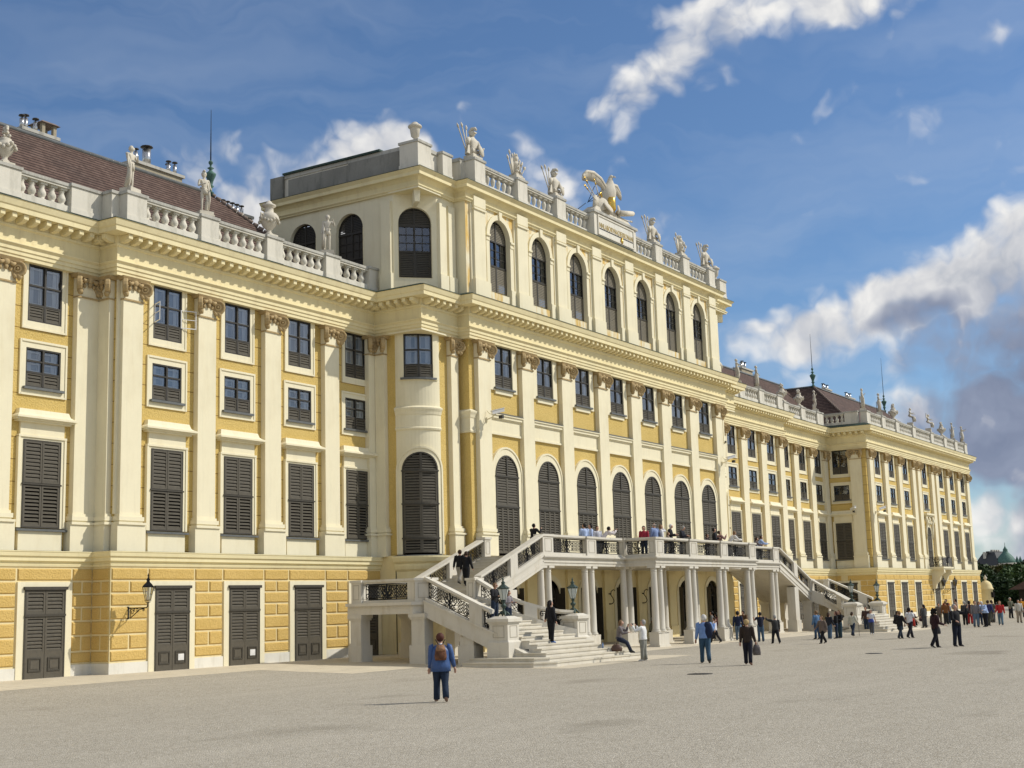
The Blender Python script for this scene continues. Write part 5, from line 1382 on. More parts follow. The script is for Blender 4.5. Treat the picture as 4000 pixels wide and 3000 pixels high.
def trophy(pos,kind,label,flip=1):
    S=empty('armour_trophy',pos,0,label,'statue','carved armour trophies on the central block'); rnd=random.Random(kind*7+int(flip))
    b=_MB(); b.box(-.42,.42,-.3,.3,0,.14,0); b.box(-.34,.34,-.24,.24,.14,.24,0); b.build('plinth',[STATUE],S)
    if kind==1:
        b=_MB(); b.loft([((0,0,.24),.30,.2),((0,0,.42),.30,.19),((0,0,.64),.22,.14),((0,-.02,.88),.36,.17),((0,0,1.04),.40,.16),((0,0,1.13),.2,.11),((0,0,1.2),.09,.08)],14); 
        for s in (-1,1): b.tube([(s*.36,0,1.02),(s*.48,-.02,.86),(s*.46,-.03,.68)],[.12,.11,.08],8,0)
        for i in range(9): b.tube([(-.24+.06*i,-.16,.5),(-.27+.067*i,-.2,.3)],[.035,.03],5,0)
        b.build('cuirass',[STATUE],S)
        b=_MB(); b.ball((0,-.01,1.38),.15,12,0,1,1.1); b.tube([(0,.12,1.25),(0,.16,1.5),(0,.03,1.64),(0,-.16,1.62),(0,-.24,1.52)],[.05,.09,.10,.09,.05],8,0); b.box(-.11,.11,-.19,-.10,1.38,1.44,0); b.tube([(-.1,.1,1.25),(-.12,.13,1.05)],.05,6,0); b.build('helmet',[STATUE],S)
        b=_MB(); f=flip
        spear(b,(-f*.5,.05,.25),(-f*1.25,.1,1.62)); spear(b,(-f*.45,.0,.25),(-f*.95,.05,1.74)); spear(b,(-f*.40,.1,.25),(-f*.42,.1,1.74)); spear(b,(f*.3,-.1,.2),(f*.9,-.1,.85)); spear(b,(f*.4,.1,.3),(f*.62,.1,1.2))
        b.build('spears',[STATUE],S)
        b=_MB(); shield(b,Vector((f*.34,-.28,.48)),.28,(f*.3,-1,.15)); b.hexa([(-f*.64-.03,-.1,.2),(-f*.44+.03,-.1,.2),(-f*.44+.03,.2,.2),(-f*.44-.03,.2,.2)],[(-f*.40-.02,-.05,.95),(-f*.40+.02,-.05,.95),(-f*.40+.02,.1,.95),(-f*.40-.02,.1,.95)],0); b.build('shield',[STATUE],S)
    else:
        b=_MB(); b.lathe([(.22,.24),(.16,.35),(.10,.5),(.2,.75),(.22,.85),(.12,1.0)],0,0,0,12,0)
        for i in range(14): b.ball((rnd.uniform(-.2,.2),rnd.uniform(-.15,.0)-.08,rnd.uniform(.3,.9)),rnd.uniform(.05,.09),6,0)
        b.build('cuirass',[STATUE],S)
        b=_MB(); b.ball((0,0,1.15),.15,12,0,1,1.2); b.ball((0,-.05,1.36),.09,8,0); b.tube([(-.15,0,1.3),(0,-.03,1.42),(.15,0,1.3)],.04,6,0); b.build('helmet',[STATUE],S)
        b=_MB()
        for x0,x1,z1 in ((-.4,-.62,1.55),(-.25,-.34,1.42),(-.5,-.85,1.2),(.25,.42,1.25),(.3,.7,1.2),(.4,1.0,1.0),(.12,.22,1.4),(-.1,-.12,1.5)): spear(b,(x0,-.05,.24),(x1,.0,z1))
        b.build('spears',[STATUE],S)
        b=_MB(); b.tube([(-.3,0,.2),(-.38,0,.7),(-.36,0,1.15)],[(.05,.12),(.06,.16),(.02,.04)],6,0); b.box(.80,.98,-.03,.03,.80,.95,0); b.build('shield',[STATUE],S)
ZT=24.34
trophy((54.62,YM+.1,ZT),1,'carved trophy of breastplate and plumed helmet with spears, leftmost on the central block',1)
trophy((58.7,YM+.1,ZT),2,'carved trophy of fanned spears and a helmet, second from the left on the central block')
trophy((62.77,YM+.1,ZT),1,'carved trophy of breastplate and helmet just left of the eagle',1)
trophy((74.97,YM+.1,ZT),1,'carved trophy of breastplate and round shield just right of the eagle',1)
trophy((79.04,YM+.1,ZT),2,'carved trophy of fanned spears between two breastplate trophies right of the eagle')
trophy((83.1,YM+.1,ZT),1,'carved trophy of breastplate with broad hat, rightmost on the central block',1)
# ---- the eagle group over the inscription
EG=empty('eagle_sculpture',(68.87,YM+.05,24.45),0,'large stone eagle with spread wings over gilded shields, flags and cannon on the attic','statue')
b=_MB(); b.hexa([(-2.5,-.4,0),(2.5,-.4,0),(2.5,.4,0),(-2.5,.4,0)],[(-1.9,-.3,.42),(1.9,-.3,.42),(1.9,.3,.42),(-1.9,.3,.42)],0); b.loft([((0,0,.3),1.3,.4),((-.1,0,.6),.9,.34),((-.1,0,.9),.5,.28)],14); b.build('mound',[STATUE],EG)
b=_MB()
b.tube([(.05,.05,.8),(0,.0,1.15),(.05,-.05,1.6),(.18,-.08,1.95),(.3,-.1,2.25),(.34,-.1,2.55),(.36,-.12,2.74)],[(.2,.2),(.42,.32),(.52,.36),(.46,.32),(.28,.2),(.17,.14),(.12,.11)],14,0)
b.ball((.38,-.16,2.76),.13,10,0); b.tube([(.42,-.26,2.78),(.46,-.38,2.74),(.46,-.42,2.66)],[.06,.04,.012],6,0)
for s in (-1,1): b.tube([(s*.16+.05,-.1,1.2),(s*.22+.05,-.15,.95),(s*.22+.05,-.22,.6)],[.15,.12,.05],8,0)
b.tube([(0,.1,1.1),(-.15,.2,.7),(-.2,.25,.5)],[(.22,.08),(.26,.07),(.3,.05)],8,0)
b.build('eagle_body',[STATUE],EG)
def wing(sgn,pts,nf,name):
    b=_MB(); P=[Vector(p) for p in pts]
    b.tube(P,[.13,.14,.12,.09,.05][:len(P)],8,0)
    for i in range(nf):
        t=i/(nf-1); k=t*(len(P)-1); j=min(int(k),len(P)-2); p=P[j].lerp(P[j+1],k-j)
        L=.50+.12*t if t<.8 else .6-.9*(t-.8)
        d=Vector((-sgn*(.25-.5*t),.02,-1)).normalized()
        b.tube([p,p+d*L*.5,p+d*L],[(.07,.03),(.085,.022),(.03,.01)],6,0)
    b.build(name,[STATUE],EG)
wing(-1,[(-.05,.02,2.0),(-.65,.05,2.42),(-1.5,.05,2.58),(-2.3,.02,2.45),(-2.8,.0,2.15)],26,'wing')
wing(1,[(.45,.05,2.0),(.8,.05,2.42),(1.3,.0,2.45),(1.75,.0,2.1)],14,'wing')
b=_MB(); shield(b,Vector((-.05,-.42,.95)),.20,(0,-1,.1),0,1); b.xf(Matrix.Diagonal((1,1,1,1)))
b.lathe([(.2,0),(.27,.1),(.27,.75),(.2,.85)],-.02,-.3,.5,12,0); b.build('gilded_drum',[GOLD],EG)
b=_MB(); shield(b,Vector((-.75,-.5,.55)),.36,(.1,-1,.5),0,1.5); shield(b,Vector((.45,-.5,.7)),.26,(.5,-1,.0),0,1); shield(b,Vector((-1.2,-.3,.7)),.4,(-.4,-1,.2)); b.build('shields',[STATUE],EG)
b=_MB()
for p,q in (((-.9,-.2,.4),(-3.3,-.3,1.35)),((-.9,-.1,.5),(-3.1,-.2,1.9)),((-.7,-.1,.4),(-1.9,-.2,2.1)),((.9,-.3,.4),(2.1,-.4,.95)),((1.0,-.3,.3),(2.5,-.4,.42))):
    spear(b,p,q,0,.3,.03); P=Vector(p);Q=Vector(q); spear(b,P.lerp(Q,.8),Q+ (Q-P).normalized()*.02,1,.3,.045)
b.tube([(.7,-.35,.55),(2.25,-.55,.85)],[.2,.15],10,0); b.ball((2.3,-.56,.86),.11,8,1); b.tube([(-1.9,-.2,.3),(-1.7,-.2,.9),(-1.3,-.15,1.1)],[(.06,.3),(.06,.35),(.04,.1)],6,0)
b.tube([(-1.5,-.3,1.15),(-1.35,-.32,1.35),(-1.2,-.3,1.1)],.06,6,1)
b.build('flags_and_cannon',[STATUE,GOLD],EG)
b=_MB(); 
for p,q in (((-1.2,.6,1.0),(-.4,.3,1.7)),((-1.2,.6,1.0),(-.3,.3,1.3)),((-1.3,.6,.9),(-1.1,.2,1.9)),((-2.9,.8,-.1),(-1.9,.4,.7))): b.tube([p,q],.02,4,0)
b.build('support_rods',[IRON],EG)
# inscription
def text(s,size,name,mat,parent,loc,rot,ext=.01,sx=1):
    c=bpy.data.curves.new(name,'FONT'); c.body=s; c.size=size; c.extrude=ext; c.align_x='CENTER'; c.space_character=1.05; c.materials.append(mat)
    t=bpy.data.objects.new(name,c); COL.objects.link(t)
    dg=bpy.context.evaluated_depsgraph_get(); me=bpy.data.meshes.new_from_object(t.evaluated_get(dg)); me.name=name; bpy.data.objects.remove(t)
    if not me.materials: me.materials.append(mat)
    o=bpy.data.objects.new(name,me); COL.objects.link(o); o.parent=parent; o.location=loc; o.rotation_euler=rot; o.scale=(sx,1,1); return o
text('INNLABORVNAOIEIIBONAN',.44,'inscription',GOLD,PAL,(68.87,YM-.478,23.5),(PI/2,0,0),.012,.74)
b=_MB(); b.ball((69.5,YM-.52,23.35),.08,8,0); b.ball((69.5,YM-.52,23.2),.11,8,0,.8,1.4); b.build('gilded_tassel',[GOLD],PAL)
b=_MB(); b.box(66.75,71.0,YM-.481,YM-.476,23.40,23.47,0); b.build('inscription_line',[SHUTF],PAL)
# ------------------------------------------------------------------ people
_cm={}
def cloth(col,rough=.85,var=.12):
    k=(tuple(round(c,3) for c in col),rough)
    if k not in _cm:
        m,nt,b=new_mat('cloth'); co=objco(nt)
        c=ramp(nt,noise(nt,co,7,3),[(.3,tuple(x*(1-var) for x in col)),(.7,tuple(min(1,x*(1+var)) for x in col))])
        nt.links.new(c,b.inputs['Base Color']); b.inputs['Roughness'].default_value=rough; b.inputs['Specular IOR Level'].default_value=.25 if rough>.6 else .5
        bump(nt,b,noise(nt,mapped(nt,co,(9,9,4)),2.2,3,.6,.6),.5,.03)
        _cm[k]=m
    return _cm[k]
SKINS=[flat('skin_tone',(.50,.29,.20),.55,0,.3,.06),flat('skin_tone_fair',(.60,.37,.27),.55,0,.3,.06),flat('skin_tone_tan',(.36,.20,.13),.55,0,.3,.06)]
HAIR=dict(brown=(.045,.025,.014),dark=(.012,.010,.009),red=(.085,.028,.018),grey=(.32,.31,.29),white=(.62,.60,.56),blond=(.42,.30,.14),light=(.20,.12,.06))
BLK=(.012,.012,.014);NAVY=(.015,.022,.05);JEAN=(.045,.085,.15);JEAND=(.018,.03,.055);WHITE=(.72,.72,.72);LBLUE=(.30,.42,.66);GREYC=(.16,.16,.17);BROWN=(.10,.06,.04);TANC=(.36,.29,.20);RED=(.42,.03,.025)
def garment(J,h,b,hem,wid=1,sleeve=1.0,m=0,fat=1.0,loose=1.0,openf=False):
    r=[]
    f=fat**.7
    C=[(J['pelvis']+(J['pelvis']-J['waist'])*hem,.108*loose*f,.080*loose*f),(J['pelvis'],.106*loose*f,.079*loose*f),(J['waist'],.098*loose*f,.073*loose*f),(J['chest'],.112*f,.078*f),(J['chest']*.4+J['neckb']*.6,.122*f**.4,.070),(J['neckb']+V3(0,0,-.014*h),.088,.055),(J['neckb']+V3(0,0,.012*h),.034,.034)]
    b.loft([(c,ry*h,rx*h) for c,rx,ry in C],14,m)
    for n in 'lr':
        s,e,w=J['sh'+n],J['el'+n],J['wr'+n]
        inn=(J['neckb']-s).normalized()
        if sleeve>=.9: b.tube([s+inn*.03*h,s,s*.5+e*.5,e,e*.5+w*.5,w],[.046*h,.050*h,.043*h*loose,.038*h*loose,.034*h,.028*h],9,m)
        else: b.tube([s+inn*.03*h,s,s*.5+e*.5,s*(1-sleeve)+e*sleeve],[.040*h,.043*h,.037*h,.034*h],9,m)
def person(pos,face,h,pose,top,bot,hair='brown',label='',long=0,coat=.3,sleeve=1.0,fat=1.0,skin=0,shoes=BLK,skirt=0,fing=False,bald=False,glasses=False,under=None,flare=1.0,rtop=.85,group=None,bun=False,cap=None,zoff=0,sc=None):
    x,y,z=pos
    P=empty('person',(x,y,z+zoff),math.radians(face),label,'person',group or 'people around the palace')
    pz=dict(pose); pz['fat']=fat
    J=fk(h,pz); sk=SKINS[skin]
    skin_body('body',J,h,sk,P,fingers=fing)
    b=_MB(); garment(J,h,b,coat,1,sleeve,0,fat,1.0+.12*(coat>.8)); 
    tm=[cloth(top,rtop)]
    if under:   # open front showing a shirt
        f=(V3(1,0,0)); c0=J['pelvis']; b.tube([J['waist']+V3(.055*h,0,-.04*h),J['chest']+V3(.056*h,0,0),J['neckb']+V3(.028*h,0,-.02*h)],[(.022*h,.012*h),(.03*h,.016*h),(.02*h,.012*h)],6,1); tm.append(cloth(under))
    b.build('top',tm,P)
    b=_MB()
    if skirt:
        k=(J['knl']+J['knr'])/2; b.loft([(J['waist'],.062*h,.082*h),(J['pelvis'],.075*h,.098*h),(J['pelvis']*(1-skirt)+k*skirt,.085*h,.125*h)],14)
    for n in 'lr':
        hp,kn,an=J['hip'+n],J['kn'+n],J['an'+n]
        b.tube([hp+V3(0,0,.045*h),hp,hp*.5+kn*.5,kn,kn*.45+an*.55,an+V3(0,0,-.008*h)],[.058*h*fat**.5,.066*h*fat**.5,.062*h*fat**.3,.050*h,.045*h*flare,.043*h*flare],9)
    b.loft([(J['waist']-V3(0,0,.02*h),.056*h*fat**.5,.078*h*fat**.5),(J['pelvis'],.062*h*fat**.5,.09*h*fat**.5),(J['pelvis']-V3(0,0,.045*h),.05*h,.075*h)],12)
    b.build('trousers',[cloth(bot)],P)
    b=_MB()
    for n in 'lr':
        a,t=J['an'+n],J['to'+n]; d=(t-a); b.tube([a-V3(d.x*.28,d.y*.28,.012*h),a+d*.3,a+d*.8,t+d*.15],[(.024*h,.026*h),(.028*h,.028*h),(.026*h,.018*h),(.016*h,.010*h)],8)
    b.build('shoes',[cloth(shoes,.5)],P)
    if not bald: hairball(J,h,P,cloth(HAIR[hair] if isinstance(hair,str) else hair,.7,.3),'hair',long,0,bun)
    else:
        b=_MB(); c=J['head']; f=(J['nose']-c); f=V3(f.x,f.y,0).normalized()
        for a in range(7):
            t=-1.6+a*.53; d=V3(-f.x*math.cos(t)-f.y*math.sin(t),-f.y*math.cos(t)+f.x*math.sin(t),0); b.ball(c+d*.048*h-V3(0,0,.005*h),.022*h,6,0)
        b.build('hair',[cloth(HAIR[hair],.7,.3)],P)
    if glasses:
        b=_MB(); c=J['head']; f=(J['nose']-c); f=V3(f.x,f.y,0).normalized(); s=V3(-f.y,f.x,0)
        for q in (-1,1): b.ball(c+f*.048*h+s*q*.021*h+V3(0,0,.006*h),.016*h,6,0,1,.8)
        b.build('sunglasses',[cloth(BLK,.2)],P)
    if cap:
        b=_MB(); c=J['crown']; b.ball(c-V3(0,0,.022*h),.060*h,10,0); f=(J['nose']-J['head']); f=V3(f.x,f.y,0).normalized(); b.tube([c+f*.03*h-V3(0,0,.03*h),c+f*.10*h-V3(0,0,.035*h)],[(.045*h,.008*h),(.035*h,.006*h)],8,0); b.build('cap',[cloth(cap)],P)
    P['_j']=0; del P['_j']
    return P,J
def world(P,v): 
    return Matrix.Translation(P.location)@Matrix.Rotation(P.rotation_euler.z,4,'Z')@v
STAND=dict(thigh_l=3,thigh_r=-3,knee_l=2,knee_r=3)
WALK=dict(thigh_l=24,thigh_r=-18,knee_l=8,knee_r=18,foot_r=-18,arm_l=-18,arm_r=22,bend_l=15,bend_r=25,lean=3)
STEP=dict(thigh_l=12,thigh_r=-10,knee_l=5,knee_r=22,foot_r=-22,arm_l=-8,arm_r=10,bend_l=18,bend_r=15,lean=2)
PHOTO=dict(STAND,arm_l=48,bend_l=100,in_l=25,out_l=18,arm_r=48,bend_r=100,in_r=25,out_r=18)
TALK=dict(STAND,arm_l=15,bend_l=85,in_l=40,arm_r=8,bend_r=25)
HOLD=dict(STAND,arm_l=18,bend_l=75,in_l=35,out_l=14,arm_r=18,bend_r=80,in_r=35,out_r=14,nod=22)
LEAN=dict(STAND,lean=38,thigh_l=-6,thigh_r=-10,arm_l=45,bend_l=45,in_l=20,arm_r=45,bend_r=45,in_r=20,nod=10)
SIT=dict(thigh_l=84,thigh_r=78,knee_l=86,knee_r=74,arm_l=30,bend_l=60,in_l=20,arm_r=30,bend_r=70,in_r=25,lean=12,nod=5)
BROW=dict(STAND,arm_l=95,bend_l=130,out_l=35,in_l=10,arm_r=5,bend_r=15)
POCK=dict(STAND,arm_l=-12,bend_l=45,out_l=22,in_l=30,arm_r=-12,bend_r=45,out_r=22,in_r=30)
Cm=math.degrees
def away(x,y): return math.degrees(math.atan2(y,x))       # facing straight away from the camera point
GB='people on the gravel court'; GT='people on the stairs'; GV='people on the balcony'; GF='visitors near the far wing'; GU='people under the balcony'
pp=[]
def A(*a,**k):
    r=person(*a,**k); return r
def bag(name,label,cat,P,at,size,col,strap=None,rough=.7,kind='bag',mat2=None):
    """a bag resting against / held by a person, a thing of its own"""
    B=empty(name,world(P,at),P.rotation_euler.z,label,cat); w,d,h=size; b=_MB()
    b.loft([((0,0,0),d*.5,w*.5),((0,0,h*.25),d*.6,w*.56),((0,0,h*.7),d*.5,w*.5),((0,0,h),d*.28,w*.36)],12); b.build('bag_body',[cloth(col,rough,.35)],B)
    b=_MB(); b.tube([(0,-w*.2,h*.9),(0,-w*.15,h*1.2),(0,w*.15,h*1.2),(0,w*.2,h*.9)],.012,5); 
    if strap:
        b.tube([Vector(p) for p in strap],.014,5)
    b.build('strap',[cloth(tuple(c*.7 for c in col),rough)],B)
    return B
# the near walker
P,J=A((27.95,19.8,-.25),away(27.9,19.8)+2,1.70,dict(STEP,out_r=14,out_l=6,arm_r=2,bend_r=12,arm_l=0,bend_l=18),(.035,.085,.23),JEAND,'red','woman in a shiny blue jacket walking away alone across the gravel in the foreground',coat=1.15,fat=1.38,fing=True,shoes=(.22,.13,.09),rtop=.42,under=None,group=GB,flare=1.1,sleeve=1.0,skin=1)
b=_MB()
for n in 'lr':
    e,w=J['el'+n],J['wr'+n]; b.tube([e*.25+w*.75,w],[.047,.045],9)
b.tube([J['neckb']+V3(0,0,.0),J['neckb']+V3(0,0,.035)],[.066,.058],10); b.build('white_cuffs_and_collar',[cloth(WHITE)],P)
BP=empty('backpack',world(P,J['chest']+V3(-.20,0.0,-.2)),P.rotation_euler.z,'small brown patterned backpack worn by the woman in the blue jacket','backpack')
b=_MB(); b.loft([((0,0,0),.08,.14),((-.01,0,.10),.10,.155),((0,0,.24),.09,.135),((.01,0,.34),.06,.10),((.02,0,.38),.03,.05)],14); b.build('bag_body',[cloth((.17,.075,.04),.8,.5)],BP)
b=_MB(); b.loft([((-.035,0,.22),.075,.12),((-.03,0,.30),.075,.115),((0,0,.38),.05,.09)],12); b.build('flap',[cloth((.26,.14,.075),.8,.5)],BP)
b=_MB()
for s in (-1,1): b.tube([(.03,s*.04,.36),(.05,s*.09,.46),(.10,s*.12,.50)],.016,5)
b.build('strap',[cloth((.06,.035,.025))],BP)
# group in the middle ground
P,J=A((48.69,24.66,-.25),100,1.62,dict(PHOTO,nod=-6,arm_l=62,arm_r=62,bend_l=85,bend_r=85),(.72,.72,.70),(.23,.23,.20),'grey','man in a white sweater raising a camera to the palace, right of the stairs',fat=1.3,fing=True,bald=False,group=GB,shoes=(.6,.6,.6))
c=empty('camera_in_hands',world(P,(J['hal']+J['har'])/2+V3(.03,0,.02)),P.rotation_euler.z,'small camera held up by the man in the white sweater','camera'); b=_MB(); b.box(-.02,.02,-.06,.06,-.035,.035); b.tube([(.02,0,0),(.05,0,0)],.025,8); b.build('camera_body',[cloth((.05,.05,.05),.4)],c)
bag('shoulder_bag','black shoulder bag on the hip of the man in the white sweater','bag',P,J['pelvis']+V3(.02,-.2,-.12),(.28,.12,.24),BLK,[(0,0,.28),(0,.08,.55),(-.03,.25,.62)])
P,J=A((46.76,21.14,-.25),away(46.8,21.1)+4,1.80,dict(STEP,arm_l=2,bend_l=16,arm_r=40,bend_r=120,out_r=20),(.17,.27,.50),(.035,.075,.12),'white','white haired man in a blue shirt walking away with a jacket over his shoulder',fat=1.25,fing=True,group=GB)
jk=empty('carried_jacket',world(P,J['chest']+V3(-.14,-.16,-.1)),P.rotation_euler.z,'dark jacket slung over the shoulder of the man in the blue shirt','jacket'); b=_MB(); b.loft([((0,0,-.28),.035,.10),((0,0,-.05),.05,.15),((.02,.02,.2),.05,.14),((.06,.03,.32),.05,.08)],10); b.build('jacket_cloth',[cloth(NAVY)],jk)
P,J=A((45.31,18.85,-.25),away(45.3,18.9)-8,1.60,dict(WALK,thigh_l=14,thigh_r=-12,knee_r=10,arm_l=0,arm_r=2),(.035,.024,.018),(.012,.013,.022),'blond','blond woman in a dark brown top and black trousers walking away with a bag',coat=.55,fing=True,group=GB,shoes=(.20,.10,.07),skin=1,bun=False)
bag('carrier_bag','patterned carrier bag in the right hand of the blond woman','bag',P,J['har']+V3(0,-.02,-.42),(.26,.10,.36),(.16,.14,.13))
A((68.14,30.17,-.22),95,1.38,WALK,(.66,.64,.68),(.02,.02,.022),'brown','girl with a white vest over purple sleeves walking behind the columns',group=GU,fing=False)
A((72.39,32.22,-.16),110,1.6,STAND,(.17,.17,.165),JEAND,'dark','man in a grey jacket under the balcony behind the girl in the white vest',group=GU)
A((71.2,31.4,-.2),60,1.55,STAND,(.10,.03,.03),BLK,'dark','dark haired woman half hidden behind a column under the balcony',group=GU,long=.1)
A((71.48,30.24,-.22),20,1.66,WALK,NAVY,(.10,.15,.22),'dark','man in navy hooded jacket and jeans pointing beyond the columns',group=GU,cap=NAVY)
A((73.90,30.90,-.20),170,1.62,HOLD,(.11,.06,.03),BLK,'dark','man in a brown jacket reading beside the columns',group=GU,under=WHITE)
A((72.6,31.6,-.2),80,1.5,STAND,(.16,.14,.08),(.12,.11,.08),'light','person in khaki clothes glimpsed between the right hand columns',group=GU)
P,J=A((69.81,28.24,-.25),38,1.60,dict(PHOTO,arm_l=60,bend_l=60,arm_r=60,bend_r=60),(.015,.018,.035),(.06,.10,.15),'dark','man in a navy T-shirt and jeans holding up a phone',sleeve=.55,coat=.4,group=GB,skin=2,fing=True)
P,J=A((66.65,26.16,-.25),40,1.50,dict(WALK,arm_l=110,bend_l=120,out_l=40,arm_r=0),(.035,.035,.035),(.012,.014,.02),'grey','man in a dark suit jacket walking off with a hand raised to his head',coat=.7,group=GB,fat=1.15,fing=True)
A((65.98,23.43,-.25),155,1.42,WALK,(.15,.115,.095),BLK,'light','woman in a long brownish raincoat walking left past the right stair',coat=1.5,group=GB,fat=1.25,skirt=.6)
A((73.2,26.3,-.25),60,1.57,STAND,(.10,.19,.33),JEAN,'light','fair haired person in light blue behind the dark jacketed girl',group=GB)
A((72.75,25.42,-.25),-20,1.45,dict(TALK),(.02,.022,.03),(.07,.12,.19),'brown','girl in a dark jacket and jeans holding a paper beside the brown raincoat',group=GB,long=.12,shoes=(.6,.6,.6))
A((73.71,25.37,-.25),120,1.50,TALK,BLK,JEAND,'red','woman in a black jacket, left of the close pair before the right stair',group=GB,long=.1)
A((74.42,25.41,-.25),150,1.55,dict(HOLD,nod=0),BLK,(.03,.06,.08),'light','woman in black drinking, right of the close pair before the right stair',group=GB,long=.14)
P,J=A((78.02,25.87,-.25),-10,1.44,WALK,(.50,.49,.40),JEAND,'brown','woman in an open cream jacket walking right with a stick',coat=.8,under=(.35,.14,.03),group=GB,long=.08)
s_=empty('walking_stick',world(P,J['har']),0,'thin walking stick in the hand of the woman in the cream jacket','stick'); b=_MB(); b.tube([(0,0,.02),(0,0,-(J['har'].z)+.01)],.012,6); b.tube([(0,0,.02),(.04,.02,.04),(.08,.04,.01)],.014,6); b.build('stick_shaft',[cloth(BLK,.4)],s_)
A((86.0,27.6,-.25),180,1.62,STAND,(.06,.035,.03),JEAND,'brown','man in a dark brown jacket standing behind the man in the white T-shirt',group=GB)
P,J=A((80.83,25.63,-.25),-170,1.52,dict(WALK,bend_r=70,in_r=40),(.68,.68,.68),(.085,.09,.10),'dark','man in a white T-shirt and grey trousers walking left with a jacket tied on',group=GB,sleeve=.6,shoes=(.5,.5,.5),fing=True)
bag('tied_jacket','blue and white jacket tied round the waist of the man in the white T-shirt','jacket',P,J['pelvis']+V3(.09,0,-.06),(.3,.14,.22),(.05,.08,.30))
A((72.01,21.32,-.25),-20,1.50,dict(WALK,bend_l=80,arm_l=20),(.014,.014,.016),(.02,.03,.045),'light','woman in black coat and short skirt walking beside the man in the white shirt',coat=1.0,group=GB,skirt=.7,fing=True)
P,J=A((72.95,21.07,-.25),-25,1.67,WALK,(.68,.69,.72),(.018,.018,.025),'dark','young man in a white shirt and dark trousers striding right',group=GB,sleeve=.7,skin=2,fing=True)
P,J=A((59.53,16.12,-.25),-45,1.68,dict(STEP,bend_r=60,arm_r=10,bend_l=45),(.03,.012,.016),(.010,.010,.016),'dark','woman with curly black hair, dark cardigan and big handbag, right foreground',long=.13,under=(.5,.35,.36),fat=1.15,coat=.5,group=GB,fing=True)
b=_MB(); rnd=random.Random(4)
for i in range(26): 
    a=rnd.uniform(0,2*PI); zz=rnd.uniform(-.09,.12); r=.115; c=J['head']+V3(-.03+r*math.cos(a)*.8,r*math.sin(a),zz)
    if (c-J['nose']).length>.09: b.ball(c,.05,6)
b.build('curls',[cloth(HAIR['dark'],.8,.3)],P)
bag('handbag','large grey handbag hanging in front of the woman with curly black hair','handbag',P,J['pelvis']+V3(.17,.10,-.30),(.42,.13,.32),(.10,.10,.105),[(0,.12,.3),(-.05,.15,.6),(-.12,.12,.85)])
P,J=A((60.75,15.52,-.25),-118,1.84,dict(STAND,arm_l=70,bend_l=100,in_l=30,out_l=45,arm_r=15,bend_r=60,lean=-3),(.014,.014,.016),(.012,.016,.030),'grey','tall grey haired man in a black jacket and white shirt in the right foreground',under=(.62,.64,.68),coat=.55,group=GB,fing=True,fat=1.15)
# far right
A((104.5,27.9,-.25),-160,1.6,STAND,(.14,.11,.09),(.13,.11,.08),'brown','woman in a brown outfit standing left of the man in the rust brown jacket',group=GF)
A((103.5,27.14,-.25),20,1.75,STAND,(.20,.085,.03),(.03,.03,.03),'light','man in a rust brown jacket seen from behind in front of the far wing',coat=.6,group=GF,fat=1.1)
A((105.73,27.56,-.25),30,1.6,TALK,(.30,.37,.45),JEAND,'brown','person in a pale blue shirt beside the rust brown jacket',group=GF)
A((100.5,25.0,-.25),0,1.72,STAND,(.05,.05,.055),BLK,'grey','grey haired person in charcoal standing behind the tall man in the black jacket',group=GF)
A((110.1,28.8,-.25),170,1.85,TALK,(.26,.035,.03),(.05,.03,.03),'brown','man in a dark red jacket at the back of the crowd',group=GF)
A((112.2,28.6,-.25),90,1.85,STAND,(.20,.12,.08),(.03,.03,.03),'brown','tall person at the very back of the crowd',group=GF)
A((103.45,25.38,-.25),10,1.73,STAND,(.045,.014,.018),(.30,.018,.018),'dark','woman in a black coat and bright red trousers',coat=1.1,group=GF,long=.1)
A((94.03,22.7,-.25),-150,1.77,dict(STAND,arm_l=20,bend_l=20),(.17,.16,.17),(.10,.15,.21),'brown','woman in a grey sweater and jeans with a shoulder strap, front of the crowd',group=GF,fat=1.25)
bag('shoulder_bag','dark shoulder bag of the woman in the grey sweater','bag',P,V3(0,0,0),(.05,.05,.05),BLK) if False else None
A((100.02,23.86,-.25),-140,1.66,TALK,(.26,.22,.20),JEAND,'red','woman in beige behind the bowing man in the light blue shirt',group=GF,long=.1)
A((94.46,22.18,-.25),150,1.80,dict(STAND,lean=22,arm_l=20,bend_l=70,arm_r=20,bend_r=70,nod=25),(.40,.52,.78),(.014,.014,.02),'white','white haired man in a light blue shirt bowing over something in his hands',group=GF,fat=1.5)
A((97.76,22.72,-.25),-10,1.77,STEP,(.03,.035,.12),(.06,.06,.045),'brown','person in a dark blue top just behind the bowing man',group=GF)
A((107.38,24.69,-.25),-20,1.76,WALK,(.13,.115,.095),(.08,.075,.06),'brown','man in an olive jacket walking right behind the crowd',group=GF,coat=.5)
A((109.54,25.14,-.25),10,1.66,WALK,(.02,.02,.022),(.04,.04,.05),'dark','man in black walking beside the woman in the red jacket',group=GF)
A((99.01,22.22,-.25),-170,1.74,WALK,(.45,.03,.03),(.12,.19,.25),'light','woman in a bright red jacket and light jeans striding left',group=GF,long=.12)
A((104.79,22.19,-.25),-150,1.72,STAND,(.52,.49,.42),(.30,.25,.19),'dark','man in a cream jacket over a blue shirt at the right edge',under=(.15,.27,.45),coat=.6,group=GF,fing=False)
A((125.5,26.3,-.25),-150,1.7,STAND,(.55,.24,.015),(.05,.05,.05),'brown','person in an orange yellow jacket cut by the right edge',group=GF)
A((123.0,26.7,-.25),-120,1.8,TALK,(.12,.12,.08),BLK,'grey','person in camouflage colours in front of the dark kiosk',group=GF)
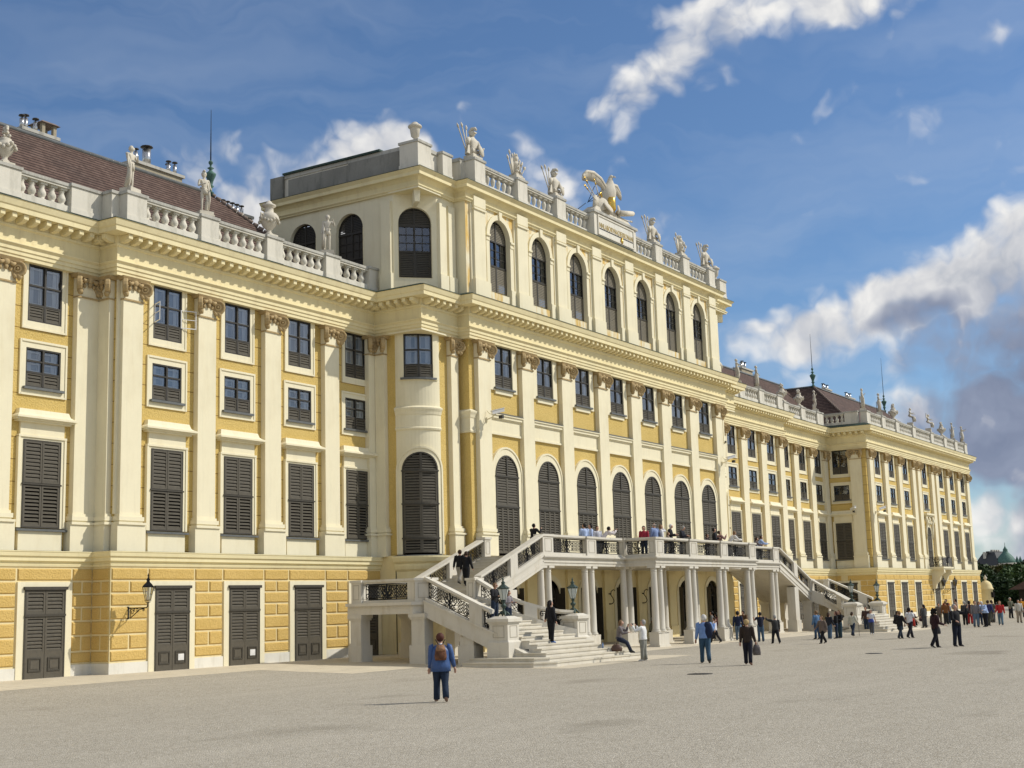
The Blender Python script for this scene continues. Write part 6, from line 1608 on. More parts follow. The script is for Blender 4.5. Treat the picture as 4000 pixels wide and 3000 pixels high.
# seated on the right stair
def seat(x,y,z,face,h,pose,*a,**k): 
    return person((x,y,z),face,h,pose,*a,**k)
seat(87.2,26.1,-.22,-120,1.62,dict(SIT,lean=25),BLK,BLK,'dark',label='woman in black seated low on the near end of the right stair',long=.1,group=GT,coat=.3)
seat(91.0,26.4,-.10,-60,1.62,SIT,(.03,.012,.012),(.33,.03,.02),'dark',label='woman in black with red trousers seated on the right stair',group=GT,long=.08,under=(.35,.03,.03))
seat(93.6,26.9,-.22,-30,1.5,SIT,(.03,.02,.025),BLK,'dark',label='dark haired person seated at the far right stair, left of a standing woman',group=GT,long=.15)
person((94.6,26.3,-.25),60,1.6,STAND,(.07,.07,.075),(.05,.05,.055),'dark',label='woman in dark grey standing at the right end of the right stair',group=GT,coat=.7,long=.1)
seat(96.2,27.0,-.22,-100,1.5,SIT,(.16,.10,.10),(.04,.02,.03),'red',label='red haired person seated beside the standing woman in dark grey',group=GT,long=.14)
seat(94.9,27.6,-.22,-60,1.45,SIT,(.42,.40,.38),(.2,.2,.2),'brown',label='person in pale clothes seated behind the standing woman in dark grey',group=GT)
# under the balcony
seat(66.9,33.4,-.14,-60,1.7,SIT,(.20,.20,.15),BLK,'grey',label='grey haired person in khaki seated in the shade between the columns',group=GU)
seat(68.0,33.3,-.14,-110,1.75,dict(SIT,lean=4),(.15,.11,.09),BLK,'light',label='man in a brown shirt seated in the shade between the columns',group=GU,bald=True)
# stairs, left
P,J=A((47.25,28.1,.687),-28,1.70,dict(STAND,out_l=26,arm_l=5,bend_l=10,arm_r=2,thigh_l=2,thigh_r=-2),(.013,.013,.015),(.010,.010,.012),'dark','woman in black with sunglasses standing on the left stair with a hand on the rail',long=.16,glasses=True,fing=True,coat=.45,group=GT,shoes=(.06,.16,.45),fat=1.2,turn=0) if False else person((47.2,27.98,.535),-28,1.70,dict(STAND,out_l=38,arm_l=6,bend_l=8,arm_r=2,thigh_l=2,thigh_r=-2),(.013,.013,.015),(.010,.010,.012),'dark','woman in black with sunglasses standing on the left stair with a hand on the rail',long=.16,glasses=True,fing=True,coat=.45,group=GT,shoes=(.06,.16,.45),fat=1.2)
b=_MB(); b.loft([(J['pelvis']+V3(0,0,-.04),.125,.175),(J['pelvis']+V3(0,0,.0),.124,.172)],14); b.build('purple_hem',[cloth((.20,.08,.34))],P)
P,J=seat(50.5,26.7,-.03,-75,1.62,dict(SIT,thigh_l=62,thigh_r=66,knee_l=40,knee_r=38,arm_l=50,bend_l=110,in_l=30),(.16,.14,.14),(.02,.025,.045),'light',label='woman in a grey patterned cardigan seated at the right end of the left stair',long=.14,fing=True,group=GT)
bg_=empty('handbag',(50.0,26.55,.084),.3,'brown leather handbag on the step beside the seated woman','handbag'); b=_MB(); b.loft([((0,0,0),.12,.22),((0,0,.12),.13,.24),((0,0,.24),.07,.17),((0,0,.28),.02,.1)],12); b.build('bag_body',[cloth((.09,.045,.03),.5)],bg_); b=_MB(); b.tube([(-.1,0,.22),(-.05,0,.34),(.05,0,.34),(.1,0,.22)],.012,5); b.build('strap',[cloth((.05,.03,.02),.5)],bg_)
for i,(x,y) in enumerate(((49.55,26.95),)):
    o=_MB(); o.lathe([(.035,0),(.035,.15),(.014,.19),(.014,.22)],x,y,.235,10); tag(o.build('water_bottle',[cloth((.15,.25,.45),.2)]),'clear blue plastic bottle standing on the step beside the seated woman','bottle')
person((49.95,33.9,2.91),10,1.62,dict(STEP,nod=20),BLK,(.012,.012,.014),'brown','person in a black jacket and black trousers going up the left stair, nearer of two',coat=.35,group=GT,long=.05)
person((50.25,34.45,3.06),8,1.60,dict(WALK,nod=15),BLK,(.33,.31,.27),'brown','person in black top and beige trousers going up the left stair, farther of two',coat=.35,group=GT)
person((46.35,30.1,1.35),-90,1.66,dict(HOLD),(.016,.016,.018),JEAND,'light','man in a black jacket with red collar coming down behind the left lamp',group=GT,under=(.5,.03,.03),glasses=True)
person((47.05,29.9,1.2),-95,1.50,dict(HOLD),(.22,.20,.21),JEAND,'brown','woman in grey patterns beside the man behind the left lamp',group=GT,long=.16)
# balcony
zb=ZB
P,J=person((54.6,33.2,zb),-10,1.50,dict(PHOTO,nod=5,lean=8),BLK,BLK,'dark','person in black with a phone at the top of the left stair',group=GV,coat=.3)
person((59.56,33.2,zb),60,1.68,dict(TALK,turn=30),(.42,.52,.75),JEAND,'dark','man in a light blue shirt facing away on the balcony, left of a pair',group=GV)
person((60.55,33.4,zb),140,1.70,TALK,(.42,.50,.72),JEAND,'dark','man in a pale blue shirt on the balcony, right of a pair',group=GV)
person((61.85,33.7,zb),-120,1.66,STAND,(.50,.50,.55),JEAND,'brown','woman in pale clothes behind the man leaning over the left rail',group=GV)
person((60.6,32.75,zb),-40,1.66,dict(LEAN,arm_l=70,bend_l=70,arm_r=70,bend_r=70),(.60,.55,.55),BLK,'dark','man leaning over the left balcony rail with a camera',group=GV)
person((64.36,31.6,zb),75,1.80,dict(STAND,lean=6),(.22,.29,.48),JEAND,'grey','balding man in a blue shirt leaning on the balcony corner',group=GV,bald=True,fat=1.2)
person((64.75,31.45,zb),-60,1.70,dict(BROW),(.60,.60,.62),(.2,.2,.2),'light','person in white shading the eyes with a hand at the balcony corner',group=GV)
person((64.45,31.05,zb),-60,1.30,dict(LEAN,lean=15),(.26,.20,.15),JEAND,'light','child leaning on the rail at the balcony corner',group=GV,long=.1)
person((63.6,31.9,zb),-160,1.62,STAND,(.32,.03,.05),JEAND,'dark','person in red behind the balding man on the balcony',group=GV,long=.1)
person((65.52,31.3,zb),-75,1.76,HOLD,(.012,.012,.014),(.012,.012,.014),'white','white haired man in black with a white shirt at the middle balcony rail',group=GV,under=WHITE)
person((66.9,31.25,zb),-80,1.72,dict(HOLD,nod=30),(.018,.02,.028),(.014,.014,.018),'grey','grey haired man in a dark blazer looking down at the middle balcony rail',group=GV,under=WHITE,fat=1.2)
person((70.97,31.6,zb),-80,1.40,STAND,(.05,.03,.03),BLK,'brown','short person with sunglasses low behind the right balcony rail',group=GV,glasses=True)
person((71.4,31.35,zb),-60,1.74,TALK,(.02,.02,.025),BLK,'dark','person in a black vest over white sleeves at the right balcony rail',group=GV,under=WHITE)
person((72.1,31.35,zb),-30,1.60,PHOTO,(.25,.14,.13),BLK,'brown','person photographing with a camera at the right balcony rail',group=GV)
person((73.2,31.25,zb),-35,1.75,LEAN,(.66,.64,.60),(.05,.05,.06),'light','man in a white shirt leaning far over the right balcony rail',group=GV,fing=False)
person((76.1,33.0,zb),-100,1.45,STAND,(.10,.03,.03),BLK,'red','red haired person low behind the rail at the right end of the balcony front',group=GV,long=.12)
person((81.6,33.1,zb),-70,1.60,dict(LEAN,lean=15),(.14,.11,.11),(.05,.04,.04),'brown','woman in dark grey of a couple at the top of the right stair',group=GV,long=.16)
person((82.4,33.15,zb),-60,1.74,dict(LEAN,lean=18),(.33,.45,.72),JEAND,'brown','man in a light blue shirt of a couple at the top of the right stair',group=GV)
# ------------------------------------------------------------------ lamps, cameras, far things
def lantern(b,bg,x,y,z,s=1.0,mat=0,n=6):
    """hexagonal tapering lantern; z = bottom of the glass"""
    r0,r1,h=.13*s,.27*s,.55*s
    for i in range(n):
        a=2*PI*i/n+.3; c=2*PI*(i+1)/n+.3
        p=[(x+r*math.cos(t),y+r*math.sin(t),zz) for r,t,zz in ((r0,a,z),(r0,c,z),(r1,c,z+h),(r1,a,z+h))]
        bg.poly(p,0); b.tube([p[0],p[3]],.012*s,4,mat); b.tube([p[3],p[2]],.018*s,4,mat); b.tube([p[0],p[1]],.014*s,4,mat)
    b.lathe([(r1*1.12,h),(r1*1.14,h+.03*s),(r1*.75,h+.12*s),(r1*.35,h+.2*s),(r1*.3,h+.26*s),(r1*.42,h+.30*s),(r1*.18,h+.36*s),(.03*s,h+.42*s),(.05*s,h+.46*s),(.01*s,h+.56*s)],x,y,z,n,mat,False)
def stair_lamp(x,y,z,label):
    L=empty('standing_lamp',(x,y,z),0,label,'lamp','bronze lamps on the stair pedestals')
    b=_MB(); 
    for k in range(4):
        a=PI/4+k*PI/2; b.tube([(.05*math.cos(a),.05*math.sin(a),.22),(.14*math.cos(a),.14*math.sin(a),.16),(.22*math.cos(a),.22*math.sin(a),.10),(.25*math.cos(a),.25*math.sin(a),.02),(.31*math.cos(a),.31*math.sin(a),.06)],[.05,.05,.035,.035,.015],6)
    b.lathe([(.12,.10),(.10,.2),(.05,.28),(.05,.34),(.11,.40),(.12,.46),(.05,.52),(.06,.57),(.09,.60),(.04,.66)],0,0,0,10); b.build('lamp_stand',[BRONZE],L)
    b=_MB(); g=_MB(); lantern(b,g,0,0,.66,.80)
    for k in range(6):
        a=2*PI*k/6+.3; b.ball((.23*math.cos(a),.23*math.sin(a),1.13),.028,5)
    b.build('lantern_frame',[BRONZE],L); g.build('lantern_glass',[LGLASS],L)
stair_lamp(45.07,28.85,1.62,'green bronze lamp on the left pedestal of the left stair')
stair_lamp(50.55,28.85,1.62,'green bronze lamp on the right pedestal of the left stair')
stair_lamp(mx(50.55),28.85,1.62,'bronze lamp on the left pedestal of the right stair')
stair_lamp(mx(45.07),28.85,1.62,'bronze lamp on the right pedestal of the right stair')
def wall_lamp(x,y,z,label,s=1.0):
    L=empty('wall_lamp',(x,y,z),0,label,'wall lamp','wall lamps on iron brackets'); b=_MB()
    b.tube([(0,.02,0),(0,-.95,0),(0,-1.02,.05),(0,-1.03,.2)],.022,5); b.tube([(0,0,-.34),(0,-.12,-.36),(0,-.35,-.22),(0,-.6,-.06),(0,-.85,-.02)],.018,5); b.box(-.03,.03,-.02,.03,-.4,.06)
    for c,r,a in (((-.2,-.15),.12,0),((-.48,-.1),.08,1),((-.8,-.07),.06,2),((-.33,-.06),.06,4)):
        b.tube([(0,c[0]+u,c[1]+v) for u,v in scroll((0,0),r,a,1.3)],.014,4)
    b.build('bracket',[IRON],L)
    b=_MB(); g=_MB(); lantern(b,g,0,-1.03,.27,.88,0,4)
    for k in range(4):
        a=2*PI*k/4+.3; b.tube([(.02*math.cos(a),-1.03+.02*math.sin(a),.18),(.10*math.cos(a),-1.03+.10*math.sin(a),.2),(.13*math.cos(a),-1.03+.13*math.sin(a),.27)],.008,4)
    b.build('lantern_frame',[IRON],L); g.build('lantern_glass',[GLASS],L)
wall_lamp(35.16,YL-GO-.04,2.36,'glass wall lamp on a black iron bracket beside a service door at the left')
wall_lamp(134.6,YE-GO-.04,2.5,'wall lamp under the small balcony of the far wing, left of a pair')
wall_lamp(138.9,YE-GO-.04,2.5,'wall lamp right of the small balcony of the far wing, right of a pair')
def cctv(x,y,z,rz,label):
    L=empty('security_camera',(x,y,z),math.radians(rz),label,'camera','security cameras on the walls'); b=_MB()
    b.tube([(0,0,-.28),(0,-.25,-.22),(0,-.5,-.05)],.03,6); b.box(-.06,.06,-.03,.03,-.4,-.18); b.tube([(0,0,.15),(0,-.12,.0),(0,-.4,-.1)],.02,5); b.build('bracket',[CREAM],L)
    b=_MB(); st=0; b.box(-.09,.09,-.34,.3,-.08,.08); b.box(-.11,.11,-.38,.32,.08,.11); b.xf(Matrix.Translation((0,-.6,.05))@Matrix.Rotation(math.radians(55),4,'Z')@Matrix.Rotation(math.radians(-14),4,'X')); b.build('housing',[WHITEP],L)
    b=_MB(); b.box(-.08,.08,-.1,.1,-.18,-.02); b.xf(Matrix.Translation((.1,-.75,-.12))); b.build('infrared_lamp',[SHUTF],L)
cctv(54.7,YM-.3,11.35,0,'white security camera on the first tall pilaster of the central block')
cctv(83.2,YM-.3,11.3,0,'white security camera on the last pilaster of the central block')
cctv(118.5,YE-.3,9.6,0,'white security camera near the corner on the front of the far wing')
cctv(EX0-.3,37.9,9.6,-90,'small security camera on the shaded side wall of the far wing')
# opened white casements at the second window of the near wing
cs=_MB()
for sg in (-1,1):
    st=len(cs.v); frame_rect(cs,0,.66,0,.75,.035,-.012,.012,0); cs.box(.0,.66,-.008,.008,.36,.385,0)
    a=math.radians(-100 if sg<0 else -55)
    if sg<0: cs.xf(Matrix.Translation((WIN_W[0]-.70,YL-.03,13.44))@Matrix.Rotation(math.radians(-115),4,'Z'),st)
    else: cs.xf(Matrix.Translation((WIN_W[0]+.70,YL-.03,13.44))@Matrix.Rotation(math.radians(-22),4,'Z'),st)
cs.build('open_casement',[WHITEP],PAL)
# cables hooks left out; drain covers in the gravel
for i,(x,y,r,lab) in enumerate(((40.0,18.3,.42,'dark iron drain cover in the gravel below the blond woman'),(54.3,17.2,.35,'dark iron drain cover in the gravel left of the woman with the handbag'))):
    b=_MB(); b.lathe([(r,0),(r*.96,.012)],x,y,-.249,20,0,False)
    for k in range(5): b.box(x-r*.7,x+r*.7,y-r*.6+k*.3*r-.02,y-r*.6+k*.3*r+.02,-.240,-.232,1)
    tag(b.build('drain_cover',[SHUTF,IRON]),lab,'drain cover')
# ---- beyond the far wing
LEAFA=None
def leaf_mat(name,cols):
    m,nt,b=new_mat(name); co=objco(nt); oi=N(nt,'ShaderNodeNewGeometry')
    c=ramp(nt,oi.outputs['Random Per Island'],[(0,cols[0]),(.5,cols[1]),(1,cols[2])])
    c=mixc(nt,.4,c,ramp(nt,noise(nt,co,.35,3),[(.35,cols[0]),(.65,cols[2])]))
    nt.links.new(c,b.inputs['Base Color']); b.inputs['Roughness'].default_value=.7; b.inputs['Specular IOR Level'].default_value=.25
    return m
LEAF=leaf_mat('green_foliage',[(.020,.045,.010),(.045,.085,.018),(.085,.13,.03)])
LEAFY=leaf_mat('autumn_touched_foliage',[(.03,.05,.012),(.075,.085,.02),(.15,.10,.025)])
LEAFD=leaf_mat('dark_foliage',[(.012,.028,.010),(.025,.05,.014),(.05,.08,.02)])
BARK=flat('bark',(.07,.05,.035),.9)
def crown(b,c,rx,ry,rz,n,rnd,size=.35,clumps=9):
    cl=[(Vector(c)+Vector((rnd.uniform(-.6,.6)*rx,rnd.uniform(-.6,.6)*ry,rnd.uniform(-.55,.6)*rz)),rnd.uniform(.35,.6)) for _ in range(clumps)]
    for _ in range(n):
        cc,k=rnd.choice(cl); v=Vector((rnd.gauss(0,1),rnd.gauss(0,1),rnd.gauss(0,1))); v.normalize(); v*=rnd.uniform(.55,1.05)
        p=cc+Vector((v.x*rx*k,v.y*ry*k,v.z*rz*k)); s=size*rnd.uniform(.5,1.2)
        a=Vector((rnd.uniform(-1,1),rnd.uniform(-1,1),rnd.uniform(-.6,.6))).normalized(); q=a.cross(Vector((rnd.uniform(-1,1),rnd.uniform(-1,1),rnd.uniform(-1,1)))).normalized()
        b.poly([p-a*s,p-q*s*.6,p+a*s,p+q*s*.6],0)
def tree(x,y,h,r,label,mat,seed,z0=-.2,n=2200,size=.4):
    rnd=random.Random(seed); T=empty('tree',(x,y,z0),0,label,'tree','trees beyond the far wing'); b=_MB()
    b.tube([(0,0,0),(.1,0,h*.3),(0,.1,h*.55),(.1,0,h*.8)],[r*.09,r*.07,r*.05,r*.02],8)
    for i in range(6):
        a=rnd.uniform(0,2*PI); z=h*rnd.uniform(.3,.6); b.tube([(0,0,z),(r*.3*math.cos(a),r*.3*math.sin(a),z+h*.12),(r*.65*math.cos(a),r*.65*math.sin(a),z+h*.25)],[r*.04,r*.025,r*.01],5)
    b.build('trunk',[BARK],T)
    b=_MB(); crown(b,(0,0,h*.6),r,r,h*.42,n,rnd,size,12); b.build('crown',[mat],T)
def at(az,dist,): a=math.radians(az); return (dist*math.sin(a),dist*math.cos(a))
# clipped hedge mass, then trees whose tops show above it
hg=_MB(); rnd=random.Random(5)
for az0 in [76.2+.16*i for i in range(34)]:
    x,y=at(az0,205+rnd.uniform(-2,2)); crown(hg,(x,y,2.0),2.2,1.6,2.6,520,rnd,.32,10)
tag(hg.build('hedge',[LEAFD]),'tall dark green hedge behind the crowd right of the palace','hedge')
tl=[(76.6,225,6.5,4.0,LEAFD,'dark green tree right against the corner of the palace'),(77.15,235,6.3,4.2,LEAFY,'yellowing tree below the green dome'),(77.7,228,6.0,4,LEAFY,'reddish autumn tree between the dome and the large green tree'),(78.25,222,7.0,4.6,LEAF,'broad light green tree beside the hill top house at the right edge'),(79.0,240,7.2,5,LEAFD,'dark tree at the right edge of the photo behind the kiosk'),(79.8,236,7,5,LEAF,'green tree just past the right edge behind the kiosk'),(76.1,232,6.6,4.2,LEAF,'green tree behind the end of the palace')]
for i,(az,ds,h,r,m,lab) in enumerate(tl): 
    x,y=at(az,ds); tree(x,y,h,r,lab,m,20+i,n=3200,size=.38)
# far wooded hill
hill=_MB(); rnd=random.Random(8)
for i in range(40):
    x,y=at(75.6+.13*i,330+rnd.uniform(-8,8)); crown(hill,(x,y,3.0+1.2*math.sin(i*.7)),5,4,3.2,260,rnd,.6,8)
tag(hill.build('far_wood',[LEAFD]),'dark wood on the slope beyond the hedge','wood',kind='stuff')
# hill-top house with a green copper dome
HO=empty('domed_house',(*at(77.35,480),0),math.radians(-12),'distant grey and cream house with a green copper dome above the trees','house')
HW=flat('pale_house_wall',(.50,.47,.40),.8); HR=flat('dark_slate_roof',(.055,.055,.055),.7)
b=_MB(); b.box(-6.5,8,-4,5,0,10.6); b.box(1.5,14,-2,6,0,11.0); b.box(-6.7,8.2,-4.2,5.2,10.2,10.6); b.box(3,15,-2.3,-2,10.9,11.6); b.lathe([(3.0,0),(3.0,10.8),(3.2,11.0),(3.2,11.3)],-3.2,-5,0,16); b.build('wall',[HW],HO)
b=_MB(); b.hexa([(-6.5,-4,10.6),(8,-4,10.6),(8,5,10.6),(-6.5,5,10.6)],[(-3.5,-1.5,15),(6,-1.5,15),(6,2.5,15),(-3.5,2.5,15)]); b.hexa([(5,-2,11),(14,-2,11),(14,6,11),(5,6,11)],[(6,-.5,13.7),(12.5,-.5,13.7),(12.5,4,13.7),(6,4,13.7)]); b.box(-4.5,6.5,0,1,15,15.4); b.build('roof',[HR],HO)
b=_MB(); b.lathe([(3.0,11.2),(2.9,12),(2.4,13.2),(1.5,14.2),(.9,14.8),(.7,15.4),(.8,15.6),(.4,16.2),(.1,16.8),(.06,18)],-3.2,-5,0,16); b.build('dome',[COPPER],HO)
b=_MB()
for x in (1.5,4.2,8.5,11): b.lathe([(.7,10.8),(.7,12),(.35,13),(.05,13.8)],x,-3.6,0,8)
b.build('turrets',[COPPER],HO)
for x in (-5.2,-4.2,-3.0,.5,2.2,3.8,5.2,9,11.5):
    q=_MB(); q.box(x,x+.7,1,1.8,13,15.2 if x<-2 else 16.0 if x<6 else 14.6); q.build('chimney',[HW],HO)
for x in (-.5,2,4.5,7,9.5,12):
    q=_MB(); q.box(x,x+1,-4.05,-3.9,7.6,9.6); q.build('window',[DARK],HO)
HO2=empty('small_far_house',(*at(78.5,500),0),0,'small distant roof with chimneys above the trees at the right edge','house'); b=_MB(); b.box(-3,3,-2,2,0,11); b.build('wall',[HW],HO2); b=_MB(); b.hexa([(-3.2,-2.2,11),(3.2,-2.2,11),(3.2,2.2,11),(-3.2,2.2,11)],[(-2,-.6,12.8),(2,-.6,12.8),(2,.6,12.8),(-2,.6,12.8)]); b.build('roof',[HR],HO2); b=_MB(); b.box(-1.2,-.4,-.3,.3,12.5,14); b.build('chimney',[HW],HO2)
# round topped sentry box by the corner
SB=empty('sentry_box',(160.3,37.3,-.05),math.radians(-12),'pale stone sentry box with domed top and ball finial beside the palace corner','sentry box')
b=_MB(); b.lathe([(.78,0),(.78,.3),(.70,.35),(.70,2.35),(.80,2.4),(.80,2.5),(.72,2.6),(.66,2.9),(.5,3.2),(.25,3.38),(.12,3.42)],0,0,0,16); b.build('box_wall',[TAN2],SB)
b=_MB(); b.lathe([(.12,3.42),(.10,3.5),(.2,3.65),(.2,3.75),(.08,3.9),(.03,4.05)],0,0,0,12); b.build('finial',[STATUE],SB)
b=_MB(); b.box(-.25,.25,-.85,-.6,1.5,2.1); b.build('opening',[DARK],SB)
# dark kiosk with shingle roof, lamp post and crowd barriers
kx,ky=at(79.35,172)
KI=empty('kiosk',(kx,ky,-.25),math.radians(-10),'low dark kiosk with a brown shingle roof at the right edge behind the crowd','kiosk')
b=_MB(); b.box(-5,6,-2,2,0,2.6); b.build('wall',[flat('dark_timber',(.02,.016,.013),.8)],KI)
b=_MB(); b.hexa([(-5.6,-3,2.5),(6.6,-3,2.5),(6.6,3,2.5),(-5.6,3,2.5)],[(-4.2,-.2,4.1),(5.2,-.2,4.1),(5.2,.2,4.1),(-4.2,.2,4.1)]); b.build('roof',[flat('brown_shingle',(.10,.065,.05),.9,0,.2,.25,2)],KI)
b=_MB(); b.box(-3.5,5,-2.06,-2,1.9,2.1); b.build('counter_sign',[WHITEP],KI)
px,py=at(78.48,168); b=_MB(); b.tube([(px,py,-.25),(px,py,3.4)],.09,8); tag(b.build('post',[WHITEP]),'thin white post in front of the hedge left of the dark kiosk','post')
for i in range(4):
    x,y=at(78.62+.5*i,160); BR_=empty('crowd_barrier',(x,y,-.25),math.radians(-8),'grey metal crowd barrier standing in a row before the dark kiosk','barrier','crowd barriers in a row'); b=_MB()
    b.tube([(-.7,0,.1),(-.7,0,1.1),(.7,0,1.1),(.7,0,.1)],.03,5); b.tube([(-.7,0,.25),(.7,0,.25)],.02,4)
    for k in range(11): b.tube([(-.6+.12*k,0,.25),(-.6+.12*k,0,1.1)],.012,4)
    b.build('barrier_frame',[SHUTF],BR_); b=_MB()
    for s in (-.6,.6): b.tube([(s,-.3,0),(s,.3,0)],.02,4)
    b.build('foot',[SHUTF],BR_)
LOBES=[[0.7477,0.5708,0.3394,0.0144,-0.0193,-0.0,-0.0047,-0.0039,0.0173,1,0],[0.7323,0.5964,0.3288,0.0194,-0.0247,0.0002,-0.0058,-0.0049,0.0226,1,0],[0.713,0.6259,0.3161,0.0201,-0.0239,0.0005,-0.0046,-0.0041,0.0192,1,0],[0.6933,0.6546,0.3013,0.0191,-0.0237,0.0059,-0.0066,-0.0014,0.0189,0.95,0],[0.7291,0.6156,0.2989,0.0379,-0.0481,0.0003,-0.006,-0.0052,0.0266,1,0],[0.7595,0.5661,0.3203,0.0121,-0.0165,-0.0001,-0.0066,-0.0054,0.0264,0.9,0],[0.7698,0.5601,0.3062,0.0131,-0.0183,-0.0002,-0.0083,-0.0068,0.0357,0.9,0],[0.6561,0.6834,0.3201,0.0133,-0.0172,0.0086,-0.0057,0.0004,0.011,0.42,0],[0.8586,0.3036,0.413,0.0168,-0.049,-0.0022,-0.0081,-0.0024,0.0191,0.9,0],[0.8462,0.345,0.4062,0.0151,-0.0431,0.0026,-0.0066,-0.0006,0.0145,0.72,0],[0.839,0.3783,0.3911,0.0035,-0.0252,0.0158,-0.0114,0.0093,0.0162,0.72,0],[0.8328,0.4044,0.378,0.0107,-0.0315,0.0084,-0.0089,0.0024,0.0177,0.78,0],[0.8304,0.4247,0.3607,0.0064,-0.0262,0.0148,-0.0084,0.0057,0.013,0.72,0],[0.8336,0.4336,0.3423,0.007,-0.0131,-0.0008,-0.0036,-0.0025,0.0121,0.5,0],[0.8305,0.3731,0.4136,0.0129,-0.0331,0.0025,-0.0037,-0.0005,0.008,0.6,0],[0.8835,0.2433,0.4003,0.0048,-0.0144,-0.0021,-0.0055,-0.0027,0.0141,0.55,0],[0.8688,0.27,0.4152,0.0098,-0.0273,-0.0038,-0.0069,-0.0036,0.0172,0.7,0],[0.9529,0.1779,0.2455,0.0038,-0.036,0.0087,-0.0079,0.0057,0.0283,1.15,0],[0.9492,0.2125,0.2322,0.0046,-0.0406,0.0142,-0.0078,0.0078,0.0263,1.15,0],[0.944,0.2459,0.2199,0.0071,-0.0406,0.0107,-0.0065,0.005,0.024,1.1,0],[0.9334,0.2935,0.2063,0.013,-0.0505,0.0065,-0.0046,0.0014,0.0196,1,0],[0.9189,0.3427,0.1956,0.0137,-0.041,0.0029,-0.0032,0.0001,0.0155,0.95,0],[0.9616,0.1723,0.2136,0.0073,-0.0395,-0.0048,-0.0051,-0.0034,0.0275,1.1,0.2],[0.908,0.3722,0.1922,0.0077,-0.0187,-0.0013,-0.0017,-0.0014,0.011,0.6,0],[0.9598,0.1931,0.2037,0.0084,-0.0416,-0.0047,-0.0051,-0.0036,0.0296,0.95,0.5],[0.9645,0.2118,0.1578,0.0134,-0.0675,-0.0063,-0.0055,-0.0052,0.0477,1.15,1],[0.9631,0.2368,0.1276,0.0141,-0.0568,-0.0154,-0.0015,-0.008,0.0296,1,1],[0.9761,0.1836,0.1165,0.0082,-0.0476,-0.0038,-0.0035,-0.0047,0.0455,1.05,1],[0.9504,0.2586,0.1726,0.0071,-0.0359,0.0103,-0.0044,0.0041,0.019,0.75,0.9],[0.9624,0.2006,0.1834,0.0092,-0.045,-0.0046,-0.004,-0.0031,0.0263,1,0.8],[0.9412,0.2742,0.1974,0.0101,-0.0419,0.0054,-0.0024,0.0008,0.0107,0.6,0.6],[0.9772,0.204,0.0595,0.0071,-0.0369,-0.002,-0.0006,-0.0019,0.0211,1.15,0.1],[0.9717,0.2262,0.0678,0.0034,-0.0147,-0.0008,-0.0006,-0.0013,0.0142,0.9,0],[0.9774,0.2074,0.0403,0.0075,-0.0385,-0.0018,-0.0002,-0.0014,0.0158,0.9,0.6],[0.9734,0.2109,0.0901,0.0084,-0.042,-0.0028,-0.0007,-0.001,0.0106,0.35,0.8],[0.8585,0.433,0.2748,0.0077,-0.0149,-0.0009,-0.0037,-0.0027,0.0162,0.62,0],[0.8611,0.4235,0.2815,0.005,-0.01,-0.0006,-0.0025,-0.0018,0.0107,0.5,0],[0.8227,0.4758,0.3111,0.0066,-0.0113,-0.0005,-0.0028,-0.002,0.0106,0.42,0],[0.807,0.4991,0.3155,0.006,-0.0095,-0.0003,-0.0018,-0.0014,0.007,0.3,0],[0.9202,0.355,0.1652,0.0053,-0.0136,-0.0009,-0.0012,-0.0011,0.0092,0.5,0],[0.9101,0.3762,0.1739,0.0043,-0.0102,-0.0006,-0.0015,-0.0013,0.0111,0.45,0],[0.9107,0.1905,0.3665,0.0009,-0.0194,0.0073,-0.0036,0.0028,0.0075,0.35,0],[0.8166,0.4442,0.3687,0.0054,-0.0097,-0.0005,-0.0033,-0.0023,0.0101,0.3,0],[0.9475,0.275,0.1631,0.003,-0.0101,-0.0008,-0.001,-0.0008,0.0072,0.35,0],[0.9571,0.2478,0.1501,0.0027,-0.01,-0.0008,-0.0013,-0.0012,0.0107,0.4,0.3],[0.814,0.4811,0.3255,0.0232,-0.027,-0.0207,0.0012,-0.0154,0.0209,0.28,0],[0.9028,0.2705,0.3344,0.0205,-0.0822,0.0005,-0.0036,-0.0003,0.0101,0.22,0],[0.9233,0.2528,0.2893,0.0173,-0.082,0.0041,-0.0032,0.0002,0.0103,0.2,0]]
CAMP=(1.0121629,.1629859,.0287469)
SKYS=.10; EXPO=.0
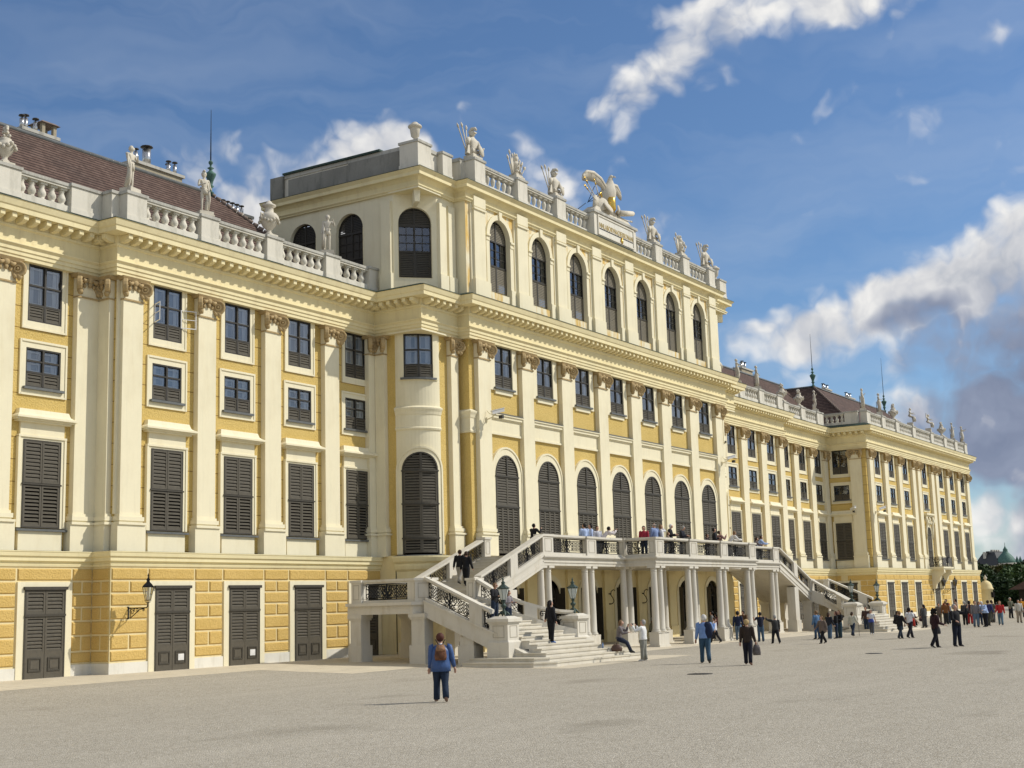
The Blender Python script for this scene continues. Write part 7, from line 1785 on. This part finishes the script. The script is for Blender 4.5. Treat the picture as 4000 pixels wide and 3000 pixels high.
def CLOUDS():
    co=N(nt,'ShaderNodeTexCoord').outputs['Generated']
    nrm=N(nt,'ShaderNodeVectorMath',operation='NORMALIZE'); nt.links.new(co,nrm.inputs[0]); d=nrm.outputs[0]
    # slight domain warp gives the lobes a ragged outline
    wn=N(nt,'ShaderNodeTexNoise'); wn.inputs['Scale'].default_value=9; wn.inputs['Detail'].default_value=4; wn.inputs['Roughness'].default_value=.6; nt.links.new(d,wn.inputs['Vector'])
    sb=N(nt,'ShaderNodeVectorMath',operation='SUBTRACT'); nt.links.new(wn.outputs['Color'],sb.inputs[0]); sb.inputs[1].default_value=(.5,.5,.5)
    scl=N(nt,'ShaderNodeVectorMath',operation='SCALE'); nt.links.new(sb.outputs[0],scl.inputs[0]); scl.inputs['Scale'].default_value=.075
    ad=N(nt,'ShaderNodeVectorMath',operation='ADD'); nt.links.new(d,ad.inputs[0]); nt.links.new(scl.outputs[0],ad.inputs[1]); dw=ad.outputs[0]
    field=None; dark=None
    for L in LOBES:
        c=Vector(L[0:3]); e1=Vector(L[3:6]); e2=Vector(L[6:9]); a=e1.length; b=e2.length; e1.normalize(); e2=(e2-e1*e2.dot(e1)).normalized(); e3=e1.cross(e2)
        def dot(u):
            q=N(nt,'ShaderNodeVectorMath',operation='DOT_PRODUCT'); nt.links.new(dw,q.inputs[0]); q.inputs[1].default_value=u; return q.outputs['Value']
        x_=dot(e1/(a*1.3)); y_=dot(e2/(b*1.3)); xx=math_(nt,'MULTIPLY',x_,x_)
        def mad(p,q,r):
            n_=N(nt,'ShaderNodeMath',operation='MULTIPLY_ADD')
            for i_,t_ in enumerate((p,q,r)):
                if isinstance(t_,bpy.types.NodeSocket): nt.links.new(t_,n_.inputs[i_])
                else: n_.inputs[i_].default_value=t_
            return n_.outputs[0]
        r2=mad(y_,y_,xx); v=mad(r2,-L[9]*.75,L[9]*1.22)
        field=v if field is None else math_(nt,'MAXIMUM',field,v)
        if L[10]>0:
            w=mad(r2,-L[10]*.95,L[10]*1.2); dark=w if dark is None else math_(nt,'MAXIMUM',dark,w)
    def fbm(vec,sc,det=7,ro=.62): return noise(nt,vec,sc,det,ro)
    f1=fbm(dw,14,5)
    vr=N(nt,'ShaderNodeTexVoronoi'); vr.feature='F1'; vr.inputs['Scale'].default_value=26; vr.inputs['Detail'].default_value=1.5; vr.inputs['Roughness'].default_value=.55; nt.links.new(dw,vr.inputs['Vector'])
    bil=math_(nt,'SUBTRACT',.70,vr.outputs['Distance'])
    sh=N(nt,'ShaderNodeVectorMath',operation='ADD'); nt.links.new(dw,sh.inputs[0]); sh.inputs[1].default_value=(.004,-.006,.011)
    f2=fbm(sh.outputs[0],14,4)
    dens=math_(nt,'ADD',math_(nt,'MULTIPLY',field,1.0),math_(nt,'ADD',math_(nt,'MULTIPLY',math_(nt,'SUBTRACT',f1,.5),1.3),math_(nt,'MULTIPLY',bil,1.0)))
    # clouds over the rest of the sky (behind the camera), seen only as reflections and light
    gen=ramp(nt,fbm(d,2.6,4),[(.40,(0,0,0)),(.56,(1,1,1))])
    dt=N(nt,'ShaderNodeVectorMath',operation='DOT_PRODUCT'); nt.links.new(d,dt.inputs[0]); dt.inputs[1].default_value=(.82,.52,.2)
    gm=math_(nt,'MULTIPLY',ramp(nt,dt.outputs['Value'],[(.55,(1,1,1)),(.74,(0,0,0))]),gen)
    al=N(nt,'ShaderNodeMapRange',interpolation_type='SMOOTHSTEP'); nt.links.new(dens,al.inputs[0]); al.inputs[1].default_value=.15; al.inputs[2].default_value=1.12
    alpha=math_(nt,'MAXIMUM',al.outputs[0],math_(nt,'MULTIPLY',gm,.75))
    lit=math_(nt,'ADD',math_(nt,'ADD',math_(nt,'MULTIPLY',math_(nt,'SUBTRACT',f1,f2),1.9),math_(nt,'MULTIPLY',bil,.9)),.66,True)
    thick=N(nt,'ShaderNodeMapRange'); nt.links.new(dens,thick.inputs[0]); thick.inputs[1].default_value=.6; thick.inputs[2].default_value=1.6
    lit=math_(nt,'SUBTRACT',lit,math_(nt,'MULTIPLY',thick.outputs[0],.30),True)
    cc=ramp(nt,lit,[(.0,(4.6,4.9,5.5)),(.35,(6.4,6.5,6.8)),(.75,(8.8,8.7,8.5)),(1,(9.6,9.4,9.1))])
    cd=ramp(nt,lit,[(.0,(1.9,2.3,3.4)),(.6,(2.8,3.25,4.4)),(1,(5.8,5.9,6.4))])
    dk=N(nt,'ShaderNodeMapRange',interpolation_type='SMOOTHSTEP'); nt.links.new(dark,dk.inputs[0]); dk.inputs[1].default_value=.15; dk.inputs[2].default_value=.75
    cc=mixc(nt,dk.outputs[0],cc,cd)
    hs=mixc(nt,1.0,sky.outputs[0],SKYTINT,'MULTIPLY')
    mp=N(nt,'ShaderNodeMapping'); mp.inputs['Rotation'].default_value=(.35,.15,-.25); mp.inputs['Scale'].default_value=(2.2,2.2,13); nt.links.new(dw,mp.inputs[0])
    veil=ramp(nt,noise(nt,mp.outputs[0],1.6,4,.6,.4),[(.42,(0,0,0)),(.72,(1,1,1))]); hs=mixc(nt,math_(nt,'MULTIPLY',veil,.15),hs,(6.6,7.2,8.0))
    res=mixc(nt,alpha,hs,cc)
    nt.links.new(res,bg.inputs[0])
SKYTINT=(.76,.93,1.10)
# ------------------------------------------------------------------ camera, light, sky
H_CAM=2.0473
cam=bpy.data.cameras.new('camera'); co_=bpy.data.objects.new('camera',cam); COL.objects.link(co_); SC.camera=co_
cam.sensor_width=36; cam.lens=36*5268.417/4000; cam.clip_end=5000; cam.clip_start=.1
ys,pt,rl=CAMP
fwd=Vector((math.sin(ys)*math.cos(pt),math.cos(ys)*math.cos(pt),math.sin(pt)))
right=Vector((math.cos(ys),-math.sin(ys),0)); up=right.cross(fwd)
# roll: image x axis = right*cos - up*sin (as calibrated)
rx=right*math.cos(rl)-up*math.sin(rl); uy=right*math.sin(rl)+up*math.cos(rl)
M=Matrix((rx,uy,-fwd)).transposed().to_4x4(); M.translation=Vector((0,0,H_CAM)); co_.matrix_world=M
SUN_AZ=math.radians(140.45)   # clockwise from +Y
SUN_EL=math.radians(40.7)
sd=Vector((math.sin(SUN_AZ)*math.cos(SUN_EL),math.cos(SUN_AZ)*math.cos(SUN_EL),math.sin(SUN_EL)))
sl=bpy.data.lights.new('sun','SUN'); sl.energy=3.6; sl.angle=math.radians(.55); sl.color=(1,.955,.87)
so=bpy.data.objects.new('sun',sl); COL.objects.link(so); so.rotation_euler=(-sd).to_track_quat('-Z','Y').to_euler()
W=bpy.data.worlds.new('World'); SC.world=W; W.use_nodes=True; nt=W.node_tree
bg=nt.nodes['Background']; sky=N(nt,'ShaderNodeTexSky',sky_type='NISHITA'); sky.sun_disc=False
sky.sun_elevation=SUN_EL; sky.sun_rotation=SUN_AZ; sky.altitude=200; sky.air_density=1.0; sky.dust_density=.6; sky.ozone_density=2.2
bg.inputs['Strength'].default_value=SKYS
SC.view_settings.view_transform='Standard'; SC.view_settings.look='None'; SC.view_settings.exposure=EXPO; SC.view_settings.gamma=1
SC.cycles.max_bounces=6; SC.cycles.transparent_max_bounces=6; SC.cycles.use_denoising=True
CLOUDS()
W.cycles.sampling_method='NONE'
